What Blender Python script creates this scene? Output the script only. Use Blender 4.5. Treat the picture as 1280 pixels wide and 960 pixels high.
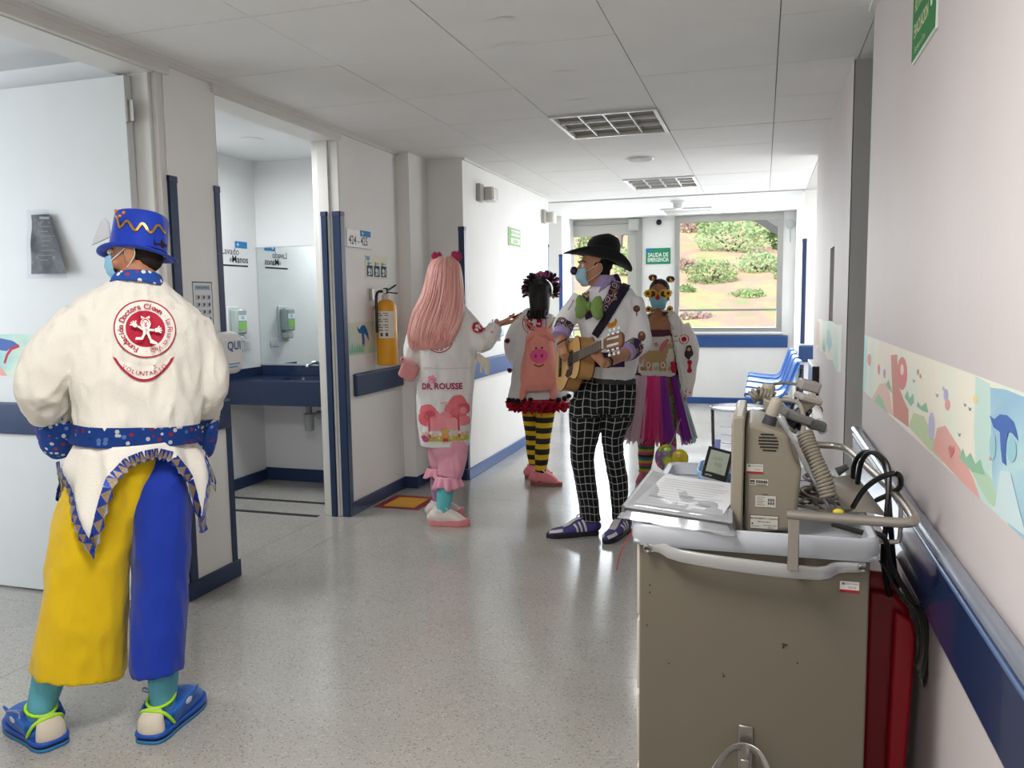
import bpy, bmesh, math, random
from mathutils import Vector, Matrix, Quaternion, noise
from mathutils.bvhtree import BVHTree
for _o in list(bpy.data.objects): bpy.data.objects.remove(_o)
random.seed(7)
SC = bpy.context.scene
COL = SC.collection
PI = math.pi
V = Vector
# ---------------------------------------------------------------- camera
F, YAW, PIT, ROL, EYE = 1004.4, .302601, .102476, -.0137573, 1.40
_cy, _sy, _cp, _sp = math.cos(YAW), math.sin(YAW), math.cos(PIT), math.sin(PIT)
FWD = V((-_sy*_cp, _cy*_cp, -_sp)); _r = V((_cy, _sy, 0)); _u = _r.cross(FWD)
RGT = _r*math.cos(ROL) + _u*math.sin(ROL); UPV = -_r*math.sin(ROL) + _u*math.cos(ROL)
cam = bpy.data.objects.new('camera', bpy.data.cameras.new('camera')); COL.objects.link(cam)
cam.data.sensor_width = 36; cam.data.lens = F/1280*36; cam.data.clip_start = .05; cam.data.clip_end = 300
_m = Matrix((RGT, UPV, -FWD)).transposed().to_4x4(); _m.translation = (0, 0, EYE); cam.matrix_world = _m
SC.camera = cam
# measured points of the photograph as places on the planes of the room
def _ray(x, y): return RGT*(x-640) - UPV*(y-480) + FWD*F
def onX(x, y, X): d = _ray(x, y); return V((0, 0, EYE)) + d*(X/d.x)
def onY(x, y, Y): d = _ray(x, y); return V((0, 0, EYE)) + d*(Y/d.y)
def onZ(x, y, Z): d = _ray(x, y); return V((0, 0, EYE)) + d*((Z-EYE)/d.z)
# ---------------------------------------------------------------- light
SC.view_settings.view_transform = 'Standard'; SC.view_settings.look = 'None'
SC.view_settings.gamma = 1; SC.view_settings.exposure = 1.0; SC.view_settings.use_curve_mapping = False
wd = bpy.data.worlds.new('sky'); SC.world = wd; wd.use_nodes = True
nt = wd.node_tree; nt.nodes.clear()
_o = nt.nodes.new('ShaderNodeOutputWorld'); _b = nt.nodes.new('ShaderNodeBackground'); _s = nt.nodes.new('ShaderNodeTexSky')
_s.sky_type = 'NISHITA'; _s.sun_disc = False; _s.sun_elevation = math.radians(50); _s.sun_rotation = math.radians(200)
_s.dust_density = 3; _s.air_density = 1
_b.inputs['Strength'].default_value = .21
nt.links.new(_s.outputs[0], _b.inputs[0]); nt.links.new(_b.outputs[0], _o.inputs[0])
sun = bpy.data.objects.new('sun', bpy.data.lights.new('sun', 'SUN')); COL.objects.link(sun)
sun.data.energy = 1.1; sun.data.angle = .03; sun.data.color = (1, .95, .86)
sun.rotation_euler = V((.35, .75, -.85)).to_track_quat('-Z', 'Y').to_euler()
def area(name, loc, sx, sy, power, col=(1, 1, 1), look=(0, 0, -1)):
    l = bpy.data.lights.new(name, 'AREA'); l.shape = 'RECTANGLE'; l.size = sx; l.size_y = sy; l.energy = power; l.color = col
    o = bpy.data.objects.new(name, l); COL.objects.link(o); o.location = loc
    o.rotation_euler = V(look).to_track_quat('-Z', 'Y').to_euler(); return o
# daylight that comes in through the glazing at the corridor's end (just inside the panes)
area('daylight_window', (-.43, 10.9, 1.72), 1.3, 1.5, 27, (.93, .97, 1), (0, -1, -.15))
area('daylight_door', (-2.15, 10.9, 1.4), .9, 2.0, 15, (.93, .97, 1), (.15, -1, -.1))
# area lights: added fill behind the camera, middle corridor lamp, washroom, side room, branch
area('fill_lamp_corridor', (-.92, 1.0, 2.42), 0.6, .6, 23, (1, .985, .965))  # fill light added above the camera, out of view
area('fill_lamp_corridor', (-.92, -1.6, 2.42), 0.6, .6, 22, (1, .985, .965))  # fill light added behind the camera, out of view
area('fill_lamp_corridor', (-.92, 7.775, 2.42), .6, .6, 11, (.97, .985, 1))
area('lamp_washroom', (-3.3, 4.35, 2.42), 0.5, .5, 12, (.95, .98, 1))
area('daylight_side_room', (-5.4, 1.4, 1.6), 1.6, 1.5, 32, (.9, .95, 1), (1, .3, -.05))
area('daylight_branch', (2.3, 7.8, 1.5), 1.6, 1.6, 30, (.95, .98, 1), (-1, 0, -.1))
# ---------------------------------------------------------------- materials
def lin(c):
    c = c/255; return c/12.92 if c <= .04045 else ((c+.055)/1.055)**2.4
def rgb(h):
    h = h.lstrip('#'); return tuple(lin(int(h[i:i+2], 16)) for i in (0, 2, 4)) + (1,)
_mc = {}
def mat(col, rough=.6, metal=0, spec=.4, var=0, vscale=8, bump=0, bscale=60, stretch=(1, 1, 1), trans=0, ior=1.45, emit=None, estr=1, sheen=0, coat=0, alpha=1):
    """plain procedural material: base colour with a soft noise variation and a fine noise relief"""
    key = (col, rough, metal, spec, var, vscale, bump, bscale, stretch, trans, ior, emit, estr, sheen, coat, alpha)
    if key in _mc: return _mc[key]
    m = bpy.data.materials.new('paint'); m.use_nodes = True; n = m.node_tree.nodes; L = m.node_tree.links
    b = n['Principled BSDF']; b.inputs['Base Color'].default_value = rgb(col)
    b.inputs['Roughness'].default_value = rough; b.inputs['Metallic'].default_value = metal; b.inputs['Specular IOR Level'].default_value = spec
    b.inputs['Transmission Weight'].default_value = trans; b.inputs['IOR'].default_value = ior; b.inputs['Sheen Weight'].default_value = sheen
    b.inputs['Coat Weight'].default_value = coat; b.inputs['Alpha'].default_value = alpha
    if emit: b.inputs['Emission Color'].default_value = rgb(emit); b.inputs['Emission Strength'].default_value = estr
    if var or bump:
        tc = n.new('ShaderNodeTexCoord'); mp = n.new('ShaderNodeMapping'); mp.inputs['Scale'].default_value = stretch
        L.new(tc.outputs['Object'], mp.inputs['Vector'])
    if var:
        t = n.new('ShaderNodeTexNoise'); t.inputs['Scale'].default_value = vscale; t.inputs['Detail'].default_value = 4; L.new(mp.outputs[0], t.inputs['Vector'])
        r = n.new('ShaderNodeMapRange'); r.inputs[1].default_value = .3; r.inputs[2].default_value = .7; r.inputs[3].default_value = 1-var; r.inputs[4].default_value = 1+var*.4
        L.new(t.outputs['Fac'], r.inputs[0])
        x = n.new('ShaderNodeVectorMath'); x.operation = 'SCALE'; x.inputs[0].default_value = rgb(col)[:3]; L.new(r.outputs[0], x.inputs['Scale'])
        L.new(x.outputs[0], b.inputs['Base Color'])
    if bump:
        t = n.new('ShaderNodeTexNoise'); t.inputs['Scale'].default_value = bscale; t.inputs['Detail'].default_value = 3; L.new(mp.outputs[0], t.inputs['Vector'])
        u = n.new('ShaderNodeBump'); u.inputs['Strength'].default_value = bump; u.inputs['Distance'].default_value = .01; L.new(t.outputs['Fac'], u.inputs['Height']); L.new(u.outputs[0], b.inputs['Normal'])
    _mc[key] = m; return m
def node_mat(rough=.6, spec=.4):
    m = bpy.data.materials.new('pattern'); m.use_nodes = True; n = m.node_tree.nodes; L = m.node_tree.links
    b = n['Principled BSDF']; b.inputs['Roughness'].default_value = rough; b.inputs['Specular IOR Level'].default_value = spec
    return m, n, L, b
def ramp(n, stops, mode='LINEAR'):
    r = n.new('ShaderNodeValToRGB'); r.color_ramp.interpolation = mode; e = r.color_ramp.elements
    while len(e) < len(stops): e.new(.5)
    for i, (p, c) in enumerate(stops): e[i].position = p; e[i].color = rgb(c)
    return r
def clear_mat(tint='#ffffff', gloss=.12, rough=.02, haze=0.0):
    """thin clear sheet: lets light straight through, with a reflection and a little milky haze"""
    m = bpy.data.materials.new('clear'); m.use_nodes = True; n = m.node_tree.nodes; L = m.node_tree.links; n.clear()
    o = n.new('ShaderNodeOutputMaterial'); t = n.new('ShaderNodeBsdfTransparent'); t.inputs[0].default_value = rgb(tint)
    g = n.new('ShaderNodeBsdfGlossy'); g.inputs['Roughness'].default_value = rough
    d = n.new('ShaderNodeBsdfDiffuse'); d.inputs[0].default_value = (.9, .92, .95, 1)
    f = n.new('ShaderNodeLayerWeight'); f.inputs[0].default_value = gloss
    a = n.new('ShaderNodeMixShader'); a.inputs[0].default_value = haze; L.new(t.outputs[0], a.inputs[1]); L.new(d.outputs[0], a.inputs[2])
    x = n.new('ShaderNodeMixShader'); L.new(f.outputs['Fresnel'], x.inputs[0]); L.new(a.outputs[0], x.inputs[1]); L.new(g.outputs[0], x.inputs[2]); L.new(x.outputs[0], o.inputs[0])
    return m
# ---------------------------------------------------------------- mesh tools
def frame_of(t, side):
    t = t.normalized(); s = side - t*side.dot(t)
    if s.length < 1e-4: s = V((0, 1, 0)) - t*t.y
    if s.length < 1e-4: s = V((1, 0, 0)) - t*t.x
    s.normalize(); return t, s, t.cross(s)
def catmull(P, steps):
    """resample a list of equal-length tuples"""
    out = []
    for i in range(len(P)-1):
        p0, p1, p2, p3 = P[max(i-1, 0)], P[i], P[i+1], P[min(i+2, len(P)-1)]
        for k in range(steps):
            t = k/steps
            out.append(tuple(.5*((2*b)+(-a+c)*t+(2*a-5*b+4*c-d)*t*t+(-a+3*b-3*c+d)*t**3) for a, b, c, d in zip(p0, p1, p2, p3)))
    out.append(tuple(P[-1])); return out
DS = [V((1, 0, 0))]   # sideways direction of the figure being built
class MB:
    def __init__(s): s.v = []; s.f = []; s.mi = []; s.cur = 0
    def add(s, vs, fs):
        o = len(s.v); s.v += [V(v) for v in vs]; s.f += [tuple(i+o for i in f) for f in fs]; s.mi += [s.cur]*len(fs); return s
    def box(s, x0, x1, y0, y1, z0, z1):
        x0, x1 = min(x0, x1), max(x0, x1); y0, y1 = min(y0, y1), max(y0, y1); z0, z1 = min(z0, z1), max(z0, z1)
        return s.add([(x, y, z) for z in (z0, z1) for x, y in ((x0, y0), (x1, y0), (x1, y1), (x0, y1))],
                     [(3, 2, 1, 0), (4, 5, 6, 7), (0, 1, 5, 4), (1, 2, 6, 5), (2, 3, 7, 6), (3, 0, 4, 7)])
    def obox(s, c, ax, h):
        """box at c with axes ax (three vectors) and half sizes h"""
        c = V(c); a = [V(x).normalized()*k for x, k in zip(ax, h)]
        return s.add([c+a[0]*i+a[1]*j+a[2]*k for k in (-1, 1) for i, j in ((-1, -1), (1, -1), (1, 1), (-1, 1))],
                     [(3, 2, 1, 0), (4, 5, 6, 7), (0, 1, 5, 4), (1, 2, 6, 5), (2, 3, 7, 6), (3, 0, 4, 7)])
    def tube(s, path, rad, n=12, side=None, steps=3, cap=True, rnd=False, sup=2.0, closed=False):
        """swept ellipse; rad = number or list of numbers / (a, b) with a along `side`; sup > 2 squares the section"""
        path = [V(p) for p in path]
        if not isinstance(rad, (list, tuple)): rad = [rad]*len(path)
        if isinstance(rad, tuple): rad = [rad]*len(path)
        rr = [(r, r) if not isinstance(r, tuple) else r for r in rad]
        P = catmull([tuple(p)+r for p, r in zip(path, rr)], steps) if len(path) > 2 and steps > 1 else [tuple(p)+r for p, r in zip(path, rr)]
        pts = [V(p[:3]) for p in P]; rads = [(max(p[3], 1e-4), max(p[4], 1e-4)) for p in P]
        ts = [(pts[min(i+1, len(pts)-1)]-pts[max(i-1, 0)]) for i in range(len(pts))]
        if rnd:
            for e in (0, -1):
                d = ts[e].normalized()*(-1 if e == 0 else 1); a, b = rads[e]; m = min(a, b); c = pts[e]; t0 = ts[e]
                ex = [(c+d*m*math.sin(q), (a*math.cos(q), b*math.cos(q))) for q in (PI*.17, PI*.33, PI*.46)]
                if e == 0:
                    for q, r in ex: pts.insert(0, q); rads.insert(0, r); ts.insert(0, t0)
                else:
                    for q, r in ex: pts.append(q); rads.append(r); ts.append(t0)
        side = V(side) if side is not None else DS[0].copy(); vs = []; fs = []; prev = None
        for p, t, (a, b) in zip(pts, ts, rads):
            t, sd, w = frame_of(t, prev if prev is not None and side.length == 0 else side)
            prev = sd
            for k in range(n):
                q = 2*PI*k/n; c, d = math.cos(q), math.sin(q)
                if sup != 2: c = math.copysign(abs(c)**(2/sup), c); d = math.copysign(abs(d)**(2/sup), d)
                vs.append(p+sd*(a*c)+w*(b*d))
        m = len(pts)
        for i in range(m-1):
            for k in range(n): fs.append((i*n+k, i*n+(k+1) % n, (i+1)*n+(k+1) % n, (i+1)*n+k))
        if closed:
            for k in range(n): fs.append(((m-1)*n+k, (m-1)*n+(k+1) % n, (k+1) % n, k))
        elif cap:
            fs.append(tuple(reversed(range(n)))); fs.append(tuple((m-1)*n+k for k in range(n)))
        return s.add(vs, fs)
    def lathe(s, prof, c=(0, 0, 0), ax=(0, 0, 1), n=24, ref=(1, 0, 0)):
        t, a, b = frame_of(V(ax), V(ref)); c = V(c); vs = []; fs = []
        for r, h in prof:
            for k in range(n): q = 2*PI*k/n; vs.append(c+t*h+a*(max(r, 1e-5)*math.cos(q))+b*(max(r, 1e-5)*math.sin(q)))
        for i in range(len(prof)-1):
            for k in range(n): fs.append((i*n+k, i*n+(k+1) % n, (i+1)*n+(k+1) % n, (i+1)*n+k))
        fs.append(tuple(reversed(range(n)))); fs.append(tuple((len(prof)-1)*n+k for k in range(n)))
        return s.add(vs, fs)
    def ball(s, c, r, ax=None, n=14, m=9):
        c = V(c); r = (r, r, r) if not isinstance(r, (tuple, list)) else r
        A = [V(a).normalized() for a in ax] if ax else [V((1, 0, 0)), V((0, 1, 0)), V((0, 0, 1))]
        vs = []; fs = []
        for i in range(m):
            p = PI*(i+.5)/m-PI/2
            for k in range(n):
                q = 2*PI*k/n; vs.append(c+A[0]*(r[0]*math.cos(p)*math.cos(q))+A[1]*(r[1]*math.cos(p)*math.sin(q))+A[2]*(r[2]*math.sin(p)))
        for i in range(m-1):
            for k in range(n): fs.append((i*n+k, i*n+(k+1) % n, (i+1)*n+(k+1) % n, (i+1)*n+k))
        fs.append(tuple(reversed(range(n)))); fs.append(tuple((m-1)*n+k for k in range(n)))
        return s.add(vs, fs)
    def prism(s, poly, o, u, v, d):
        """polygon in the plane (o, u, v) pushed along u x v by d"""
        o, u, v = V(o), V(u), V(v); w = u.cross(v).normalized(); k = len(poly)
        a = [o+u*x+v*y for x, y in poly]; b = [p+w*d for p in a]
        fs = [tuple(reversed(range(k))), tuple(range(k, 2*k))]+[(i, (i+1) % k, k+(i+1) % k, k+i) for i in range(k)]
        if d < 0: fs = [tuple(reversed(f)) for f in fs]
        return s.add(a+b, fs)
    def mesh(s, name='m'):
        me = bpy.data.meshes.new(name); me.from_pydata([tuple(v) for v in s.v], [], s.f)
        if any(s.mi):
            for p, i in zip(me.polygons, s.mi): p.material_index = i
        me.validate(); me.update(); return me
def smooth(me, ang=40):
    me.shade_smooth()
    if ang < 180: me.set_sharp_from_angle(angle=math.radians(ang))
    return me
def obj(name, me, m=None, parent=None, bevel=0, seg=2, ang=40, kind=None, label=None, solid=0):
    if isinstance(me, MB): me = me.mesh(name)
    if ang: smooth(me, ang)
    o = bpy.data.objects.new(name, me); COL.objects.link(o)
    if m:
        for x in (m if isinstance(m, (list, tuple)) else [m]): me.materials.append(x)
    if parent is not None:
        o.parent = parent
        o.matrix_parent_inverse = Matrix.Translation(-root_loc(parent))
    if solid: d = o.modifiers.new('thick', 'SOLIDIFY'); d.thickness = solid; d.offset = 0
    if bevel: b = o.modifiers.new('bevel', 'BEVEL'); b.width = bevel; b.segments = seg; b.limit_method = 'ANGLE'; b.angle_limit = .6
    if kind: o['kind'] = kind
    if label: o['label'] = label
    return o
def root_loc(o):
    """only the Empty at the top is moved; meshes below it hold world coordinates"""
    return V(o.location) if o.parent is None else V((0, 0, 0))
def thing(name, label, cat, loc=(0, 0, 0), group=None):
    o = bpy.data.objects.new(name, None); COL.objects.link(o); o.location = loc; o.empty_display_size = .1
    o['label'] = label; o['category'] = cat
    if group: o['group'] = group
    return o
def tag(o, label, cat, group=None):
    o['label'] = label; o['category'] = cat
    if group: o['group'] = group
    return o
def copy_tree(o, shift, label, parent=None):
    c = o.copy(); COL.objects.link(c)
    if parent is None: c.location = V(o.location)+V(shift); c['label'] = label
    else: c.parent = parent
    for ch in o.children: copy_tree(ch, shift, label, c)
    return c
def struct(name, me, m, parent=None, **k): return obj(name, me, m, parent, kind='structure', **k)
def text_mesh(s, size, cx=.5, bold=0.0):
    cu = bpy.data.curves.new('t', 'FONT'); cu.body = s; cu.size = size; cu.align_x = 'CENTER'; cu.align_y = 'CENTER'; cu.offset = bold*size; cu.resolution_u = 2
    o = bpy.data.objects.new('t', cu); COL.objects.link(o); dg = bpy.context.evaluated_depsgraph_get(); me = bpy.data.meshes.new_from_object(o.evaluated_get(dg))
    vs = [(v.co.x, v.co.y) for v in me.vertices]; fs = [tuple(p.vertices) for p in me.polygons]
    bpy.data.objects.remove(o); bpy.data.curves.remove(cu); bpy.data.meshes.remove(me); return vs, fs
_glyph = {}
def glyph(s, bold):
    k = (s, bold)
    if k not in _glyph: _glyph[k] = text_mesh(s, 1.0, bold=bold)
    return _glyph[k]
class Print:
    """flat print or embroidery: layered flat shapes, at its real place; may be laid over a curved cloth"""
    def __init__(s, o, u, v): s.o = V(o); s.u = V(u).normalized(); s.v = V(v).normalized(); s.n = s.u.cross(s.v).normalized(); s.it = []
    def poly(s, pts, c): s.it.append((list(pts), [tuple(range(len(pts)))], c)); return s
    def rect(s, x, y, w, h, c): return s.poly([(x, y), (x+w, y), (x+w, y+h), (x, y+h)], c)
    def disc(s, x, y, r, c, ry=None, n=20, a0=0, a1=2*PI):
        ry = ry or r; return s.poly([(x+r*math.cos(a0+(a1-a0)*k/n), y+ry*math.sin(a0+(a1-a0)*k/n)) for k in range(n if a1-a0 > 6.2 else n+1)], c)
    def ring(s, x, y, r0, r1, c, n=32, ry=1):
        vs = []; fs = []
        for k in range(n): q = 2*PI*k/n; vs += [(x+r0*math.cos(q), y+ry*r0*math.sin(q)), (x+r1*math.cos(q), y+ry*r1*math.sin(q))]
        for k in range(n): j = (k+1) % n; fs.append((2*k, 2*k+1, 2*j+1, 2*j))
        s.it.append((vs, fs, c)); return s
    def line(s, pts, w, c):
        for (a, b), (p, q) in zip(pts[:-1], pts[1:]):
            d = math.hypot(p-a, q-b) or 1; nx, ny = -(q-b)/d*w/2, (p-a)/d*w/2
            s.poly([(a-nx, b-ny), (p-nx, q-ny), (p+nx, q+ny), (a+nx, b+ny)], c)
        return s
    def text(s, t, x, y, size, c, bold=.0, rot=0, sx=1, align=0, flip=False):
        vs, fs = glyph(t, bold); mx = 0
        if align and vs: mx = -min(v[0] for v in vs) if align < 0 else -max(v[0] for v in vs)
        cr, sr = math.cos(rot), math.sin(rot); out = []
        for a, b in vs: a = (a+mx)*size*sx; b *= size; out.append((x+a*cr-b*sr, y+a*sr+b*cr))
        s.it.append((out, fs, c)); return s
    def arc_text(s, t, x, y, r, size, c, mid, span, inward=False, bold=.02):
        n = len(t)
        for i, ch in enumerate(t):
            if ch == ' ': continue
            k = (i+.5)/n-.5; q = mid-k*span if not inward else mid+k*span
            s.text(ch, x+r*math.cos(q), y+r*math.sin(q), size, c, bold, q-PI/2 if not inward else q+PI/2)
        return s
    def build(s, name, parent=None, bvh=None, off=.0006, maxlen=0, rough=.6, reach=.35, step=.00025, thick=None, lab=None):
        bm = bmesh.new(); cols = []; step = step if bvh else min(step, .0010/max(len(s.it), 1))
        for i, (vs, fs, c) in enumerate(s.it):
            if c not in cols: cols.append(c)
            mi = cols.index(c); h = off+step*i
            bv = [bm.verts.new(s.o+s.u*a+s.v*b+s.n*h) for a, b in vs]
            for f in fs:
                try: q = bm.faces.new([bv[k] for k in f]); q.material_index = mi
                except ValueError: pass
        if maxlen:
            bmesh.ops.triangulate(bm, faces=[f for f in bm.faces if len(f.verts) > 4])
            for _ in range(6):
                ed = [e for e in bm.edges if e.calc_length() > maxlen]
                if not ed: break
                bmesh.ops.subdivide_edges(bm, edges=ed, cuts=1); bmesh.ops.triangulate(bm, faces=[f for f in bm.faces if len(f.verts) > 4])
        bm.normal_update()
        if bvh:
            for v in bm.verts:
                h = (v.co-s.o).dot(s.n); base = v.co-s.n*h
                hit = bvh.ray_cast(base+s.n*reach, -s.n, reach*2)
                if hit[0] is not None: v.co = hit[0]+s.n*h
                else:
                    hit = bvh.find_nearest(base)
                    if hit[0] is not None: v.co = hit[0]+hit[1]*h
        me = bpy.data.meshes.new(name); bm.to_mesh(me); bm.free()
        return obj(name, me, [c if isinstance(c, bpy.types.Material) else mat(c, rough, spec=.25) for c in cols], parent, ang=0, label=lab)
def bvh_of(o):
    dg = bpy.context.evaluated_depsgraph_get(); e = o.evaluated_get(dg); me = e.to_mesh()
    vs = [v.co.copy() for v in me.vertices]; fs = [tuple(p.vertices) for p in me.polygons]
    e.to_mesh_clear(); return BVHTree.FromPolygons(vs, fs)
# ================================================================ the building
XL, XL2, XR, ZC = -2.583, -2.20, .385, 2.49
wallm = mat('#efeeeb', .62, var=.04, vscale=2.5, bump=.06, bscale=25)
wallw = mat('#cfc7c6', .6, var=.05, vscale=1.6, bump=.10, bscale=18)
roomw = mat('#e0e1e1', .55, var=.02, vscale=3)
whitep = mat('#dddbd6', .42, var=.03, vscale=6)
bluem = mat('#2b3d5e', .35, var=.10, vscale=9)
bluef = mat('#33558f', .35, var=.05, vscale=5)
graym = mat('#a9a8a6', .6, var=.03)
ceilm = mat('#e9e8e5', .75, var=.03, vscale=3)
steel = mat('#b5b3ae', .28, .9)
chrome = mat('#d6d6d6', .12, 1)
blackp = mat('#17181b', .4)
whitepl = mat('#dedede', .35)
alu = mat('#a3a39f', .35, .6)
# terrazzo
def terrazzo():
    m, n, L, b = node_mat(.16, .5)
    tc = n.new('ShaderNodeTexCoord')
    v = n.new('ShaderNodeTexVoronoi'); v.inputs['Scale'].default_value = 150; L.new(tc.outputs['Object'], v.inputs['Vector'])
    sp = n.new('ShaderNodeSeparateColor'); L.new(v.outputs['Color'], sp.inputs[0])
    r = ramp(n, [(0, '#6b6761'), (.10, '#837f79'), (.19, '#9b9791'), (.55, '#a6a39d'), (.9, '#b0ada7'), (1, '#c3c1bb')]); L.new(sp.outputs[0], r.inputs[0])
    d = n.new('ShaderNodeMapRange'); d.inputs[1].default_value = .25; d.inputs[2].default_value = .6; L.new(v.outputs['Distance'], d.inputs[0])
    mx = n.new('ShaderNodeMix'); mx.data_type = 'RGBA'; L.new(d.outputs[0], mx.inputs['Factor']); L.new(r.outputs[0], mx.inputs['A']); mx.inputs['B'].default_value = rgb('#a5a29c')
    t = n.new('ShaderNodeTexNoise'); t.inputs['Scale'].default_value = 1.7; t.inputs['Detail'].default_value = 5; L.new(tc.outputs['Object'], t.inputs['Vector'])
    q = n.new('ShaderNodeMapRange'); q.inputs[1].default_value = .3; q.inputs[2].default_value = .7; q.inputs[3].default_value = .92; q.inputs[4].default_value = 1.04; L.new(t.outputs['Fac'], q.inputs[0])
    s = n.new('ShaderNodeVectorMath'); s.operation = 'SCALE'; L.new(mx.outputs['Result'], s.inputs[0]); L.new(q.outputs[0], s.inputs['Scale']); L.new(s.outputs[0], b.inputs['Base Color'])
    w = n.new('ShaderNodeMapRange'); w.inputs[1].default_value = .3; w.inputs[2].default_value = .7; w.inputs[3].default_value = .13; w.inputs[4].default_value = .22; L.new(t.outputs['Fac'], w.inputs[0]); L.new(w.outputs[0], b.inputs['Roughness'])
    return m
terr = terrazzo()
# floor: poured slabs with thin joints
fl = struct('floor', MB().box(-7, 3, -3.2, 11.3, -.12, -.004), mat('#85817b', .6))
xs = [-7, -4.9, -2.745, -2.46, 3]; ys = [-3.2, -1.9, .45, 2.86, 5.30, 7.75, 10.2, 11.3]
for i in range(len(xs)-1):
    for j in range(len(ys)-1):
        g = .001
        obj('floor_slab', MB().box(xs[i]+g, xs[i+1]-g, ys[j]+g, ys[j+1]-g, -.01, 0), terr, fl, ang=0)
# ceiling: suspended tiles with recessed joints
cl = struct('ceiling', MB().box(-2.7, 3, -3.2, 11.3, ZC+.012, ZC+.10), mat('#8f8b86', .8))
tx = [-2.70, -2.52, -1.88, -1.24, -.60, .045, .40]; ty = [-3.2]+[3.42+.67*k for k in range(-9, 9)]
fixt = {(3, 5.43-.67): 'near', (3, 8.11-.67): 'mid'}
tm = {}
for j in range(len(ty)-1):
    for i in range(len(tx)-1):
        if i == 3 and any(abs(ty[j]-y) < .02 for y in (4.76, 7.44, 3.42-.67*4, 3.42-.67*8)): continue
        y1 = min(ty[j+1], 8.9)
        w, d = tx[i+1]-tx[i]-.004, y1-ty[j]-.005
        k = (round(w, 3), round(d, 3))
        if k not in tm:
            me = MB().box(-w/2, w/2, -d/2, d/2, 0, .012).mesh('ceiling_tile'); me.materials.append(ceilm); tm[k] = me
        o = bpy.data.objects.new('ceiling_tile', tm[k]); COL.objects.link(o); o.parent = cl
        o.location = ((tx[i]+tx[i+1])/2, (ty[j]+y1)/2, ZC+random.uniform(-.0012, .0006))
obj('ceiling_plaster', MB().box(-2.9, .5, 8.905, 11.3, ZC, ZC+.03), mat('#d6d6d3', .7), cl, ang=0)
obj('ceiling_plaster', MB().box(.402, 3, 6.7, 9.2, ZC, ZC+.03), mat('#c9c7c3', .7), cl, ang=0)
obj('ceiling_plaster', MB().box(.402, 1.0, 3.4, 4.2, ZC, ZC+.03), ceilm, cl, ang=0)
for x in (-2.50, XR-.02): obj('ceiling_edge_trim', MB().box(x if x > 0 else XL, x+.02 if x > 0 else XL+.02, -3.2, 3.44 if x > 0 else 5.5, ZC-.018, ZC), whitep, cl, ang=0)
obj('ceiling_edge_trim', MB().box(XL2, XL2+.02, 5.85, 8.43, ZC-.018, ZC), whitep, cl, ang=0)
# paint marks of the patched ceiling
for (x, y, a) in ((628, 24, .1), (703, 90, .15), (728, 125, .05), (640, 55, .2)):
    p = onZ(x, y, ZC-.0015)
    q = Print(p, (1, 0, 0), (0, -1, 0)); pts = [(.055*math.cos(t)*(1+.4*math.sin(3*t+x)), .018*math.sin(t)*(1+.5*math.sin(5*t+x))) for t in [2*PI*k/18 for k in range(18)]]
    q.poly(pts, '#e9e7e3'); q.build('paint_patch', cl)
# walls
def wall(side, x0, x1, y0, y1, z0=0, z1=ZC, m=wallm, **k): return struct('wall_'+side, MB().box(x0, x1, y0, y1, z0, z1+.02), m, **k)
XB = -2.745
wall('left', XL, XB, -3.2, 1.86); wall('left', XL, XB, 3.09, 3.44); wall('left', XL, XB, 4.65, 5.5)
wall('left', XL, XB, 1.86, 3.09, 2.46); wall('left', XL, XB, 3.44, 4.65, 2.455)
wall('left', -2.485, XB, 5.50, 5.88); wall('left', XL2, XB, 5.85, 8.43); wall('left', -2.78, -2.9, 8.43, 11.1)
wall('left', -2.51, -2.79, 10.3, 11.0)
wall('right', XR, XR+.14, -3.2, 3.44, m=wallw)
def _slotwall():
    ys_ = (4.15, 4.98, 5.27, 6.75); zs_ = (0, 1.25, 1.69, 2.51); m = MB()
    P_ = lambda x, i, j: (x, ys_[i], zs_[j])
    for i in range(3):
        for j in range(3):
            if (i, j) == (1, 1): continue
            m.add([P_(XR, i, j), P_(XR, i, j+1), P_(XR, i+1, j+1), P_(XR, i+1, j)], [(0, 1, 2, 3)])
    for (i, j, k, l) in ((1, 1, 1, 2), (1, 2, 2, 2), (2, 2, 2, 1), (2, 1, 1, 1)): m.add([P_(XR, i, j), P_(XR, k, l), P_(XR+.14, k, l), P_(XR+.14, i, j)], [(0, 1, 2, 3)])
    for y in (6.75,): m.add([(XR, y, 0), (XR, y, 2.51), (XR+.14, y, 2.51), (XR+.14, y, 0)], [(0, 1, 2, 3)])
    m.add([(XR+.14, 4.15, 0), (XR+.14, 6.75, 0), (XR+.14, 6.75, 1.25), (XR+.14, 4.15, 1.25)], [(0, 1, 2, 3)]); m.add([(XR+.13, 4.9, 1.2), (XR+.13, 5.35, 1.2), (XR+.13, 5.35, 1.75), (XR+.13, 4.9, 1.75)], [(0, 1, 2, 3)])
    return m
struct('wall_right', _slotwall(), wallw)
struct('trim_2', MB().box(XR+.06, XR+.07, 4.985, 5.265, 1.255, 1.685), mat('#4c4a48', .5))
wall('right', XR+.004, XR+.6, 4.15, 4.25, m=graym); wall('right', .95, 1.05, 3.3, 4.2, m=graym); wall('right', XR+.14, 1.0, 3.34, 3.44, m=graym)
wall('right', XR, .9, 8.9, 11.1); wall('right', .9, 2.6, 8.9, 9.0); wall('right', 2.5, 2.6, 6.65, 9.0); wall('right', XR+.14, 2.6, 6.65, 6.75)
wall('front', -2.75, .5, -3.3, -3.2)
# end wall with window and door
wall('back', -1.13, .9, 11.0, 11.14, 0, .942); wall('back', .232, .9, 11.0, 11.14, .962); wall('back', -1.57, -1.13, 11.0, 11.14); wall('back', -2.9, -2.72, 11.0, 11.14)
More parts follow.
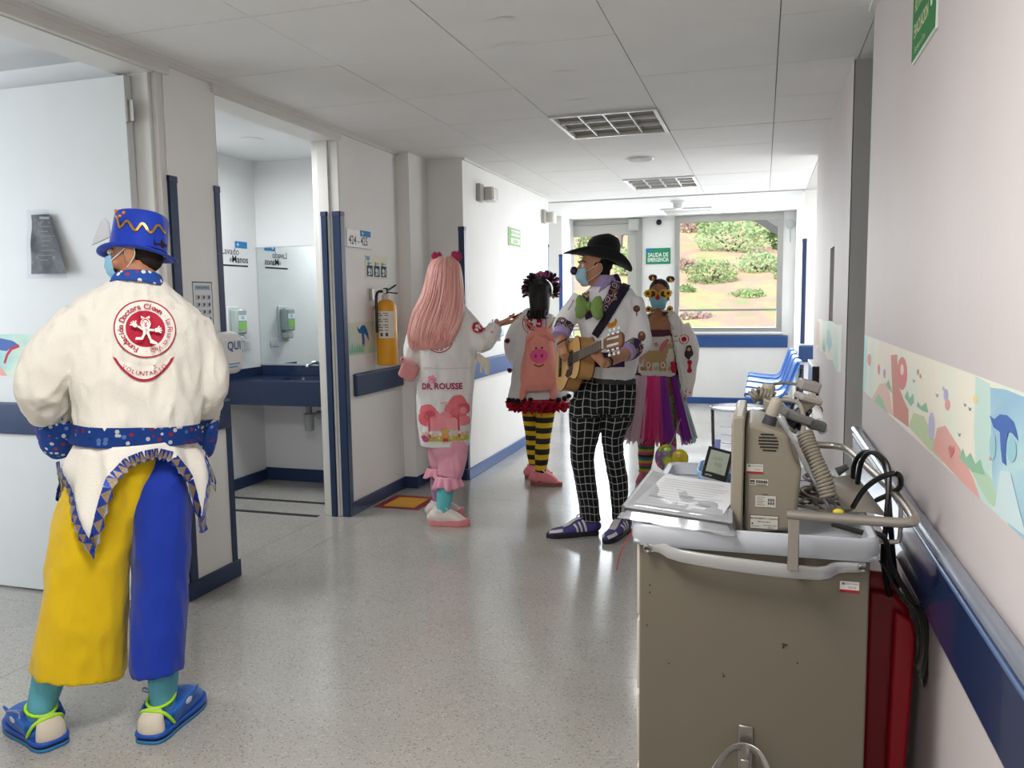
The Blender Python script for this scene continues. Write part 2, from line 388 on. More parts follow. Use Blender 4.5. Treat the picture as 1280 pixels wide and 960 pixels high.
# washroom and side room
wall('back', -3.95, XB, 5.5, 5.6, m=roomw); wall('left', -3.8, -3.9, 3.3, 5.6, m=roomw); wall('back', -5.9, XB, 3.14, 3.30, z1=2.55, m=roomw)
struct('ceiling', MB().box(-3.95, -2.70, 3.3, 5.6, 2.50, 2.56), roomw); struct('ceiling', MB().box(-6, -2.70, -.2, 3.3, 2.55, 2.6), roomw)
wall('left', -5.9, -6, -.2, 3.3, z1=2.55, m=roomw); wall('front', -6, XB, -.3, -.2, z1=2.55, m=roomw)
wall('right', XB, XB-.01, 4.75, 5.5, m=roomw)
# skirting
def skirt_b(side, x0, x1, y0, y1): struct('baseboard_'+side, MB().box(x0, x1, y0, y1, 0, .088), bluem, bevel=.004)
t = .014
skirt_b('left', XL, XL+t, -3.2, 1.80); skirt_b('left', XL, XL+t, 3.07, 3.46); skirt_b('left', XL, XL+t, 4.655, 5.5); skirt_b('left', XL, -2.47, 5.486, 5.5)
skirt_b('left', -2.485, -2.471, 5.5, 5.85); skirt_b('left', -2.485, XL2, 5.836, 5.85)
for x0, x1, y0, y1 in ((XL2, XL2+t, 5.85, 8.43), (-2.78, -2.766, 8.44, 10.3)): struct('baseboard_left', MB().box(x0, x1, y0, y1, 0, .088), bluef, bevel=.004)
for x0, x1, y0, y1 in ((-1.57, XR, 10.986, 11.0), ): struct('baseboard_back', MB().box(x0, x1, y0, y1, 0, .085), bluef, bevel=.004)
struct('baseboard_right', MB().box(XR-t, XR, 8.9, 11.0, 0, .085), bluef); struct('baseboard_right', MB().box(XR-t, XR, 4.16, 6.75, 0, .085), bluem); struct('baseboard_right', MB().box(XR-t, XR, -3.2, 3.42, 0, .085), bluem)
skirt_b('left', -3.8, -3.786, 3.3, 5.5)
struct('baseboard_back', MB().box(-3.8, XB, 5.486, 5.5, 0, .10), bluem, bevel=.004)
# bumper rails along the walls
rail_n = [0]
def rail(lab, x0, x1, y0, y1, z0=.785, z1=.938, m=bluem, cap=None):
    t_ = thing('bumper_rail', lab, 'wall rail', ((x0+x1)/2, (y0+y1)/2, z0))
    obj('rail_board', MB().box(x0, x1, y0, y1, z0, z1), m, t_, bevel=.010, seg=3)
    lip = mat('#5b7196', .3)
    dx, dy = (x1-x0), (y1-y0)
    obj('rail_lip', MB().box(x0-(.003 if abs(dx) < .1 else 0), x1+(.003 if abs(dx) < .1 else 0), y0-(.003 if abs(dy) < .1 else 0), y1+(.003 if abs(dy) < .1 else 0), z1-.016, z1-.006), lip, t_, bevel=.003)
    return t_
rail('dark blue bumper rail under the yellow fire extinguisher', XL, XL+.03, 4.74, 5.47)
rail('dark blue bumper rail on the white pier behind the man in the blue hat', XL, XL+.03, 3.16, 3.41)
rail('blue bumper rail on the long white wall below the green wall sign', XL2, XL2+.03, 5.95, 8.38, m=bluef)
rail('royal blue bumper rail under the end window', -.99, XR-.07, 10.97, 11.0, .757, .915, bluef)
t_ = rail('glossy dark blue bumper rail with silver top edge along the right wall', XR-.035, XR, -3.0, 3.42, .70, .865, mat('#22345c', .16, coat=.5))
obj('top_rail', MB().tube([(XR-.025, -3.0, .878), (XR-.025, 3.42, .878)], [(.017, .010)]*2, n=12, steps=1), mat('#9299a8', .25, .6), t_, label='silver grey rounded top edge')
t_ = rail('short white framed blue rail end on the far right wall', XR-.035, XR, 6.02, 6.72, .725, .90, bluef)
obj('frame_edge', MB().box(XR-.04, XR, 6.02, 6.72, .895, .915).box(XR-.04, XR, 6.02, 6.72, .71, .728), whitepl, t_, bevel=.003)
obj('end_cap', MB().box(XR-.045, XR, 6.0, 6.022, .71, .915), mat('#2a2a33', .5), t_, bevel=.004, label='dark end cap')
t_ = rail('blue rail block on the pier right of the end window', XR-.02, .6, 8.86, 8.9, .73, .905, mat('#28426f', .4))
# corner guards
def guard(lab, x, y, z0, z1, dx, dy, w=.05, m=bluem, cap=True):
    g = thing('corner_guard', lab, 'corner guard', (x, y, z0))
    e = .006
    mb = MB(); mb.box(x-e*dx, x+w*dx, y-e*dy, y, z0, z1-.02); mb.box(x-e*dx, x, y-e*dy, y+w*dy, z0, z1-.02)
    obj('angle_strip', mb, m, g, bevel=.002)
    if cap: obj('end_cap', MB().box(x-(e+.002)*dx, x+(w+.002)*dx, y-(e+.002)*dy, y, z1-.03, z1).box(x-(e+.002)*dx, x, y-(e+.002)*dy, y+(w+.002)*dy, z1-.03, z1), mat('#3a4060', .4), g, bevel=.002)
    return g
guard('dark blue corner guard on the white pier right beside the blue hat', XL, 3.09, .0, 1.99, -1, 1)
guard('dark blue corner guard on the far edge of the white pier, left of the washroom', XL, 3.44, .0, 1.985, -1, -1, .035)
guard('dark blue corner guard beside the room number sign', XL+.006, 4.628, 0, 1.985, -1, 1)
guard('dark blue strip on the inner edge of the washroom door jamb', -2.665, 4.612, 0, 1.985, -1, 1, .035)
guard('dark blue corner guard behind the pink haired person', XL2, 5.85, .09, 1.975, -1, 1, .04)
guard('pale blue corner guard at the far end of the long left wall', XL2, 8.43, .9, 2.0, -1, -1, .03, mat('#7f93ae', .4))
guard('bright blue corner guard on the small pier left of the end door', -2.51, 10.3, .1, 2.0, -1, 1, .04, bluef)
guard('dark blue corner guard on the pier right of the end window', XR, 8.9, .92, 2.0, 1, 1, .035, bluem)
guard('dark blue lower corner guard beside the row of blue chairs', XR, 8.9, 0, .72, 1, 1, .035, bluem, cap=False)
# door frames: washroom (door_2) and side room (door_1)
fr = whitep
d2 = struct('door_2', MB().box(XL+.004, XB-.02, 4.632, 4.65, 0, 2.455).box(-2.645, XB+.02, 4.618, 4.634, 0, 2.44), fr, bevel=.003)
obj('head_jamb', MB().box(XL+.005, XB-.02, 3.44, 4.65, 2.425, 2.457), fr, d2, bevel=.003)
obj('head_casing', MB().box(XL+.014, XL-.03, 3.42, 4.68, 2.43, 2.487), fr, d2, bevel=.004)
obj('side_jamb', MB().box(XL-.008, XB-.02, 3.44, 3.458, 0, 2.43), fr, d2, bevel=.003)
obj('strike_plate', MB().box(-2.695, -2.665, 4.612, 4.618, .93, 1.0), steel, d2, bevel=.002)
d1 = struct('door_1', MB().box(XL-.004, XB-.03, 3.05, 3.09, 0, 2.46).box(XL-.03, XB+.02, 3.03, 3.05, 0, 2.45), fr, bevel=.004)
obj('head_jamb', MB().box(XL-.01, XB-.03, 1.86, 3.09, 2.43, 2.462), fr, d1, bevel=.003)
obj('head_casing', MB().box(XL+.016, XL-.03, 1.80, 3.12, 2.435, 2.488), fr, d1, bevel=.004)
obj('side_jamb', MB().box(XL-.004, XB-.03, 1.86, 1.90, 0, 2.45), fr, d1, bevel=.004)
lf = obj('door_leaf', MB().box(-2.70, -3.80, 2.985, 3.025, .01, 2.415), mat('#d3d6d6', .45, var=.02), d1, bevel=.003)
for z in (.3, 1.2, 2.26): obj('hinge', MB().tube([(-2.692, 2.982, z-.05), (-2.692, 2.982, z+.05)], .009, n=10, steps=1).box(-2.70, -2.66, 2.985, 2.99, z-.045, z+.045), steel, lf)
# wall behind leaf keeps to the pier
# ---------------- murals (printed strips)
def wash(c1, c2, c3, c4, sc=2.2, seed=0.0):
    m, n, L, b = node_mat(.55, .3); tc = n.new('ShaderNodeTexCoord')
    mp = n.new('ShaderNodeMapping'); mp.inputs['Location'].default_value = (seed, seed*2, 0); L.new(tc.outputs['Object'], mp.inputs[0])
    t = n.new('ShaderNodeTexNoise'); t.inputs['Scale'].default_value = sc; t.inputs['Detail'].default_value = 6; t.inputs['Distortion'].default_value = .8; L.new(mp.outputs[0], t.inputs['Vector'])
    r = ramp(n, [(.30, c1), (.45, c2), (.56, c3), (.72, c4)]); L.new(t.outputs['Fac'], r.inputs[0]); L.new(r.outputs[0], b.inputs['Base Color']); return m
def blob(cx, cy, rx, ry, s=0, n=18, k=.22): return [(cx+rx*math.cos(a)*(1+k*math.sin(3*a+s)+.5*k*math.sin(7*a+2*s)), cy+ry*math.sin(a)*(1+k*math.sin(2*a+s*1.7)+.5*k*math.sin(5*a+s))) for a in [2*PI*i/n for i in range(n)]]
def tuft(x, y, w, h, n=6, s=0):
    rr = random.Random(int(s*100)+3); pts = [(x-w/2, y)]
    for i in range(n): c = x-w/2+w*(i+.5)/n; pts += [(c-w/n*.1, y+h*rr.uniform(.5, 1)), (x-w/2+w*(i+1)/n, y+h*.15)]
    return pts+[(x+w/2, y-h*.1), (x-w/2, y-h*.1)]
def flower(P, x, y, r, c, c2='#e8c25a'):
    for k in range(5): P.disc(x+r*math.cos(k*1.257), y+r*math.sin(k*1.257), r*.7, c, n=8)
    P.disc(x, y, r*.5, c2, n=8)
def dolphin(P, x, y, s, c):
    P.poly([(x+a*s, y+b*s) for a, b in ((-.5, .36), (-.42, .18), (-.3, .06), (-.12, .06), (-.07, -.25), (-.12, -.5), (.0, -.36), (.1, -.5), (.14, -.3), (.12, .05), (.3, -.06), (.5, -.3), (.46, 0), (.34, .22), (.16, .38), (-.1, .36), (-.28, .22))], c)
# right wall: u runs towards the camera (-Y), v up
mu = thing('wall_mural', 'long pastel printed mural strip with red tree and blue dolphin on right wall', 'mural', (XR, 2.2, 1.03))
zb, zt = 1.030, 1.250; W = 3.437-.6
P = Print((XR, 3.437, zb), (0, -1, 0), (0, 0, 1)); h = zt-zb
P.rect(0, 0, W, h, wash('#bfe0de', '#dfe6d6', '#ece6d6', '#ecd9cf', 1.4, 3))
def mp(*pts): return [(3.437-onX(x, y, XR).y, min(max(onX(x, y, XR).z-zb, 0.0), h)) for x, y in pts]
def el(x, y, rx, ry, n=14): return mp(*[(x+rx*math.cos(2*PI*k/n), y+ry*math.sin(2*PI*k/n)) for k in range(n)])
P.rect(0, 0, .10, h, wash('#a3d6de', '#b6dee0', '#cfe6df', '#e0e6d8', 4, 1))
P.poly(mp((1236, 484), (1258, 487), (1280, 496), (1290, 500), (1290, 690), (1262, 660), (1250, 640), (1240, 600)), wash('#8fb8d2', '#a3c8d8', '#b9d8dc', '#98bfd6', 2.2, 5)); P.poly(mp((1220, 470), (1238, 480), (1242, 640), (1222, 620), (1218, 540)), '#c3dcd4')
P.poly(mp((1090, 500), (1100, 480), (1110, 478), (1117, 520), (1108, 515)), '#e3c3b8'); P.poly(mp((1136, 533), (1142, 516), (1155, 520), (1168, 548), (1180, 580), (1160, 560)), '#c3d2ab'); P.poly(mp((1166, 562), (1172, 535), (1182, 532), (1200, 560), (1218, 600), (1226, 625), (1200, 600)), '#dfaaa2'); P.poly(mp((1212, 585), (1225, 582), (1240, 598), (1252, 640), (1236, 628)), '#b5d2b6')
P.poly(mp((1093, 505), (1098, 492), (1104, 500), (1110, 520)), '#a9c9a6')
P.poly(mp((1114, 444), (1122, 443), (1123, 480), (1130, 500), (1136, 512), (1136, 534), (1117, 520)), '#cf9488'); P.poly(el(1128, 467, 6.5, 21), '#d88c8a'); P.poly(el(1128, 462, 2.2, 7), '#ecd6d0')
for pts in (((1131, 496), (1135, 488), (1137, 498), (1142, 492), (1143, 503), (1139, 508)), ((1146, 508), (1148, 502), (1152, 508), (1158, 503), (1161, 516), (1154, 514)), ((1200, 572), (1204, 560), (1208, 572), (1214, 566), (1220, 580), (1226, 574), (1232, 594), (1216, 590)), ((1108, 482), (1111, 474), (1114, 484), (1116, 492))): P.poly(mp(*pts), '#93bfa2')
for x, y, rx, ry, c in ((1087, 450, 2.5, 8, '#e3a58e'), (1099, 462, 1.6, 7, '#dba398'), (1106, 467, 1.6, 6, '#b3a9cc'), (1183, 494, 3, 8, '#b6b0d0'), (1185, 506, 3.5, 7, '#dfa5a4'), (1220, 499, 3, 5, '#ecd994'), (1165, 533, 4, 18, '#bdbbd6'), (1148, 465, 1.5, 4, '#b9a890'), (1151, 470, 1.2, 3, '#c9a890'), (1180, 486, 1.2, 3, '#b9c0c9'), (1239, 573, 1.6, 3, '#d39a92')): P.poly(el(x, y, rx, ry, 10), c)
for x, y in ((1143, 478), (1172, 496), (1200, 545), (1207, 508), (1213, 513)): P.line(mp((x-1.5, y-4), (x, y), (x+1.5, y-3)), .003, '#7c8790')
P.poly(mp((1186, 560), (1189, 556), (1191, 561), (1193, 557), (1194, 564), (1189, 573)), '#cf7d78')
P.poly(mp((1238, 519), (1244, 524), (1251, 518), (1260, 519), (1268, 527), (1272, 540), (1274, 551), (1266, 541), (1262, 540), (1259, 552), (1258, 570), (1259, 582), (1254, 578), (1252, 560), (1251, 540), (1243, 534)), '#4a6eb2')
P.poly(el(1242, 558, 4, 17), '#9cc6d2'); P.poly(el(1266, 563, 6, 15), '#96c6d0'); P.poly(mp((1244, 640), (1252, 588), (1264, 590), (1276, 640), (1285, 672)), '#c9dde0')
P.build('mural_print', mu, thick=.001)
# left wall murals
mu = thing('wall_mural', 'printed mural strip with blue dolphin and red tree beside the yellow extinguisher', 'mural', (XL, 5.1, 1.04))
P = Print((XL, 4.70, 1.06), (0, 1, 0), (0, 0, 1)); h = .215
P.rect(0, 0, .77, h, wash('#9ecfcf', '#c4ddcf', '#dfe2cd', '#e6d0c8', 3, 8)); P.rect(0, 0, .22, .06, '#b8d3b8'); dolphin(P, .20, .13, .17, '#2c6aa8'); P.poly(tuft(.1, .02, .2, .06, 6, 3), '#8cc5a8')
for x, y, r in ((.60, .15, .06), (.66, .09, .06), (.58, .05, .04), (.70, .16, .05)): P.disc(x, y, r, '#c84a4c')
P.poly(tuft(.55, .03, .15, .08, 5, 5), '#5c9c62'); P.disc(.62, .12, .02, '#e2e2c8'); P.build('mural_print', mu)
mu = thing('wall_mural', 'torn pastel mural piece on the far right wall below the dark slot', 'mural', (XR, 5.4, 1.03))
P = Print((XR, 6.40, 1.02), (0, -1, 0), (0, 0, 1))
P.poly([(0, .02), (.1, 0), (.3, .05), (.5, .01), (.8, .03), (1.1, 0), (1.5, .02), (1.75, -.02), (2.02, .0), (2.02, .24), (1.7, .23), (1.3, .24), (.9, .225), (.4, .23), (.02, .215)], wash('#b3dcd6', '#cfe3d8', '#e3e2d2', '#e8d8c8', 3, 2))
P.poly([(0, .02), (.35, .05), (.3, .2), (.02, .215)], '#dcbfae'); P.poly(tuft(.8, .04, .3, .1, 6, 2), '#a8cdb0'); P.poly(blob(1.2, .12, .2, .06, 2), '#a9d3d2'); P.build('mural_print', mu)
mu = thing('wall_mural', 'mural strip on the open door with a red and blue figure, left of the man', 'mural', (-3.5, 2.98, 1.09))
P = Print((-3.80, 2.984, 1.075), (1, 0, 0), (0, 0, 1)); P.rect(0, 0, 1.06, .20, wash('#8fc6c8', '#b4d8cc', '#d2dfca', '#e2cdc0', 3, 4)); P.poly([(0,0),(.3,0),(.26,.05),(.12,.085),(.04,.06)], '#e0a89c'); P.poly(blob(.27, .15, .09, .035, 1), '#4d6ab0')
P.line([(.29, .06), (.31, .10), (.34, .13), (.39, .145)], .014, '#c8324f'); P.poly(tuft(.12, .06, .15, .05, 5, 3), '#7db58a'); P.build('mural_print', mu)
t_ = thing('bumper_rail', 'dark blue kick rail across the open white door behind the man in the blue hat', 'wall rail', (-3.25, 2.98, .8))
obj('rail_board', MB().box(-3.79, -2.74, 2.965, 2.985, .79, .945), bluem, t_, bevel=.006)
# ---------------- ceiling lamps
def troffer(lab, yc, lit):
    x0, x1, y0, y1 = -1.238, -.602, yc-.333, yc+.333
    r = thing('ceiling_lamp', lab, 'ceiling lamp', (-.92, yc, ZC), 'square louvre ceiling lamps')
    w = .022; z = ZC-.012
    obj('frame', MB().box(x0, x1, y0, y0+w, z, ZC+.01).box(x0, x1, y1-w, y1, z, ZC+.01).box(x0, x0+w, y0+w, y1-w, z, ZC+.01).box(x1-w, x1, y0+w, y1-w, z, ZC+.01), whitepl, r, bevel=.002)
    obj('housing', MB().box(x0+w, x1-w, y0+w, y1-w, ZC+.085, ZC+.095).box(x0+w, x0+w+.004, y0+w, y1-w, ZC, ZC+.09).box(x1-w-.004, x1-w, y0+w, y1-w, ZC, ZC+.09).box(x0+w, x1-w, y0+w, y0+w+.004, ZC, ZC+.09).box(x0+w, x1-w, y1-w-.004, y1-w, ZC, ZC+.09), mat('#cfc8b8', .3, .3), r)
    tub = mat('#f4f4ff', .4, emit='#f2f4ff', estr=lit) if lit else mat('#e6e2d8', .35)
    for k in range(3):
        y = y0+w+(k+.5)*(y1-y0-2*w)/3
        obj('tube', MB().tube([(x0+w+.01, y, ZC+.05), (x1-w-.01, y, ZC+.05)], .013, n=10, steps=1), tub, r)
        if k: obj('louvre_blade', MB().box(x0+w, x1-w, y0+w+k*(y1-y0-2*w)/3-.004, y0+w+k*(y1-y0-2*w)/3+.004, ZC-.006, ZC+.04), whitepl, r)
    for k in range(1, 4):
        x = x0+w+k*(x1-x0-2*w)/4
        obj('louvre_blade', MB().box(x-.004, x+.004, y0+w, y1-w, ZC-.006, ZC+.04), whitepl, r)
    return r
troffer('unlit square ceiling lamp with white louvre grid nearest the camera', 5.095, 0)
troffer('glowing bluish white square ceiling lamp in the middle of the corridor', 7.775, 14)
troffer('added square fill lamp above the camera, out of view', 1.07, 6); troffer('added square fill lamp behind the camera, out of view', -1.6, 6)  # unseen fixtures, added to carry the fill light
r = thing('air_grille', 'narrow white slatted ceiling grille in front of the end window', 'vent', (-.9, 10.25, ZC))
obj('frame', MB().box(-1.21, -.60, 10.0, 10.03, ZC-.02, ZC).box(-1.21, -.60, 10.52, 10.55, ZC-.02, ZC).box(-1.21, -1.18, 10.03, 10.52, ZC-.02, ZC).box(-.63, -.60, 10.03, 10.52, ZC-.02, ZC), whitepl, r)
for k in range(8): obj('slat', MB().obox((-.905, 10.06+k*.062, ZC-.012), ((1, 0, 0), (0, 1, -.5), (0, .5, 1)), (.275, .022, .002)), mat('#b9b6ae', .4), r)
r = thing('ceiling_speaker', 'round flat ceiling speaker between the two square lamps', 'speaker', (-.93, 6.39, ZC))
obj('rim', MB().lathe([(.098, -.012), (.105, -.006), (.105, 0)], (-.93, 6.39, ZC)), whitepl, r); obj('grille', MB().lathe([(.088, -.014), (.09, -.011), (.09, -.01)], (-.93, 6.39, ZC)), mat('#a8a49c', .5, bump=.5, bscale=300), r)
r = thing('smoke_detector', 'white smoke detector hanging below the ceiling near the end window', 'smoke detector', (-.93, 9.3, ZC))
obj('base', MB().lathe([(.075, -.02), (.08, -.015), (.08, 0)], (-.93, 9.3, ZC), n=20), whitepl, r); obj('sensor_head', MB().lathe([(.035, -.085), (.05, -.08), (.055, -.05), (.05, -.045), (.06, -.02)], (-.93, 9.3, ZC), n=20), mat('#c6c6c4', .4), r)
r = thing('ceiling_speaker', 'small round downlight in the washroom ceiling', 'ceiling lamp', (-3.28, 4.75, 2.5))
obj('rim', MB().lathe([(.07, -.01), (.08, -.005), (.08, 0)], (-3.28, 4.75, 2.5), n=20), whitepl, r); r['category'] = 'ceiling lamp'; r.name = 'downlight'
# ================================================================ end of the corridor and what lies outside
glass = clear_mat('#f4fbff', .1)
wn = struct('window_1', MB().box(-1.13, .235, 10.96, 11.03, 2.40, 2.49).box(-1.13, .235, 10.95, 11.04, .96, 1.02).box(-1.13, -1.07, 10.96, 11.03, 1.02, 2.40).box(.165, .235, 10.96, 11.03, 1.02, 2.40), alu, bevel=.004)
obj('transom_bar', MB().box(-1.07, .165, 10.975, 11.015, 1.235, 1.262), alu, wn, bevel=.003)
obj('window_sill', MB().box(-1.15, .26, 10.93, 11.0, .935, .962), whitepl, wn, bevel=.004)
obj('pane', MB().box(-1.07, .165, 10.994, 10.998, 1.262, 2.40), glass, wn); obj('pane', MB().box(-1.07, .165, 10.994, 10.998, 1.02, 1.235), glass, wn)
dr = struct('door_3', MB().box(-2.72, -1.57, 10.95, 11.05, 2.42, 2.49).box(-2.72, -2.64, 10.95, 11.05, 0, 2.42).box(-1.64, -1.57, 10.95, 11.05, 0, 2.42), alu, bevel=.004)
obj('leaf_frame', MB().box(-2.64, -1.64, 10.97, 11.02, 2.27, 2.42).box(-2.64, -2.52, 10.97, 11.02, .02, 2.27).box(-1.76, -1.64, 10.97, 11.02, .02, 2.27).box(-2.52, -1.76, 10.97, 11.02, .02, .16).box(-2.52, -1.76, 10.97, 11.02, .98, 1.06), mat('#b5b4ae', .4, .3), dr, bevel=.004)
obj('pane', MB().box(-2.52, -1.76, 10.994, 10.998, 1.06, 2.27), glass, dr); obj('pane', MB().box(-2.52, -1.76, 10.994, 10.998, .16, .98), glass, dr)
obj('door_closer', MB().box(-1.74, -1.60, 10.88, 10.97, 2.32, 2.48), mat('#b9b9b4', .35), dr, bevel=.02, seg=3)
obj('push_bar', MB().tube([(-2.5, 10.93, 1.02), (-1.8, 10.93, 1.02)], .018, steps=1), steel, dr)
s = thing('exit_sign', 'green emergency exit sign on the pier between door and end window', 'sign', (-1.35, 11, 1.9))
obj('sign_board', MB().box(-1.515, -1.19, 10.985, 11.0, 1.872, 2.082), mat('#1f8a68', .4), s, bevel=.002)
P = Print((-1.3525, 10.984, 1.977), (1, 0, 0), (0, 0, 1)); P.rect(-.155, .062, .08, .035, '#2f7fb5'); P.text('SALIDA DE', -.0, .015, .075, '#e9f3ea', .02, sx=.75); P.text('EMERGENCIA', 0, -.05, .075, '#e9f3ea', .02, sx=.62); P.build('lettering', s)
c = thing('security_camera', 'small dark domed camera on the white band above the exit sign', 'camera', (-1.34, 11, 2.42))
obj('mount', MB().lathe([(.06, 0), (.055, .03), (.03, .04)], (-1.34, 11.0, 2.42), (0, -1, 0)), whitepl, c); obj('dome', MB().ball((-1.34, 10.955, 2.42), .038), blackp, c)
c = thing('wall_dial', 'round white wall device with thin cord right of the end window', 'wall device', (.317, 11, 2.33))
obj('dial', MB().lathe([(.06, 0), (.06, .02), (.045, .028), (.04, .024), (.015, .03)], (.317, 11, 2.333), (0, -1, 0)), mat('#c4c8c9', .4), c); obj('cord', MB().tube([(.317, 10.985, 2.27), (.32, 10.985, 2.1)], .005, n=6, steps=1), mat('#b0b4b6', .4), c)
# alarm lamps and green sign on the long left wall
for lab, y in (('nearer of the two boxy white emergency lamps high on the left wall', 6.28), ('farther of the two boxy white emergency lamps high on the left wall', 8.26)):
    e = thing('emergency_lamp', lab, 'emergency lamp', (XL2, y, 2.27), 'emergency lamps on the left wall')
    obj('back_box', MB().box(XL2, XL2+.035, y-.12, y-.03, 2.20, 2.34), mat('#b3b1ac', .4), e, bevel=.005); obj('lamp_head', MB().box(XL2, XL2+.10, y-.02, y+.14, 2.215, 2.325), mat('#d5d3cb', .3), e, bevel=.008)
    obj('lens', MB().box(XL2+.1, XL2+.106, y+.0, y+.05, 2.225, 2.315), mat('#efece2', .15), e, bevel=.002)
s = thing('wall_sign', 'small green and white evacuation sign on the long left wall', 'sign', (XL2, 7.17, 1.99))
obj('sign_board', MB().box(XL2, XL2+.008, 6.985, 7.355, 1.90, 2.07), mat('#dfe8d6', .4), s)
P = Print((XL2+.0085, 7.17, 1.985), (0, 1, 0), (0, 0, 1)); P.rect(-.18, -.08, .36, .16, '#8fbf7e'); P.rect(-.11, .01, .27, .055, '#e4eede'); P.rect(-.12, -.06, .28, .05, '#e4eede'); P.text('RUTA DE EVACUACION', .02, .038, .035, '#4d8b49', .01, sx=.7); P.text('SALIDA', .02, -.036, .045, '#4d8b49', .02); P.build('lettering', s)
g = thing('gel_dispenser', 'small clear and blue gel dispenser on the long left wall above the rail', 'dispenser', (XL2, 6.55, 1.05))
obj('back_plate', MB().box(XL2, XL2+.012, 6.50, 6.68, 1.06, 1.25), mat('#c9e0ea', .3), g, bevel=.004); obj('bottle', MB().box(XL2+.012, XL2+.06, 6.53, 6.65, 1.10, 1.24), mat('#8fc4da', .2), g, bevel=.012); obj('pump', MB().box(XL2+.02, XL2+.05, 6.57, 6.61, 1.06, 1.10), whitepl, g, bevel=.004)
# green sign near the camera on the right wall
s = thing('wall_sign', 'green safety sign high on the right wall, cut by the top of the picture', 'sign', (XR, 2.34, 2.1))
a, b = onX(1145, 68, XR), onX(1174, 40, XR)
obj('sign_board', MB().box(XR-.006, XR, 2.19, 2.515, 2.03, 2.25), mat('#e8efe6', .4), s, bevel=.001)
P = Print((XR-.0065, 2.3525, 2.14), (0, -1, 0), (0, 0, 1)); P.rect(-.158, -.105, .316, .21, '#2e7d46'); P.text('RUTA DE', -.06, .03, .045, '#d6d9a8', .02, sx=.7); P.text('EVACUACION', -.03, -.035, .05, '#d6d9a8', .02, sx=.62); P.text('Extintor a 5 m', -.04, -.085, .025, '#d6d9a8', .0)
P.poly([(.06, .0), (.08, .03), (.10, .02), (.12, .05), (.13, .04), (.11, 0), (.12, -.04), (.10, -.04), (.09, -.01)], '#dfe8d8'); P.disc(.10, .06, .014, '#dfe8d8'); P.build('lettering', s)
# waiting bench: four blue shells in a row on one beam
bl = mat('#2f66b8', .3, var=.05); 
bench = thing('waiting_bench', 'row of four joined blue plastic shell seats on a metal beam at the corridor end', 'bench', (.15, 9.1, 0))
def shell(y):
    prof = [(-.20, .44), (-.19, .462), (-.10, .452), (.02, .438), (.12, .445), (.19, .50), (.235, .60), (.27, .70), (.295, .775), (.315, .80)]
    mb = MB(); n = 9; vs = []; fs = []
    pr = catmull(prof, 3)
    for i, (x, z) in enumerate(pr):
        for k in range(n):
            q = (k/(n-1)-.5)*2; e = .045*q*q
            back = min(1, max(0, (x-.08)/.15)); vs.append((x+.05-e*back*.9, y+q*.225*(1-.10*abs(i/len(pr)-.5)), z+e*(1-back)*.8))
    for i in range(len(pr)-1):
        for k in range(n-1): fs.append((i*n+k, i*n+k+1, (i+1)*n+k+1, (i+1)*n+k))
    return mb.add(vs, fs)
for y in (8.15, 8.75, 9.35, 9.95):
    sh = obj('seat_shell', shell(y), bl, bench, ang=60, solid=.014); obj('shell_rim', MB().tube([(-.15, y-.22, .455), (-.03, y-.222, .45), (.09, y-.222, .455), (.2, y-.215, .50), (.27, y-.21, .63), (.335, y-.20, .79)], .011, n=8), mat('#4d82cf', .3), sh)
    obj('seat_bracket', MB().box(-.02, .26, y-.1, y+.1, .405, .43), blackp, bench, bevel=.008)
obj('beam', MB().box(.08, .14, 7.9, 10.2, .34, .40), blackp, bench, bevel=.006)
for y in (8.05, 10.05):
    for dx in (-.22, .20): obj('leg', MB().tube([(.11, y, .36), (.11+dx, y, .03), (.11+dx*1.1, y, .0)], .018, n=8, steps=1), steel, bench)
    obj('back_post', MB().tube([(.2, y-.1, .2), (.30, y-.1, .42), (.36, y-.1, .74)], .014, n=8), blackp, bench)
# outside: terrace, road, planted slope
def grassm():
    m, n, L, b = node_mat(.9, .1); tc = n.new('ShaderNodeTexCoord'); t = n.new('ShaderNodeTexNoise'); t.inputs['Scale'].default_value = .9; t.inputs['Detail'].default_value = 10; t.inputs['Roughness'].default_value = .7; L.new(tc.outputs['Object'], t.inputs[0])
    r = ramp(n, [(.3, '#8f9a66'), (.42, '#b5ae78'), (.5, '#c2a57e'), (.58, '#c79a88'), (.68, '#9ba56c'), (.8, '#b8bd8c')]); L.new(t.outputs['Fac'], r.inputs[0]); L.new(r.outputs[0], b.inputs['Base Color']); return m
gv = []; gf = []; nx, ny = 60, 34
def hill(x, y):
    k = max(0, (y-15.5)); return -.1+(.25*k if k < 24 else 6+(k-24)*.4)+.25*noise.noise((x*.3, y*.3, 0))*min(1, k)
for j in range(ny):
    for i in range(nx): x = -16+i*28/nx-(j-10)*.35; y = 11.6+j*.9; gv.append((x, y, hill(x, y)))
for j in range(ny-1):
    for i in range(nx-1): gf.append((j*nx+i, j*nx+i+1, (j+1)*nx+i+1, (j+1)*nx+i))
struct('ground', MB().add(gv, gf), grassm())
struct('trim_1', MB().box(-9, 6, 11.15, 11.6, -.2, -.02), mat('#b8b4aa', .8))
struct('road', MB().box(-12, 8, 12.4, 15.0, -.2, -.02), mat('#a9a7a2', .9, var=.1))
leafm = [mat('#8ea468', .6, var=.25, vscale=3), mat('#a0b478', .6, var=.25, vscale=3), mat('#b2c48c', .6, var=.2, vscale=3), mat('#56703a', .6, var=.25, vscale=3), mat('#c0a294', .7, var=.2, vscale=4)]
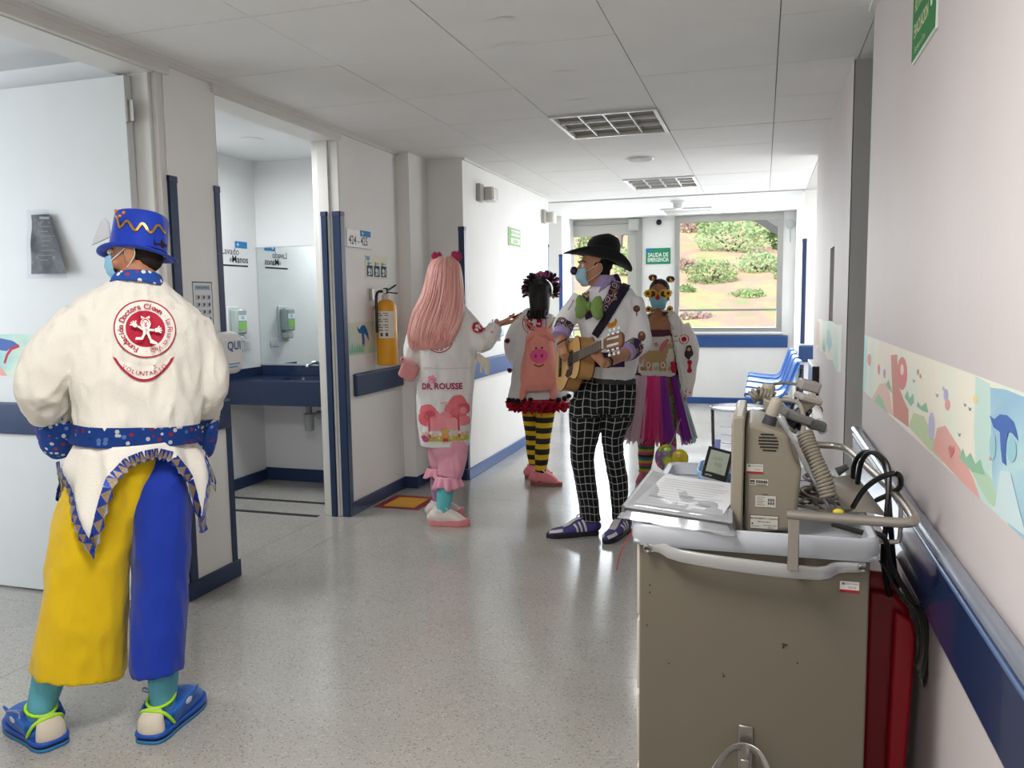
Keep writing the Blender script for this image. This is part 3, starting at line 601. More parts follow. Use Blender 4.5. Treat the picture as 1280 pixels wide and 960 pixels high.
def shrub(lab, c, r, mi, n, ls, cat='shrub', stem=.0, grp='shrubs on the slope outside'):
    rr = random.Random(int(c[0]*31+c[1]*17+n)); s = thing(cat if cat != 'tree' else 'tree', lab, cat, c, grp)
    mb = MB(); c = V(c)
    for k in range(n):
        d = V((rr.gauss(0, 1), rr.gauss(0, 1), rr.gauss(0, 1))).normalized(); q = rr.uniform(.6, 1)
        p = c+V((0, 0, stem+r[2]*.8))+V((d.x*r[0]*q, d.y*r[1]*q, d.z*r[2]*q)); a = V((rr.gauss(0, 1), rr.gauss(0, 1), rr.gauss(0, .5))).normalized(); a2, b2, w2 = frame_of(a, V((0, 0, 1)))
        l = ls*rr.uniform(.6, 1.3); mb.cur = 0
        mb.add([p, p+a*l*.5+b2*l*.28, p+a*l, p+a*l*.5-b2*l*.28+w2*l*.08], [(0, 1, 2, 3)])
    f = obj('foliage', mb, leafm[mi], s, ang=0); f['kind'] = 'stuff'
    mb = MB()
    for k in range(5): a = k*1.26; mb.tube([c-V((0, 0, .3)), c+V((math.cos(a)*r[0]*.2, math.sin(a)*r[1]*.2, stem+r[2]*.4)), c+V((math.cos(a)*r[0]*.6, math.sin(a)*r[1]*.6, stem+r[2]))], [.05, .035, .012], n=6)
    obj('stems', mb, mat('#6b5a48', .9), s); return s
def sh(px, py, rp, hp, mi, n, lab):
    Y = 15.8
    while Y < 45:
        p = onY(px, py, Y)
        if hill(p.x, Y) >= p.z: break
        Y += .1
    k = Y/1004; shrub(lab, (p.x, Y, hill(p.x, Y)-.05), (rp*k, rp*k*.5, hp*k*.55), mi, n, max(.10, 4.2*k))
sh(888, 354, 34, 30, 1, 800, 'pale green bush in the middle of the end window view')
sh(858, 338, 12, 16, 4, 350, 'small pinkish bush at the left of the end window view')
sh(950, 340, 30, 26, 2, 700, 'light green bush right of the middle in the end window view')
sh(915, 314, 46, 40, 2, 1300, 'broad light green bush above the middle of the end window view')
sh(962, 296, 36, 34, 0, 800, 'green bush near the upper right edge of the end window view')
sh(868, 290, 22, 22, 4, 600, 'pinkish brown bush at the top left of the end window view')
sh(925, 274, 54, 34, 0, 900, 'dark green bush at the top of the slope behind the end window')
sh(985, 350, 16, 20, 0, 400, 'green bush at the right edge of the slope, half hidden by the frame')
sh(870, 398, 22, 8, 4, 500, 'low reddish hedge along the road under the window bar')
sh(985, 312, 26, 34, 3, 700, 'dark green bush at the right edge of the end window, above the middle')
sh(895, 292, 24, 22, 1, 600, 'rounded green bush high on the slope, left of the broad one')
sh(935, 372, 20, 12, 1, 400, 'low green bush just above the window bar, right of the middle')
sh(855, 365, 14, 10, 0, 300, 'small green tuft at the left edge above the window bar')
sh(785, 345, 22, 40, 2, 700, 'pale green bush seen through the glass of the end door')
sh(740, 325, 22, 40, 0, 600, 'darker bush seen through the end door behind the black hat')
sh(792, 410, 16, 14, 2, 400, 'low pale bush at the foot of the end door view')
for px, py, Y, lab in ((793, 292, 24, 'thin bare pale tree seen in the upper glass of the end door'), (772, 290, 26, 'second thin tree in the upper left glass of the end door')):
    p = onY(px, py, Y); z = hill(p.x, Y); s = thing('tree', lab, 'tree', (p.x, Y, z))
    mb = MB().tube([(p.x, Y, z-.2), (p.x+.1, Y, z+2), (p.x-.1, Y, z+4.5)], [.12, .09, .04], n=7); obj('trunk', mb, mat('#8d8073', .9), s)
    rr = random.Random(px)
    for k in range(14): a = rr.uniform(0, 6.28); h0 = rr.uniform(.8, 3.6); l = rr.uniform(.5, 1.3); obj('branch', MB().tube([(p.x, Y, z+h0), (p.x+math.cos(a)*l*.5, Y+math.sin(a)*l*.5, z+h0+l*.4), (p.x+math.cos(a)*l, Y+math.sin(a)*l, z+h0+l*.9)], [.035, .022, .006], n=5), mat('#8d8073', .9), s)
# pergola beam outside, upper right of the window
p0, p1 = onY(945, 268, 13.2), onY(985, 292, 13.2)
o = obj('awning_beam', MB().tube([p0+(p0-p1)*.8, p1+(p1-p0)*1.5], [(.10, .05)]*2, n=4, steps=1), mat('#77706a', .8)); tag(o, 'slanting dark beam outside the upper right corner of the end window', 'beam')
# white car parked on the road
c = onY(955, 402, 13.6); car = thing('car', 'white parked car partly seen behind the lower end window', 'car', (c.x, 13.6, 0)); x, z = c.x-.62, 0
body = [(0, .32), (.02, .72), (.25, .80), (.95, .88), (1.45, 1.36), (2.75, 1.40), (3.4, .95), (4.0, .90), (4.05, .35)]
obj('car_body', MB().prism(body, (x, 14.3, z-.02), (1, 0, 0), (0, 0, 1), 1.5), mat('#e9e9e9', .25, coat=.5), car, bevel=.06, seg=3)
obj('side_window', MB().prism([(1.12, .92), (1.52, 1.30), (2.68, 1.33), (3.15, .95)], (x, 12.8, z-.02), (1, 0, 0), (0, 0, 1), .02), mat('#20252b', .1), car)
for wx in (.75, 3.2): obj('wheel', MB().lathe([(.30, 0), (.32, .03), (.32, .17), (.3, .2)], (x+wx, 12.78, .30), (0, 1, 0), n=20), blackp, car)
obj('headlight', MB().ball((x+.08, 12.95, .66), (.07, .12, .06)), mat('#dfe6ea', .1), car)
# ================================================================ washroom
w = thing('vanity_counter', 'dark blue washroom counter with deep front apron under the mirror', 'counter', (-3.3, 5.2, .67))
slab = mat('#22304d', .18, coat=.3, var=.1, vscale=20)
cx, cyy, ra, rb = -3.25, 5.27, .19, .15
mb = MB(); n = 28; ins = [(cx+ra*math.cos(2*PI*k/n), cyy+rb*math.sin(2*PI*k/n)) for k in range(n)]
def sq(a):
    c, s_ = math.cos(a), math.sin(a); x0, x1, y0, y1 = -3.80, -2.75, 5.0, 5.5
    t = min((x1-cx)/c if c > 1e-6 else 9, (x0-cx)/c if c < -1e-6 else 9, (y1-cyy)/s_ if s_ > 1e-6 else 9, (y0-cyy)/s_ if s_ < -1e-6 else 9); return (cx+c*t, cyy+s_*t)
angs = sorted(set([2*PI*k/n for k in range(n)]+[math.atan2(y-cyy, x-cx) % (2*PI) for x in (-3.80, -2.75) for y in (5.0, 5.5)]))
vi = [(cx+ra*math.cos(a), cyy+rb*math.sin(a), .846) for a in angs]; vo = [sq(a)+(.846,) for a in angs]; m_ = len(angs)
mb.add(vi+vo, [(i, m_+i, m_+(i+1) % m_, (i+1) % m_) for i in range(m_)])
mb.box(-3.80, -2.75, 5.0, 5.03, .672, .8459)
obj('worktop', mb, slab, w, ang=30)
obj('basin', MB().add([(cx+ra*f*math.cos(2*PI*k/n), cyy+rb*f*math.sin(2*PI*k/n), z) for f, z in ((1, .846), (.96, .80), (.8, .745), (.4, .72), (.05, .715)) for k in range(n)], [(i*n+k, (i+1)*n+k, (i+1)*n+(k+1) % n, i*n+(k+1) % n) for i in range(4) for k in range(n)]), mat('#1c2840', .2), w, ang=60)
obj('splashback', MB().box(-3.8, -2.75, 5.482, 5.5, .846, .925).box(-3.8, -3.782, 5.0, 5.482, .846, .915), slab, w, bevel=.002)
f = thing('faucet', 'chrome and black faucet on the dark washroom counter beside the jamb', 'faucet', (-3.15, 5.42, .846))
obj('body', MB().lathe([(.03, 0), (.03, .01), (.02, .015), (.019, .09), (.022, .1)], (-3.15, 5.43, .846), n=16), chrome, f)
obj('spout', MB().tube([(-3.15, 5.43, .93), (-3.17, 5.36, .96), (-3.19, 5.29, .95), (-3.195, 5.275, .93)], .013, n=10), chrome, f); obj('lever', MB().tube([(-3.15, 5.43, .945), (-3.13, 5.40, .985), (-3.08, 5.34, 1.0)], [.018, .014, .008], n=10), blackp, f)
obj('lever', MB().tube([(-3.12, 5.43, .91), (-3.06, 5.41, .93)], [.02, .016], n=10, steps=1), blackp, f)
f.location.x -= .06
s = thing('soap_bottle', 'teal soap bottle on the washroom counter by the faucet', 'bottle', (-3.02, 5.4, .846))
obj('bottle', MB().tube([(-3.04, 5.42, .847), (-3.04, 5.42, .98), (-3.04, 5.42, 1.0)], [(.045, .03), (.045, .03), (.03, .02)], n=16, steps=2, sup=3), mat('#4fa3ad', .25), s); obj('pump', MB().tube([(-3.04, 5.42, 1.0), (-3.04, 5.42, 1.03), (-3.07, 5.40, 1.035)], .009, n=8), whitepl, s); obj('label', MB().box(-3.075, -3.005, 5.386, 5.391, .88, .96), mat('#c8e2e6', .4), s)
s.location.x += .0
t = thing('drain_pipe', 'grey plastic sink trap and pipe under the washroom counter', 'pipe', (-3.15, 5.25, .5)); gp = mat('#9b9c9d', .4)
obj('tailpiece', MB().tube([(-3.17, 5.27, .72), (-3.17, 5.27, .47)], .022, n=14, steps=1), gp, t); obj('trap_cup', MB().lathe([(.02, 0), (.034, .005), (.036, .10), (.040, .11), (.040, .13), (.03, .135)], (-3.17, 5.27, .45), n=16), gp, t)
obj('outlet_pipe', MB().tube([(-3.17, 5.27, .57), (-3.10, 5.31, .57), (-3.06, 5.34, .575), (-3.03, 5.42, .58), (-3.03, 5.49, .58)], .018, n=12), gp, t); obj('nut', MB().lathe([(.03, 0), (.032, .02), (.03, .04)], (-3.12, 5.297, .57), (.07, .04, 0), n=10), gp, t); obj('wall_flange', MB().lathe([(.045, 0), (.04, .01)], (-3.03, 5.498, .58), (0, -1, 0)), chrome, t)
obj('supply_hose', MB().tube([(-2.95, 5.49, .60), (-2.97, 5.40, .62), (-3.07, 5.38, .68), (-3.13, 5.40, .74)], .008, n=8), steel, t)
t.location.x -= .08
m = thing('wall_mirror', 'frameless washroom mirror above the counter, reflecting the corridor', 'mirror', (-3.25, 5.49, .93))
obj('mirror_glass', MB().box(-3.795, -2.76, 5.488, 5.499, .93, 1.845), mat('#e4eaea', .015, 1), m, ang=0); obj('edge_trim', MB().box(-3.799, -2.76, 5.480, 5.488, .925, .938).box(-3.799, -2.76, 5.484, 5.4878, 1.842, 1.848), mat('#bcc2c6', .3, .5), m)
def wall_soap(x, lab, y0, z0, s=1):
    d = thing('soap_dispenser', lab, 'dispenser', (x, y0, z0))
    obj('bracket', MB().box(x, x+.012, y0-.075, y0+.075, z0-.02, z0+.27), mat('#cfd3d3', .3), d, bevel=.006); obj('tank', MB().box(x+.012, x+.085, y0-.06, y0+.06, z0+.06, z0+.25), mat('#c4d3cf', .15, trans=.4), d, bevel=.018, seg=3)
    obj('green_label', MB().box(x+.0855, x+.0865, y0-.048, y0+.048, z0+.10, z0+.155), mat('#86c466', .4), d); obj('white_label', MB().box(x+.0855, x+.0865, y0-.048, y0+.048, z0+.165, z0+.205), mat('#e6eef2', .4), d)
    P = Print((x+.0868, y0, z0+.185), (0, 1, 0), (0, 0, 1)); P.text('O2', 0, 0, .03, '#4a6aa0', .02); P.build('lettering', d)
    obj('push_lever', MB().box(x+.01, x+.075, y0-.045, y0+.045, z0, z0+.055), mat('#b9c0bd', .3), d, bevel=.012); obj('nozzle', MB().tube([(x+.04, y0, z0), (x+.04, y0, z0-.025)], .01, n=8, steps=1), mat('#d8d04f', .4), d)
wall_soap(-3.8, 'clear wall soap dispenser with green label left of the washroom mirror', 5.16, 1.12)
o = thing('wall_socket', 'small white switch plate under the soap dispenser left of the mirror', 'switch', (-3.8, 5.22, 1.08)); obj('plate', MB().box(-3.8, -3.79, 5.24, 5.35, 1.06, 1.13), whitepl, o, bevel=.004); obj('rocker', MB().box(-3.79, -3.786, 5.27, 5.32, 1.075, 1.115), mat('#cfcfca', .4), o)
s = thing('wall_sign', 'hand washing wall sign left of the washroom mirror with blue tab and black line', 'sign', (-3.8, 5.23, 1.79))
P = Print((-3.799, 5.225, 1.775), (0, 1, 0), (0, 0, 1)); P.text('Lavado', -.06, .025, .075, '#30343a'); P.text('de', -.05, -.035, .05, '#30343a'); P.text('Manos', .055, -.033, .075, '#1d2025', .012); P.build('lettering', s); Print((-3.799, 5.225, 1.775), (0, 1, 0), (0, 0, 1)).rect(-.17, -.085, .32, .012, '#23262b').build('underline', s); P = Print((-3.799, 5.225, 1.775), (0, 1, 0), (0, 0, 1))
P.rect(.0, .055, .15, .05, '#2f80bd'); P.rect(.02, .078, .03, .006, '#e8f0f4'); P.rect(.032, .066, .006, .03, '#e8f0f4'); P.build('blue_tab', s)
for i, (y, x0, x1, lab) in enumerate(((4.90, -3.72, -2.84, 'long black anti slip strip across the washroom floor, nearer the counter'), (4.585, -3.6, -2.79, 'black anti slip strip across the washroom floor, nearer the corridor'))):
    o = obj('floor_strip', MB().box(x0, x1, y-.022, y+.022, 0, .002), mat('#2e3036', .8), ang=0); tag(o, lab, 'floor strip')
# floor marking under the extinguisher
o = thing('floor_marking', 'yellow floor marking with dark red border below the fire extinguisher', 'floor marking', (-2.38, 5.08, 0))
obj('border', MB().box(-2.545, -2.205, 4.895, 5.255, 0, .0015), mat('#8f2733', .5), o, ang=0); obj('field', MB().box(-2.49, -2.26, 4.945, 5.205, .0015, .0025), mat('#e0a12e', .5, var=.1), o, ang=0)
# fire extinguisher
e = thing('fire_extinguisher', 'yellow fire extinguisher hanging on the wall above the blue rail', 'fire extinguisher', (-2.49, 5.08, .97)); ex, ey = -2.492, 5.08
yel = mat('#e09a18', .3, coat=.3)
obj('cylinder', MB().lathe([(.066, 0), (.073, .006), (.074, .02), (.074, .39), (.068, .42), (.045, .445), (.025, .452)], (ex, ey, .972), n=28), yel, e)
obj('collar', MB().lathe([(.028, 0), (.028, .03), (.018, .035), (.018, .05)], (ex, ey, 1.424), n=16), mat('#c9c5bb', .3), e)
obj('valve', MB().lathe([(.02, 0), (.02, .035), (.012, .04)], (ex, ey, 1.465), n=14), blackp, e)
obj('handle', MB().obox((ex+.02, ey+.03, 1.498), ((.5, .85, .55), (-.85, .5, 0), (0, -.5, .85)), (.055, .010, .005)), blackp, e, bevel=.003); obj('handle', MB().obox((ex+.02, ey+.03, 1.472), ((.5, .85, -.1), (-.85, .5, 0), (0, .1, .99)), (.06, .009, .004)), blackp, e, bevel=.003)
obj('gauge', MB().lathe([(.016, 0), (.016, .012)], (ex, ey-.02, 1.482), (0, -1, 0), n=16), mat('#d9d9d4', .2), e); obj('hose', MB().tube([(ex-.01, ey-.02, 1.48), (ex-.03, ey-.07, 1.47), (ex-.03, ey-.088, 1.38), (ex-.03, ey-.088, 1.20)], .010, n=8), blackp, e)
mbl = MB(); kk = 10
for hgt in (1.16, 1.345):
    for k in range(kk): a = -PI/2-.1+(k/(kk-1))*1.55-.25; mbl.v.append(V((ex+.0748*math.cos(a), ey+.0748*math.sin(a), hgt)))
mbl.f = [(k, k+1, kk+k+1, kk+k) for k in range(kk-1)]; mbl.mi = [0]*len(mbl.f); obj('label', mbl, mat('#ddd8cc', .5), e)
bx = MB(); a0 = -PI/2+.18
for z, ww in ((1.33, .05), (1.315, .06), (1.29, .05), (1.275, .055), (1.25, .04), (1.235, .055), (1.215, .05)): 
    for k in range(6):
        if (k*7+int(z*1000)) % 4 == 0: continue
        a = a0+(k-2.8)*.16; bx.obox((ex+.0752*math.cos(a), ey+.0752*math.sin(a), z), ((-math.sin(a), math.cos(a), 0), (0, 0, 1), (math.cos(a), math.sin(a), 0)), (.0052, .003, .0003))
for k in (1, 4): a = a0+(k-2.3)*.16; bx.obox((ex+.0752*math.cos(a), ey+.0752*math.sin(a), 1.185), ((-math.sin(a), math.cos(a), 0), (0, 0, 1), (math.cos(a), math.sin(a), 0)), (.009, .012, .0003))
obj('label_print', bx, mat('#4a4a4a', .5), e, ang=0)
obj('wall_bracket', MB().box(XL, XL+.025, ey-.07, ey-.045, 1.42, 1.50).box(XL, ex-.06, ey-.02, ey+.02, 1.36, 1.38), steel, e, bevel=.003)
# signs by the extinguisher
s = thing('room_sign', 'white room number sign 424 - 425 with blue tab', 'sign', (XL, 4.88, 1.82)); obj('sign_board', MB().box(XL, XL+.006, 4.715, 5.055, 1.765, 1.885), mat('#e6e6e3', .35), s, bevel=.002)
P = Print((XL+.0065, 4.885, 1.825), (0, 1, 0), (0, 0, 1)); P.text('424 - 425', -.015, -.012, .08, '#5c6168', .012, sx=.85); P.rect(.01, .022, .15, .04, '#3f8bc4'); P.rect(.03, .039, .03, .006, '#eaf2f6'); P.rect(.042, .027, .006, .03, '#eaf2f6'); P.rect(-.17, -.06, .34, .006, '#c3c7ca'); P.build('lettering', s)
s = thing('safety_sign', 'small cream extinguisher pictogram sign with three dark squares', 'sign', (XL, 5.13, 1.65)); obj('sign_board', MB().box(XL, XL+.005, 4.965, 5.29, 1.575, 1.728), mat('#e3e3cd', .4), s)
P = Print((XL+.0055, 5.1275, 1.6515), (0, 1, 0), (0, 0, 1)); P.rect(-.155, .04, .05, .028, '#6fa3c9')
for i, c in enumerate(('#58a09a', '#b98a7a', '#8a8f55')):
    x = -.105+i*.105; P.disc(x-.02, .02, .014, c, n=10); P.line([(x-.005, .022), (x+.03, .022)], .008, '#a8aa98'); P.rect(x-.045, -.068, .085, .075, '#31506a'); P.disc(x-.01, -.025, .016, '#dfe6e0', n=8); P.poly([(x-.03, -.06), (x-.01, -.035), (x+.01, -.06)], '#dfe6e0'); P.rect(x+.012, -.055, .012, .04, '#dfe6e0')
P.build('lettering', s)
# pier: poster and dispenser
s = thing('poster', 'small framed hand hygiene poster on the white pier', 'poster', (XL, 3.28, 1.4)); obj('sheet', MB().box(XL, XL+.003, 3.207, 3.352, 1.285, 1.515), mat('#e4e4e2', .4), s)
P = Print((XL+.0032, 3.2795, 1.40), (0, 1, 0), (0, 0, 1)); P.rect(-.0715, -.114, .143, .228, '#33383f'); P.rect(-.067, -.109, .134, .218, '#e2e4e4'); P.rect(-.055, .075, .11, .022, '#9fb9cc'); P.text('HIGIENE DE MANOS', 0, .086, .013, '#2b3a4a', .01, sx=.8)
for r_ in range(4):
    for c_ in range(3): P.rect(-.055+c_*.038, .025-r_*.035, .032, .027, '#c3c7cb'); P.poly([(x_-.045+c_*.038+.006, y_+.028-r_*.035+.004) for x_, y_ in ((0, 0), (.015, .002), (.018, .012), (.008, .018), (.002, .01))], '#565d66')
P.build('print', s)
d = thing('towel_dispenser', 'white rounded paper dispenser on the pier edge behind the right sleeve', 'dispenser', (XL, 3.38, 1.05)); 
obj('housing', MB().box(XL, XL+.10, 3.24, 3.46, 1.06, 1.27), whitepl, d, bevel=.045, seg=5); P = Print((XL+.1005, 3.35, 1.2), (0, 1, 0), (0, 0, 1)); P.text('QUI', .02, .0, .06, '#3c5f95', .02); P.build('lettering', d)
for w_, v_ in ((.09, -.09), (.07, -.105)): Print((XL+.1005, 3.35, 1.2), (0, 1, 0), (0, 0, 1)).rect(-.03, v_, w_, .006, '#6aa0cf').build('blue_line', d)
# plastic sleeve with notice on the door leaf
s = thing('plastic_sleeve', 'crumpled clear plastic sleeve with dark printed notice taped to the open door', 'notice', (-3.25, 2.97, 1.7))
pp = [onY(x, y, 2.984) for x, y in ((43, 269), (66, 268), (92, 342), (48, 343))]
mb = MB(); N_ = 8
for j in range(N_+1):
    for i in range(N_+1):
        a, b = i/N_, j/N_; p = (pp[0]*(1-a)+pp[1]*a)*(1-b)+(pp[3]*(1-a)+pp[2]*a)*b; p = p+V((0, -.018-.03*(b*.7+.3*noise.noise((a*3, b*3, 2))), 0)); mb.v.append(p)
mb.f = [(j*(N_+1)+i, j*(N_+1)+i+1, (j+1)*(N_+1)+i+1, (j+1)*(N_+1)+i) for j in range(N_) for i in range(N_)]; mb.mi = [0]*len(mb.f)
m, n, L, b = node_mat(.45, .3); tc = n.new('ShaderNodeTexCoord'); t = n.new('ShaderNodeTexNoise'); t.inputs['Scale'].default_value = 30; L.new(tc.outputs['Object'], t.inputs[0]); r = ramp(n, [(.35, '#3c3d40'), (.6, '#55565a'), (.75, '#8c8d90')]); L.new(t.outputs['Fac'], r.inputs[0]); L.new(r.outputs[0], b.inputs['Base Color'])
pg = obj('notice_page', mb, m, s)
P = Print(pp[0]*.5+pp[2]*.5+V((0, -.0, 0)), (pp[1]-pp[0]), (pp[0]-pp[3])); 
for i in range(9): P.rect(-.045, .10-i*.022, .085-.02*(i % 3), .004, '#8f9094')
P.rect(-.05, .115, .075, .012, '#b4b5b8'); P.build('print', s, bvh=bvh_of(pg), off=.001)
mb2 = MB(); mb2.v = [v+V((0, -.004+.006*noise.noise((v.x*30, v.z*30, 1)), 0))+((v-(pp[0]+pp[2])*.5)*.16) for v in mb.v]; mb2.f = mb.f; mb2.mi = mb.mi
obj('clear_cover', mb2, clear_mat('#f2f4f6', .04, .3, .02), s)
# ================================================================ the medical cart
beige = mat('#6a6356', .42, var=.03, vscale=2); tray_m = mat('#a9acb2', .32); metal = mat('#a8a29a', .3, .85)  # cabinet beige darkened: the shade on the cart is put into its colour
c = thing('medical_cart', 'beige medical cart with grey tray top and steel rail against the right wall', 'cart', (-.02, 2.1, 0))
X0, X1, Y0, Y1 = -.258, .224, 1.78, 2.44
obj('cabinet', MB().box(X0, X1, Y0, Y1, .10, .856), beige, c, bevel=.004)
mb = MB(); o_ = .013
mb.prism([(X0-o_, Y0-o_), (X1+o_, Y0-o_), (X1+o_, Y1+.05), (X0-o_, Y1+.05)], (0, 0, .852), (1, 0, 0), (0, 1, 0), .012)
obj('tray_floor', mb, tray_m, c, bevel=.01)
def lip(r): return MB()
mb = MB(); ring = []
def rrect(x0, x1, y0, y1, r, n=5): return [(cx_+r*math.cos(a), cy_+r*math.sin(a)) for cx_, cy_, a0 in ((x1-r, y0+r, -PI/2), (x1-r, y1-r, 0), (x0+r, y1-r, PI/2), (x0+r, y0+r, PI)) for a in [a0+PI/2*k/n for k in range(n+1)]]
loops = [(rrect(X0-.013, X1+.013, Y0-.013, Y1+.05, .03), .850), (rrect(X0-.019, X1+.019, Y0-.019, Y1+.056, .035), .868), (rrect(X0-.017, X1+.017, Y0-.017, Y1+.054, .034), .893), (rrect(X0-.010, X1+.010, Y0-.010, Y1+.047, .03), .899), (rrect(X0+.002, X1-.002, Y0+.002, Y1+.035, .026), .895), (rrect(X0+.012, X1-.012, Y0+.012, Y1+.025, .022), .866)]
k_ = len(loops[0][0]); mb.add([(x, y, z) for lp, z in loops for x, y in lp], [(i*k_+j, i*k_+(j+1) % k_, (i+1)*k_+(j+1) % k_, (i+1)*k_+j) for i in range(len(loops)-1) for j in range(k_)])
obj('tray_rim', mb, tray_m, c, ang=50)
obj('front_handle', MB().tube([(-.243, Y0-.006, .845), (-.21, Y0-.010, .848), (-.165, Y0-.028, .838), (-.02, Y0-.034, .828), (.12, Y0-.030, .824), (.16, Y0-.010, .834), (.214, Y0-.006, .838)], [(.010, .011), (.006, .013), (.006, .0145), (.006, .0155), (.006, .0145), (.006, .013), (.010, .011)], n=12, side=(0, 1, 0), sup=3), mat('#a9a9a8', .3, .4), c)
for x, z in ((-.238, .845), (.206, .8385)): sc_ = obj('screw', MB().lathe([(.0095, 0), (.0095, .004), (.006, .006), (.002, .003)], (x, Y0-.016, z), (0, -1, 0), n=14), mat('#8d8c8a', .3, .9), c); obj('screw_slot', MB().box(x-.006, x+.006, Y0-.0225, Y0-.0218, z-.001, z+.001), blackp, sc_)
obj('rail', MB().tube([(.055, Y0-.060, .955), (.12, Y0-.060, .953), (.25, Y0-.056, .950), (.288, Y0-.05, .951), (.300, Y0-.01, .952), (.297, 1.95, .953), (.262, 2.35, .953), (.245, 2.50, .954), (.225, 2.55, .955), (.19, 2.565, .955), (.08, 2.56, .955)], .0105, n=12, steps=4, side=(0, 0, 1)), metal, c, label='brushed steel guard rail')
obj('rail_post', MB().box(.058, .080, Y0-.064, Y0-.056, .835, .955).box(.058, .080, Y0-.062, Y0-.004, .835, .842), metal, c, bevel=.002); obj('rail_post', MB().box(.13, .15, 2.55, 2.562, .86, .955), metal, c, bevel=.002)
obj('side_hook', MB().tube([(.235, 1.90, .858), (.285, 1.90, .86), (.297, 1.90, .872), (.297, 1.90, .952)], .005, n=8), metal, c)
obj('lower_bracket', MB().box(-.036, -.004, Y0-.006, Y0, .30, .453).box(-.03, -.01, Y0-.07, Y0, .385, .41), mat('#8d8a84', .35, .8), c, bevel=.003)
obj('bracket_hoop', MB().tube([(-.092+.0, Y0-.16, .355), (-.085, Y0-.10, .385), (-.055, Y0-.04, .408), (-.02, Y0-.02, .414), (.015, Y0-.04, .405), (.035, Y0-.10, .38), (.042, Y0-.17, .33)], [(.0022, .008)]*7, n=8, side=(0, 1, 0), sup=3), mat('#97948e', .3, .8), c)
for x in (X0+.05, X1-.05):
    for y in (Y0+.06, Y1-.06): cs = obj('caster', MB().lathe([(.04, -.012), (.045, -.006), (.045, .006), (.04, .012)], (x, y, .045), (1, 0, 0), n=18), blackp, c); obj('caster_fork', MB().box(x-.018, x-.014, y-.012, y+.012, .04, .10).box(x+.014, x+.018, y-.012, y+.012, .04, .10), metal, cs)
for k in range(4): dw = obj('drawer_front', MB().box(X0-.010, X0, Y0+.03, Y1-.03, .13+k*.18, .13+k*.18+.17), mat('#c4bcab', .4), c, bevel=.004); obj('drawer_pull', MB().box(X0-.03, X0-.01, 2.0, 2.2, .26+k*.18, .275+k*.18), metal, dw, bevel=.003)
P = Print((0, Y0-.0005, .7), (1, 0, 0), (0, 0, 1))
P.rect(.166, .078, .038, .024, '#d4d3cd'); P.rect(.166, .078, .038, .006, '#a3242c'); P.disc(.173, .097, .003, '#5d7a6a', n=8); P.text('INVENTARIO', .187, .097, .006, '#6a6a6a'); P.text('00318', .19, .089, .006, '#8a4a48')
P.build('inventory_sticker', c, rough=.5)
for pts, w_ in (([(-.045, .122), (-.03, .114), (-.01, .106)], .0016), ([(.052, -.05), (.064, -.052), (.057, -.0505), (.055, -.06)], .0032), ([(-.072, -.132), (-.066, -.142)], .0014)): Print((0, Y0-.0005, .7), (1, 0, 0), (0, 0, 1)).line(pts, w_, '#2e2a26').build('scuff_mark', c)
for x, z in ((-.234, .055), (-.234, .038), (-.24, -.04), (-.19, -.125), (-.07, -.14), (.085, -.09)): Print((0, Y0-.0005, .7), (1, 0, 0), (0, 0, 1)).disc(x, z, .002, '#2e2a26', n=7).build('paint_chip', c)
# red bin between cart and wall
r = thing('red_bin', 'dark red plastic waste bin wedged between the medical cart and the right wall', 'bin', (.30, 2.2, 0))
obj('bin_body', MB().prism([(.252, 0), (.335, 0), (.347, .35), (.356, .60), (.346, .655), (.318, .695), (.285, .70), (.252, .70)], (0, 2.42, 0), (1, 0, 0), (0, 0, 1), .38), mat('#8e1220', .35, var=.05), r, bevel=.012, seg=3)
obj('bin_rib', MB().prism([(.30, .02), (.338, .02), (.350, .35), (.3595, .60), (.35, .64), (.31, .66)], (0, 2.035, 0), (1, 0, 0), (0, 0, 1), .02), mat('#9c1524', .35), r, bevel=.008); obj('bin_lid', MB().box(.245, .325, 2.03, 2.43, .70, .745), mat('#86101d', .35), r, bevel=.014, seg=3)
obj('bin_caster', MB().lathe([(.03, -.012), (.034, 0), (.03, .012)], (.355, 2.2, .034), (1, 0, 0), n=16), blackp, r)
# defibrillator
d = thing('defibrillator', 'beige defibrillator monitor standing upright on the cart tray', 'medical device', (.01, 2.0, .866))
YF = 1.865; dv = mat('#7f7769', .45, var=.03); dv2 = mat('#8d8576', .45)
prof = [onY(x, y, YF) for x, y in ((930, 668), (931, 531), (940, 529), (978, 541), (986, 546), (992, 570), (1002, 588), (998, 632), (994, 664))]
bz = .866
poly = [(p.x, max(p.z, bz)) for p in prof]
hs = obj('housing', MB().prism(poly, (0, 2.13, 0), (1, 0, 0), (0, 0, 1), .265), dv, d, bevel=.010, seg=3)
pf = [(-.063, bz), (-.036, bz), (-.034, 1.13), (-.036, 1.137), (-.056, 1.137), (-.0615, 1.13)]
obj('front_panel', MB().prism(pf, (0, 2.16, 0), (1, 0, 0), (0, 0, 1), .312), dv2, d, bevel=.005, seg=2)
obj('screen', MB().box(-.0645, -.063, 1.92, 2.08, 1.0, 1.11), mat('#20282a', .15), d)
gv_ = MB(); c0 = onY(1007-20+4-31, 552, YF)  # speaker slots
c0 = onY(1003-44, 553, YF)
for k in range(6):
    z = c0.z+.018-k*.0072; hw = .0215*math.sqrt(max(.15, 1-((k-2.5)/3.4)**2)); gv_.box(c0.x-hw+.001*k, c0.x+hw+.001*k, YF-.0012, YF+.004, z-.0017, z+.0017)
obj('speaker_slots', gv_, mat('#1d1c1a', .7), d, ang=0)
P = Print((0, YF-.0006, 1.0), (1, 0, 0), (0, 0, 1))
def dq(px, py): q = onY(px, py, YF); return q.x, q.z-1.0
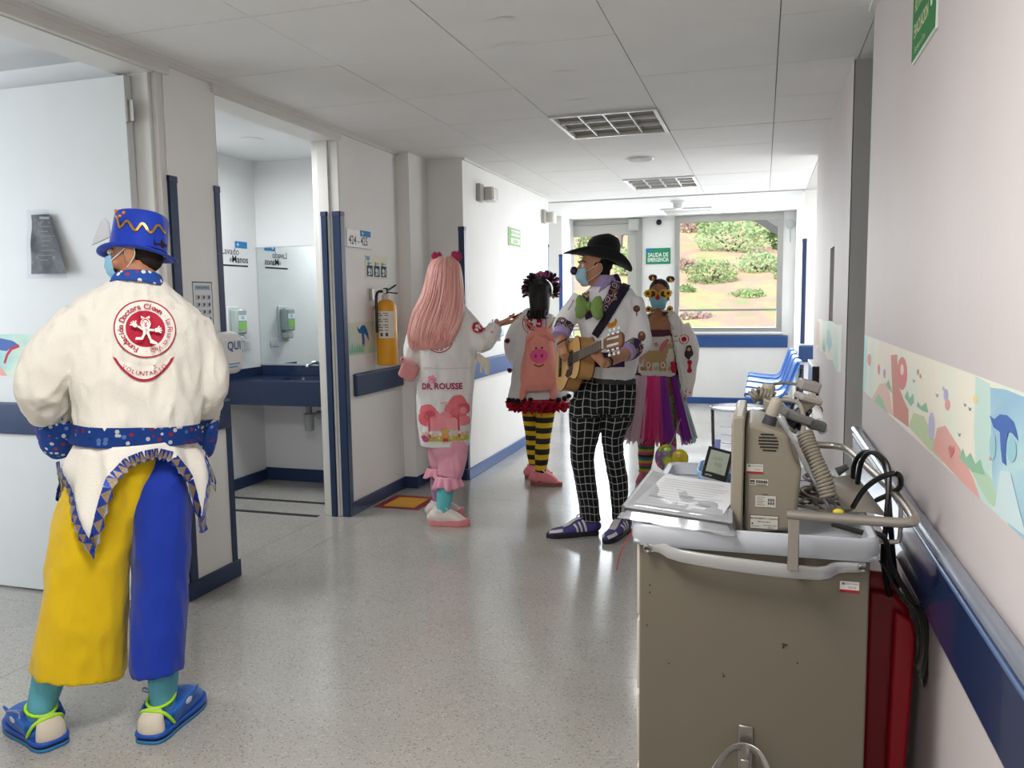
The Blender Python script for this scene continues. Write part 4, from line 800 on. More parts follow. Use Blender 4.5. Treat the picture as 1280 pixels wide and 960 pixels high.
P.build('label_print', d, rough=.5) if P.it else 0; P = Print((0, YF-.0006, 1.0), (1, 0, 0), (0, 0, 1)); x, z = dq(933, 591); P.rect(x, z, .036, .021, '#b7b5aa'); P.rect(x, z, .036, .0042, '#9c2028'); P.disc(x+.006, z+.017, .0028, '#557a66', n=8); P.text('INVENTARIO', x+.021, z+.0165, .0055, '#77776d'); P.text('00274', x+.024, z+.009, .005, '#8a4a48')
P.build('label_print', d, rough=.5) if P.it else 0; P = Print((0, YF-.0006, 1.0), (1, 0, 0), (0, 0, 1)); x, z = dq(937, 606); P.rect(x, z, .04, .014, '#b9b3a4'); P.rect(x+.001, z+.002, .010, .010, '#3b3a37'); P.rect(x+.003, z+.004, .006, .003, '#a8a294')
for k in range(13): P.rect(x+.0135+k*.0019, z+.005, .0011 if k % 3 else .0016, .007, '#3b3a37')
P.rect(x+.0135, z+.0015, .022, .002, '#6b675e')
P.build('label_print', d, rough=.5) if P.it else 0; P = Print((0, YF-.0006, 1.0), (1, 0, 0), (0, 0, 1)); x, z = dq(944, 633); P.rect(x, z, .044, .026, '#b7b4aa'); 
for k in range(5): P.rect(x+.003, z+.021-k*.0042, .018-.004*(k % 2), .0016, '#6f6d68')
for k in range(6): P.rect(x+.027+(k % 3)*.005, z+.006+(k//3)*.008, .0035, .006, '#53524e')
P.rect(x+.015, z+.028, .012, .002, '#4a4843')
P.build('label_print', d, rough=.5) if P.it else 0; P = Print((0, YF-.0006, 1.0), (1, 0, 0), (0, 0, 1)); x, z = dq(937, 660); P.rect(x, z, .062, .032, '#2d2c2a'); P.rect(x+.0012, z+.0012, .0596, .0296, '#bab6ab'); P.text('MANTENIMIENTO A EQUIPOS', x+.031, z+.024, .0052, '#2d2c2a', .02, sx=.85); P.text('FECHA 04/12', x+.031, z+.0165, .005, '#2d2c2a', .01); P.text('REVISADO', x+.014, z+.006, .0042, '#3d3c3a'); P.text('PROXIMO 04/06', x+.044, z+.009, .0042, '#3d3c3a'); P.text('MES 12', x+.046, z+.004, .0042, '#3d3c3a'); P.disc(x+.006, z+.012, .0022, '#4d4c49', n=8)
P.build('label_print', d, rough=.5)
# paddles lying on top of it
def paddle(y, lab, p0, p1):
    p0, p1 = V(p0), V(p1)
    k = obj('paddle_base', MB().lathe([(.026, 0), (.028, .004), (.026, .008)], p0-(p1-p0).normalized()*.004, (p1-p0), n=20), mat('#8f877a', .5), d)
    obj('paddle_neck', MB().tube([p0, p0*.5+p1*.5, p1], [.0185, .0165, .0135], n=16), mat('#33363a', .45), k); q = p1+(p1-p0)*.55
    obj('paddle_cap', MB().tube([p1, q], [.0145, .0135], n=16, steps=1, rnd=True), mat('#a39b8d', .45), k)
paddle(0, '', onY(956, 545, 1.93), onY(965, 518, 1.93)); paddle(1, '', onY(985, 532, 2.06), onY(1004, 512, 2.06))
pg = mat('#6d6b68', .5); pg2 = mat('#98938a', .5)
obj('paddle_handle', MB().obox(onY(994, 520, 2.0), ((.9, .2, -.35), (-.2, 1, 0), (.35, 0, .9)), (.030, .05, .010)), pg, d, bevel=.006, seg=3); obj('paddle_handle', MB().obox(onY(1010, 498, 2.05), ((.9, .25, -.30), (-.2, 1, 0), (.3, 0, .95)), (.026, .04, .008)), pg2, d, bevel=.005, seg=3)
obj('paddle_handle', MB().obox(onY(1011, 482, 2.15), ((.95, .1, -.25), (-.1, 1, 0), (.3, 0, .95)), (.024, .035, .013)), mat('#8d8884', .5), d, bevel=.005, seg=3)
obj('paddle_plate', MB().obox(onY(1003, 522, 2.08), ((.5, .1, .8), (-.1, 1, 0), (.8, 0, -.5)), (.03, .04, .004)), mat('#2c2b2b', .4), d, bevel=.004); obj('paddle_plate', MB().obox(onY(1019, 530, 2.15), ((.9, .1, -.2), (-.1, 1, 0), (.2, 0, .9)), (.022, .04, .012)), mat('#74787a', .5), d, bevel=.006)
# coiled cords
def coil(name, path, R0, r, turns, m_, parent, n=7):
    P_ = catmull([tuple(V(p)) for p in path], 8); pts = [V(p) for p in P_]; L_ = [0]
    for a, b in zip(pts, pts[1:]): L_.append(L_[-1]+(b-a).length)
    out = []; N = turns*12
    for i in range(N+1):
        s_ = L_[-1]*i/N; j = max(k for k in range(len(L_)) if L_[k] <= s_+1e-9); j = min(j, len(pts)-2); f_ = (s_-L_[j])/max(L_[j+1]-L_[j], 1e-9); p = pts[j].lerp(pts[j+1], f_)
        t_, a_, b_ = frame_of(pts[j+1]-pts[j], V((1, 0, 0))); q = 2*PI*i/12; out.append(p+a_*R0*math.cos(q)+b_*R0*math.sin(q))
    return obj(name, MB().tube(out, r, n=n, steps=1, side=(0, 0, 1)), m_, parent)
cordm = mat('#7d766a', .55)
coil('coil_cord', [onY(1006, 542, 1.93), onY(1017, 572, 1.90), onY(1030, 600, 1.88), onY(1036, 622, 1.87)], .0155, .0042, 20, cordm, d)
coil('coil_cord', [onY(940, 497, 2.12), onY(948, 492, 2.12), onY(958, 495, 2.12), onY(966, 498, 2.12)], .014, .0045, 7, mat('#857c6e', .55), d)
obj('cord', MB().tube([onY(968, 502, 2.08), onY(985, 500, 2.07), onY(1000, 505, 2.05), onY(1004, 520, 2.0), onY(1004, 538, 1.95), onY(999, 546, 1.92)], .0055, n=8, steps=4), mat('#8f887b', .5), d); obj('cord', MB().tube([onY(966, 480, 2.2), onY(985, 479, 2.2), onY(1003, 482, 2.18)], .004, n=8), mat('#6f685e', .5), d)
obj('paddle_cap', MB().lathe([(.016, 0), (.017, .03), (.013, .036), (.010, .03)], onY(957, 497, 2.16), (.25, 0, .9), n=16), mat('#a0988a', .45), d); obj('paddle_cap', MB().lathe([(.018, 0), (.019, .02), (.015, .024), (.012, .012)], onY(963, 510, 2.05), (.1, -.2, .9), n=16), mat('#8d8577', .45), d)
# clear plastic strip on the device, gel tube
o = thing('gel_tube', 'white gel tube with dark band lying behind the paddles on the device', 'tube', onY(1020, 520, 2.2)); obj('tube_body', MB().tube([onY(1012, 485, 2.25), onY(1019, 508, 2.2), onY(1024, 528, 2.16)], [(.006, .016), (.012, .016), (.014, .015)], n=12), mat('#d6d8d8', .3), o); obj('band', MB().tube([onY(1020, 511, 2.195), onY(1021, 515, 2.19)], .0155, n=12, steps=1), mat('#3b3f45', .4), o); obj('cap', MB().tube([onY(1024, 528, 2.16), onY(1029, 539, 2.14)], [.0135, .012], n=12, steps=1), mat('#e4e4e0', .3), o)
mb = MB(); pth = [onY(x, y, YF-.015+.01*k) for k, (x, y) in enumerate(((976, 522), (985, 540), (998, 562), (1012, 590), (1026, 616), (1038, 638)))]
for p, wd_ in zip(pth, (.010, .008, .007, .008, .008, .004)): mb.v += [p+V((-wd_, 0, wd_*.3)), p+V((0, -.006, .004)), p+V((wd_, 0, -wd_*.2))]
for i in range(5):
    for k in range(2): mb.f.append((i*3+k, i*3+k+1, i*3+k+4, i*3+k+3))
mb.mi = [0]*len(mb.f); o = thing('plastic_sleeve', 'narrow clear plastic sleeve hanging down the right side of the defibrillator', 'sleeve', pth[2]); obj('sleeve_film', mb, clear_mat('#e9ebec', .5, .15, .30), o, solid=.001)
# binder wrapped in plastic
b = thing('binder', 'grey ring binder wrapped in clear plastic sticking out over the cart edge', 'binder', (-.18, 1.95, .9))
A, B, C_, D_ = onZ(775, 641, .945), onZ(812, 592, .955), V((-.058, 2.02, .915)), V((-.058, 1.74, .902))
A, B, C_, D_ = onZ(777, 634, .930), onZ(813, 589, .945), onZ(916, 610, .925), onZ(916, 655, .918)
nz = (C_-A).cross(B-D_).normalized(); nz = nz if nz.z > 0 else -nz
def slab_(o0, o1, ins=0): 
    k = [A, B, C_, D_]; ctr = (A+B+C_+D_)/4; k = [p+(ctr-p)*ins for p in k]
    return MB().add([p+nz*o0 for p in k]+[p+nz*o1 for p in k], [(0, 1, 2, 3), (7, 6, 5, 4), (0, 4, 5, 1), (1, 5, 6, 2), (2, 6, 7, 3), (3, 7, 4, 0)])
cov = mat('#8d8f93', .35, var=.08, vscale=30)
obj('cover', slab_(-.026, -.021), cov, b, bevel=.002); obj('cover', slab_(-.001, .004), cov, b, bevel=.002); obj('paper_block', slab_(-.021, -.001, .035), mat('#6f6e6e', .7, var=.2, vscale=8, stretch=(1, 1, 60)), b)
obj('spine', MB().add([A+nz*-.026, A+nz*.004, B+nz*.004, B+nz*-.026, A+nz*-.026+(D_-A)*.03, A+nz*.004+(D_-A)*.03, B+nz*.004+(C_-B)*.03, B+nz*-.026+(C_-B)*.03], [(0, 1, 2, 3), (7, 6, 5, 4), (0, 4, 5, 1), (1, 5, 6, 2), (2, 6, 7, 3), (3, 7, 4, 0)]), mat('#5f5a52', .5), b)
u_, v_ = (D_-A).normalized(), (B-A).normalized()
P = Print(A+nz*.0048, u_, (v_-u_*v_.dot(u_)))
P.rect(.02, .03, .20, .27, '#c3c4c6')
for k in range(11): P.rect(.03+.004*(k % 2), .05+k*.021, .17-.03*(k*7 % 4)/3, .0025, '#8c8d90')
for x, y in ((.05, .10), (.12, .13), (.17, .08)): P.poly(blob(x, y, .018, .008, x*30), '#85868a')
P.build('cover_sheet', b, rough=.5)
mb = MB(); NN = 14
for j in range(NN+1):
    for i in range(NN+1):
        a, q = i/NN, j/NN; e_ = .03; a2, q2 = a*(1+2*e_)-e_, q*(1+2*e_)-e_; p = (A*(1-a2)+D_*a2)*(1-q2)+(B*(1-a2)+C_*a2)*q2
        edge = max(abs(a-.5), abs(q-.5)); mb.v.append(p+nz*(.0065+.0035*noise.noise((a*6+q*3, q*4, 5))-(.03 if edge > .49 else 0)))
mb.f = [(j*(NN+1)+i, j*(NN+1)+i+1, (j+1)*(NN+1)+i+1, (j+1)*(NN+1)+i) for j in range(NN) for i in range(NN)]; mb.mi = [0]*len(mb.f)
obj('plastic_wrap', mb, clear_mat('#eceef0', .35, .10, .22), b)
# bedside meter on an easel foot
g = thing('glucose_meter', 'white meter with tilted dark framed green grey screen on the cart tray', 'meter', (-.12, 2.25, .866))
q = [onY(877, 592, 2.20), onY(906, 600, 2.20), onY(913, 568, 2.26), onY(891, 560, 2.26)]
cc = sum(q, V())/4; uu = (q[1]-q[0]).normalized(); vv = (q[3]-q[0]); vv = (vv-uu*vv.dot(uu)).normalized(); ww = uu.cross(vv)
if ww.y > 0: ww = -ww
hw, hh = (q[1]-q[0]).length/2, (q[3]-q[0]).length/2
obj('screen_case', MB().obox(cc-ww*.008, (uu, vv, ww), (hw*1.12, hh*1.12, .007)), mat('#cfd0d4', .35), g, bevel=.004); obj('screen_bezel', MB().obox(cc, (uu, vv, ww), (hw*1.1, hh*1.1, .002)), mat('#1b1d20', .25), g, bevel=.002); obj('lcd', MB().obox(cc+ww*.0014-vv*-.003, (uu, vv, ww), (hw*.82, hh*.80, .0012)), mat('#8a9082', .3), g)
P = Print(cc+ww*.003, uu, vv); P.text('12:45', -.004, .014, .014, '#767c70'); P.text('98', .002, -.006, .022, '#767c70'); P.rect(-hw*.6, -hh*.72, hw*1.1, .001, '#767c70'); P.text('mg/dL', .008, -.022, .007, '#767c70'); P.text('METER', -hw*.5, -hh*.98, .006, '#c7cacd'); P.build('display_digits', g)
obj('base', MB().obox((-.148, 2.20, .876), ((.97, -.12, -.1), (.12, .97, .25), (.1, -.2, .97)), (.045, .035, .009)), mat('#c6c7cd', .35), g, bevel=.005); obj('button', MB().obox((-.172, 2.178, .887), ((.97, -.12, -.1), (.12, .97, .25), (.1, -.2, .97)), (.014, .011, .002)), mat('#e0e0e2', .3), g, bevel=.002)
obj('stand_leg', MB().obox((-.10, 2.27, .905), ((.4, 0, .9), (0, 1, 0), (.9, 0, -.4)), (.045, .006, .004)), mat('#c6c7cd', .35), g, bevel=.003)
# clear jug and blue tray behind
jg = thing('measuring_jug', 'clear plastic jar with ribbed side standing behind the defibrillator', 'jar', (-.06, 2.46, .866))
clr = clear_mat('#fcfdff', .12, .05, .03); jx, jy = -.062, 2.43
obj('jar_wall', MB().tube([(jx, jy, .868), (jx, jy, .88), (jx, jy, 1.06), (jx, jy, 1.075)], [.066, .07, .076, .078], n=28, steps=2, cap=False), clr, jg); obj('jar_rim', MB().tube([(jx+.078*math.cos(a), jy+.078*math.sin(a), 1.076) for a in [2*PI*k/24 for k in range(24)]], .0035, n=6, steps=1, closed=True, side=(0, 0, 1)), mat('#cdd2de', .15, trans=.5), jg)
for k in range(6): z = .91+k*.024; obj('jar_rib', MB().tube([(jx+.0765*math.cos(a), jy+.0765*math.sin(a), z) for a in [-2.2+1.5*i/8 for i in range(9)]], .0016, n=5, steps=1, side=(0, 0, 1)), mat('#b3b5cf', .3), jg)
P = Print((jx, jy-.078, .96), (1, 0, 0), (0, 0, 1)); 
jg2 = obj('jar_label', MB().tube([(jx-.055, jy-.056, .90), (jx-.055, jy-.056, .94), (jx-.052, jy-.058, .99)], [(.008, .001)]*3, n=6), mat('#7b7fb5', .4), jg)
t = thing('instrument_tray', 'blue plastic tray under the clear jar at the back of the cart', 'tray', (-.07, 2.35, .866)); obj('tray_wall', MB().prism(rrect(-.165, .02, 2.30, 2.475, .03), (0, 0, .867), (1, 0, 0), (0, 1, 0), .004), mat('#5f8fbe', .3), t)
lw = MB(); lp = rrect(-.165, .02, 2.30, 2.475, .03); lp2 = rrect(-.172, .027, 2.293, 2.482, .035); k_ = len(lp); lw.add([(x, y, .869) for x, y in lp]+[(x, y, .912) for x, y in lp2], [(i, (i+1) % k_, k_+(i+1) % k_, k_+i) for i in range(k_)]); obj('tray_side', lw, mat('#6f9cc8', .3), t, solid=.003)
jg.location = (-.062, 2.43, .875)
# cable tangle on the right half of the tray
gc = mat('#6d675e', .5); bc = mat('#121214', .35)
rr = random.Random(5)
t = thing('cable_tangle', 'tangle of thin grey cables lying on the tray right of the defibrillator', 'cable')
for k in range(9):
    x, y = .12+rr.uniform(-.02, .05), 2.02+rr.uniform(-.1, .25); pts = []
    for i in range(7): a = i*1.2+k; pts.append((x+.045*math.cos(a)*rr.uniform(.6, 1.1), y+.07*math.sin(a)*rr.uniform(.6, 1.2), .885+.012*rr.random()+.006*k))
    obj('cable', MB().tube(pts, .0038, n=6, steps=4), gc if k % 2 else mat('#8c857a', .5), t)
obj('yellow_plug', MB().ball(onY(1048, 640, 1.85), (.012, .008, .007)), mat('#c9b32a', .4), t); obj('plug', MB().tube([onY(1046, 590, 2.25), onY(1060, 583, 2.25)], [.012, .007], n=10, steps=1), mat('#6b6b6b', .5), t)
obj('paper_cone', MB().add([onY(1032, 600, 2.1), onY(1068, 592, 2.25), onY(1108, 645, 2.0), onY(1085, 640, 1.98), onY(1056, 640, 1.95)], [(0, 1, 2, 3, 4)]), mat('#a9a39a', .5), t, solid=.002)
for lab, pts in (('thick black power cable looped over the steel cart rail, left loop', ((1066, 610, 2.2), (1068, 580, 2.2), (1080, 565, 2.15), (1098, 570, 2.1), (1108, 590, 2.05), (1112, 640, 2.0), (1116, 690, 2.0), (1120, 730, 2.0))),
                 ('second black power cable looped over the steel cart rail, inside the first', ((1072, 605, 2.15), (1076, 580, 2.14), (1086, 566, 2.1), (1100, 570, 2.04), (1111, 590, 2.0), (1108, 650, 1.96), (1104, 700, 1.97), (1112, 745, 1.99))),
                 ('black cable arching forward over the rail corner to the wall', ((1066, 634, 1.95), (1080, 612, 1.92), (1098, 598, 1.9), (1118, 592, 1.88), (1126, 598, 1.9), (1122, 612, 1.95), (1096, 625, 2.05)))):
    o = obj('power_cable', MB().tube([onY(*p) for p in pts], .0062, n=8, steps=5), bc); tag(o, lab, 'cable')
o = obj('power_cable', MB().tube([onY(1040, 655, 1.86), onY(1075, 665, 1.87), (.262, 1.88, .875), (.285, 1.92, .80), (.34, 1.96, .70)], .006, n=8, steps=5), mat('#2a2926', .4)); tag(o, 'dark cable running out of the tray corner down beside the red bin', 'cable')
t = thing('cable_bundle', 'coiled bundle of grey cables hanging between the red bin and the wall', 'cable', (.36, 2.0, .6))
for k in range(8):
    a = k*.05; obj('cable', MB().tube([onY(1100+k, 700, 1.97), onY(1120+k, 735+k*2, 1.96+.01*k), onY(1145+k*1.5, 765, 1.95+.01*k), onY(1152+k*1.2, 800+k*3, 1.96+.01*k), onY(1146+k, 830+k*4, 1.97), onY(1146, 790, 1.99)], .0035, n=6, steps=5), mat('#55544c', .5) if k % 3 else mat('#2b2b28', .5), t)
o = obj('wire', MB().tube([onY(797, 650, 1.85), onY(788, 668, 1.9), onY(776, 690, 1.95), onY(771, 712, 2.0)], .0016, n=6, steps=4), mat('#b4473a', .5)); tag(o, 'thin red wire hanging off the left side of the cart', 'wire')
# ================================================================ people: tools
def fuse(mb, voxel=.006, it=3, name='m'):
    """weld overlapping closed shapes into one continuous surface"""
    me = mb.mesh(name); o = bpy.data.objects.new('tmp', me); COL.objects.link(o)
    r = o.modifiers.new('r', 'REMESH'); r.mode = 'VOXEL'; r.voxel_size = voxel; r.use_smooth_shade = True
    if it: s = o.modifiers.new('s', 'SMOOTH'); s.factor = .5; s.iterations = it
    dg = bpy.context.evaluated_depsgraph_get(); out = bpy.data.meshes.new_from_object(o.evaluated_get(dg)); out.name = name
    bpy.data.objects.remove(o); bpy.data.meshes.remove(me); return out
def wrinkle(me, amp, sc, seed=0, folds=None):
    """cloth creases: ridged noise along the normals"""
    n = len(me.vertices); nn = [v.normal.copy() for v in me.vertices]
    for v, q in zip(me.vertices, nn):
        p = V((v.co.x*sc[0]+seed, v.co.y*sc[1], v.co.z*sc[2])); a = noise.noise(p)
        b = 1-abs(noise.noise(p*1.9+V((7, 3, 1))))*2
        c = 1-abs(noise.noise(p*2.7+V((2, 9, 4))))*2.4
        v.co += q*(amp*(a*.8+b*.45+c*.28-.3))
    me.update(); return me
def cloth(name, mb, m, parent, voxel=.008, it=3, wr=None, seed=0, label=None):
    me = fuse(mb, voxel, it, name)
    if wr: wrinkle(me, wr[0], wr[1], seed)
    return obj(name, me, m, parent, ang=180, label=label)
class Stand:
    """where a person stands (a point of the floor) with the directions right, away, up as one looks at them"""
    def __init__(s, x, y): s.a = onZ(x, y, 0); s.n = V((s.a.x, s.a.y, 0)).normalized(); s.side = V((s.n.y, -s.n.x, 0)); DS[0] = s.side
    def __call__(s, x, y, d=0): r = _ray(x, y); o = V((0, 0, EYE)); return o+r*((d+(s.a-o).dot(s.n))/r.dot(s.n))
    def d(s, a, b, c=0): return s.side*a+s.n*b+V((0, 0, c))
def sec(L, Y):
    """sections given by the left and right edge seen in the photograph: (xl, xr, y, depth half, dy)"""
    P_, R_ = [], []
    for q in L:
        xl, xr, y, b = q[:4]; dy = q[4] if len(q) > 4 else 0
        a, c = Y(xl, y, dy), Y(xr, y, dy); P_.append((a+c)/2); R_.append(((c-a).length/2, b))
    return P_, R_
def onto(bv, x, y, off=0):
    o = V((0, 0, EYE)); d = _ray(x, y).normalized(); h = bv.ray_cast(o, d, 30); return h[0]-d*off if h[0] is not None else o+d*2
def limb(L, Y): return [Y(q[0], q[1], q[2]) for q in L], [q[3] for q in L]
def head_mb(mb, c, f, u=(0, 0, 1), s=1.0):
    c, f, u = V(c), V(f).normalized(), V(u).normalized(); u = (u-f*u.dot(f)).normalized(); l = u.cross(f); A = (l, f, u)
    def b(lx, fx, ux, r): mb.ball(c+(l*lx+f*fx+u*ux)*s, tuple(k*s for k in r), A, 18, 12)
    b(0, -.014, .034, (.073, .090, .080)); b(0, .018, -.02, (.061, .072, .078)); b(0, .034, -.072, (.045, .048, .034)); b(0, .058, -.095, (.024, .024, .017))
    mb.tube([c+(f*.083+u*.018)*s, c+(f*.098-u*.008)*s, c+(f*.108-u*.028)*s], [.008*s, .010*s, .014*s], n=10, steps=2, rnd=True); b(.012, .090, -.034, (.010, .011, .008)); b(-.012, .090, -.034, (.010, .011, .008))
    for sg in (1, -1):
        mb.tube([c+(l*sg*.014+f*.083+u*.028)*s, c+(l*sg*.035+f*.080+u*.033)*s, c+(l*sg*.055+f*.064+u*.024)*s], [.007*s, .008*s, .006*s], n=8, steps=2, rnd=True)
        b(sg*.040, .062, -.030, (.022, .022, .024)); b(sg*.072, -.006, -.008, (.010, .020, .032)); b(sg*.078, -.014, .004, (.009, .016, .020)); b(sg*.070, .0, -.032, (.010, .012, .014))
    b(0, .083, -.060, (.024, .012, .0075)); b(0, .080, -.071, (.021, .012, .008))
    return l, f, u
def eyes(root, c, f, u=(0, 0, 1), s=1.0, iris='#3a2417'):
    c, f, u = V(c), V(f).normalized(), V(u).normalized(); u = (u-f*u.dot(f)).normalized(); l = u.cross(f)
    for sg in (1, -1):
        p = c+(l*sg*.031+f*.0755+u*.012)*s
        e = obj('eye', MB().ball(p, .0125*s, None, 14, 10), mat('#e6e0da', .2), root); obj('iris', MB().lathe([(.0055*s, .0112*s), (.003*s, .0125*s)], p, f, n=12), mat(iris, .15), e)
        obj('eyebrow', MB().tube([c+(l*sg*.014+f*.091+u*.034)*s, c+(l*sg*.036+f*.087+u*.040)*s, c+(l*sg*.056+f*.070+u*.032)*s], [(.0045, .003)]*3, n=6), mat('#1d1512', .8), root)
def hand_mb(mb, w, d, nrm, curl=.5, thumb=1, s=1.0, spread=.06, curls=None):
    """w wrist, d pointing along the hand, nrm the side the palm looks to; thumb = which side (+1/-1)"""
    w, d, nrm = V(w), V(d).normalized(), V(nrm); nrm = (nrm-d*nrm.dot(d)).normalized(); sd = d.cross(nrm)*thumb
    k = w+d*.085*s
    mb.tube([w-d*.01*s, w+d*.03*s, w+d*.065*s, k+d*.004*s], [(.024*s, .017*s), (.033*s, .016*s), (.039*s, .014*s), (.038*s, .011*s)], n=14, side=sd, steps=2)
    for i, (off, ln) in enumerate(((.031, .068), (.0105, .078), (-.0105, .072), (-.031, .056))):
        c = curls[i] if curls else curl*(1+.12*i)
        p = k+sd*off*s-d*.006*s; a = 0; pts = [p]; fd = (d+sd*(off*spread/.03)).normalized()
        for t, fr in ((.45, .9), (.30, 1.1), (.25, .8)):
            a += c*fr; p = p+(fd*math.cos(a)+nrm*math.sin(a))*ln*t*s*1.05; pts.append(p)
        mb.tube(pts, [.0088*s, .0084*s, .0078*s, .0066*s], n=9, steps=2, side=sd, rnd=True)
    p = w+d*.022*s+sd*.026*s; q = p+(sd*.55+d*.75+nrm*.30).normalized()*.045*s; r = q+(d*.92+nrm*.35*(1+curl)-sd*.05).normalized()*.030*s; e = r+(d*.9+nrm*.45*(1+curl)-sd*.15).normalized()*.024*s
    mb.tube([p-d*.012*s, q, r, e], [.0145*s, .0115*s, .0098*s, .0075*s], n=9, steps=2, side=nrm, rnd=True)
def skin_mat(col):
    m, n, L, b = node_mat(.5, .35); tc = n.new('ShaderNodeTexCoord'); t = n.new('ShaderNodeTexNoise'); t.inputs['Scale'].default_value = 22; t.inputs['Detail'].default_value = 4; L.new(tc.outputs['Object'], t.inputs[0])
    c = V(rgb(col)[:3]); r = n.new('ShaderNodeValToRGB'); r.color_ramp.elements[0].color = (c.x*.85, c.y*.78, c.z*.75, 1); r.color_ramp.elements[1].color = (c.x*1.1, c.y*1.08, c.z*1.06, 1); r.color_ramp.elements[0].position = .3; r.color_ramp.elements[1].position = .7
    L.new(t.outputs['Fac'], r.inputs[0]); L.new(r.outputs[0], b.inputs['Base Color']); b.inputs['Subsurface Weight'].default_value = .08; b.inputs['Subsurface Radius'].default_value = (.01, .004, .002); return m
def fabric(col, rough=.85, bump=.25, bscale=350, var=.05, sheen=.15, fold=.55, fscale=9):
    m = mat(col, rough, var=var, vscale=9, bump=bump, bscale=bscale, sheen=sheen, spec=.25)
    if fold and 'folded' not in m:
        m['folded'] = 1; n = m.node_tree.nodes; L = m.node_tree.links; b = n['Principled BSDF']; tc = n.new('ShaderNodeTexCoord'); mp = n.new('ShaderNodeMapping'); mp.inputs['Scale'].default_value = (1, 1, .45); L.new(tc.outputs['Object'], mp.inputs[0])
        t = n.new('ShaderNodeTexNoise'); t.noise_type = 'RIDGED_MULTIFRACTAL'; t.inputs['Scale'].default_value = fscale; t.inputs['Detail'].default_value = 2.5; t.inputs['Distortion'].default_value = .6; L.new(mp.outputs[0], t.inputs[0])
        u = n.new('ShaderNodeBump'); u.inputs['Strength'].default_value = fold; u.inputs['Distance'].default_value = .03; L.new(t.outputs[0], u.inputs['Height'])
        if b.inputs['Normal'].links: L.new(b.inputs['Normal'].links[0].from_socket, u.inputs['Normal'])
        L.new(u.outputs[0], b.inputs['Normal'])
    return m
def face_mask(root, c, f, u=(0, 0, 1), s=1.0, col='#8fc0dc'):
    c, f, u = V(c), V(f).normalized(), V(u).normalized(); u = (u-f*u.dot(f)).normalized(); l = u.cross(f); mb = MB(); nu, nv = 15, 11
    for j in range(nv):
        t = j/(nv-1); z = -.008-.100*t; half = 1.12-.18*abs(t-.35); ridge = .112-.020*abs(t-.30)*1.4-(.030*max(0, t-.6)/.4)+.0016*math.cos(t*PI*8)
        for i in range(nu): a = (i/(nu-1)-.5)*2*half; x = .070*math.sin(a)*(1-.25*max(0, t-.5)); y = ridge*math.cos(a)**.75+.004; mb.v.append(c+(l*x+f*y+u*(z+.012*(1-math.cos(a))))*s)
    mb.f = [(j*nu+i, j*nu+i+1, (j+1)*nu+i+1, (j+1)*nu+i) for j in range(nv-1) for i in range(nu-1)]; mb.mi = [0]*len(mb.f)
    m = obj('face_mask', mb, mat(col, .8, var=.04, bump=.1, bscale=400), root, ang=180, solid=.0025, label='light blue surgical mask')
    for sg in (0, nu-1):
        e = c+(l*(.080 if sg else -.080)*1+f*-.016)*s
        obj('ear_loop', MB().tube([mb.v[2*nu+sg], (mb.v[2*nu+sg]+e)/2+u*.012*s, e+u*.022*s, e-f*.012*s, e-u*.03*s, mb.v[(nv-3)*nu+sg]], .0016, n=5, steps=4), mat('#dfe6ea', .8), m)
    return m
def strap_on(name, pts, w, th, m, parent, bvh=None, nrm=None, off=.004, steps=6):
    """a flat band laid over a surface"""
    P_ = [V(p[:3]) for p in catmull([tuple(V(p)) for p in pts], steps)]; mb = MB(); q = []
    for i, p in enumerate(P_):
        nr = V(nrm) if nrm else V((0, -1, 0))
        if bvh:
            h = bvh.find_nearest(p)
            if h[0] is not None: nr = h[1]; p = h[0]+nr*off
        t = (P_[min(i+1, len(P_)-1)]-P_[max(i-1, 0)]).normalized(); q.append((p, t.cross(nr).normalized(), nr))
    for p, s_, nr in q: mb.v += [p-s_*w/2, p+s_*w/2, p+s_*w/2+nr*th, p-s_*w/2+nr*th]
    k = len(q)
    for i in range(k-1):
        for a in range(4): b = (a+1) % 4; mb.f.append((i*4+a, i*4+b, (i+1)*4+b, (i+1)*4+a))
    mb.f += [(3, 2, 1, 0), tuple((k-1)*4+a for a in range(4))]; mb.mi = [0]*len(mb.f)
    return obj(name, mb, m, parent, ang=50)
white_coat = fabric('#e9e6e0', .85); white2 = fabric('#efeeec', .8)
# ================================================================ 1: man in the blue hat, seen from behind
YA = Stand(130, 903); A_ = YA
p1 = thing('person', 'person in blue hat and white coat, back turned, one yellow and one blue trouser leg', 'person', (-1.98, 2.02, 0))
sk = skin_mat('#b98463')
hc = A_(171, 316, .03); hf = YA.d(-.88, .46, -.12)
mb = MB(); head_mb(mb, hc, hf, s=.94)
mb.tube([hc+V((0, 0, -.05)), A_(171, 352, .0), A_(171, 372, -.01)], [(.056, .060), (.056, .058), (.075, .065)], n=18)
mb.tube(*sec([(150, 192, 362, .05), (110, 226, 385, .07), (96, 240, 420, .095), (100, 238, 480, .09), (102, 236, 540, .09), (100, 235, 590, .08), (125, 210, 630, .04)], YA), n=22)
for pts, th, pn in (([(104, 396, 0, .045), (56, 482, -.0, .042), (70, 520, .10, .036), (112, 536, .30, .026)], -1, YA.d(.6, -.2, .2)), ([(238, 402, 0, .045), (258, 484, 0, .042), (250, 522, .10, .036), (214, 538, .30, .026)], 1, YA.d(-.6, -.2, .2))):
    P_, R_ = limb(pts, YA); mb.tube(P_, R_, n=14, side=(0, 0, 1)); hand_mb(mb, P_[-1], P_[-1]-P_[-2], pn, .7, th)
hl, hr = onZ(62, 930, 0), onZ(194, 921, 0); dl, dr_ = (onZ(12, 893, 0)-hl).normalized(), (onZ(243, 876, 0)-hr).normalized()
anl, anr = hl+dl*.055+V((0, 0, .09)), hr+dr_*.055+V((0, 0, .09))
LEG = []
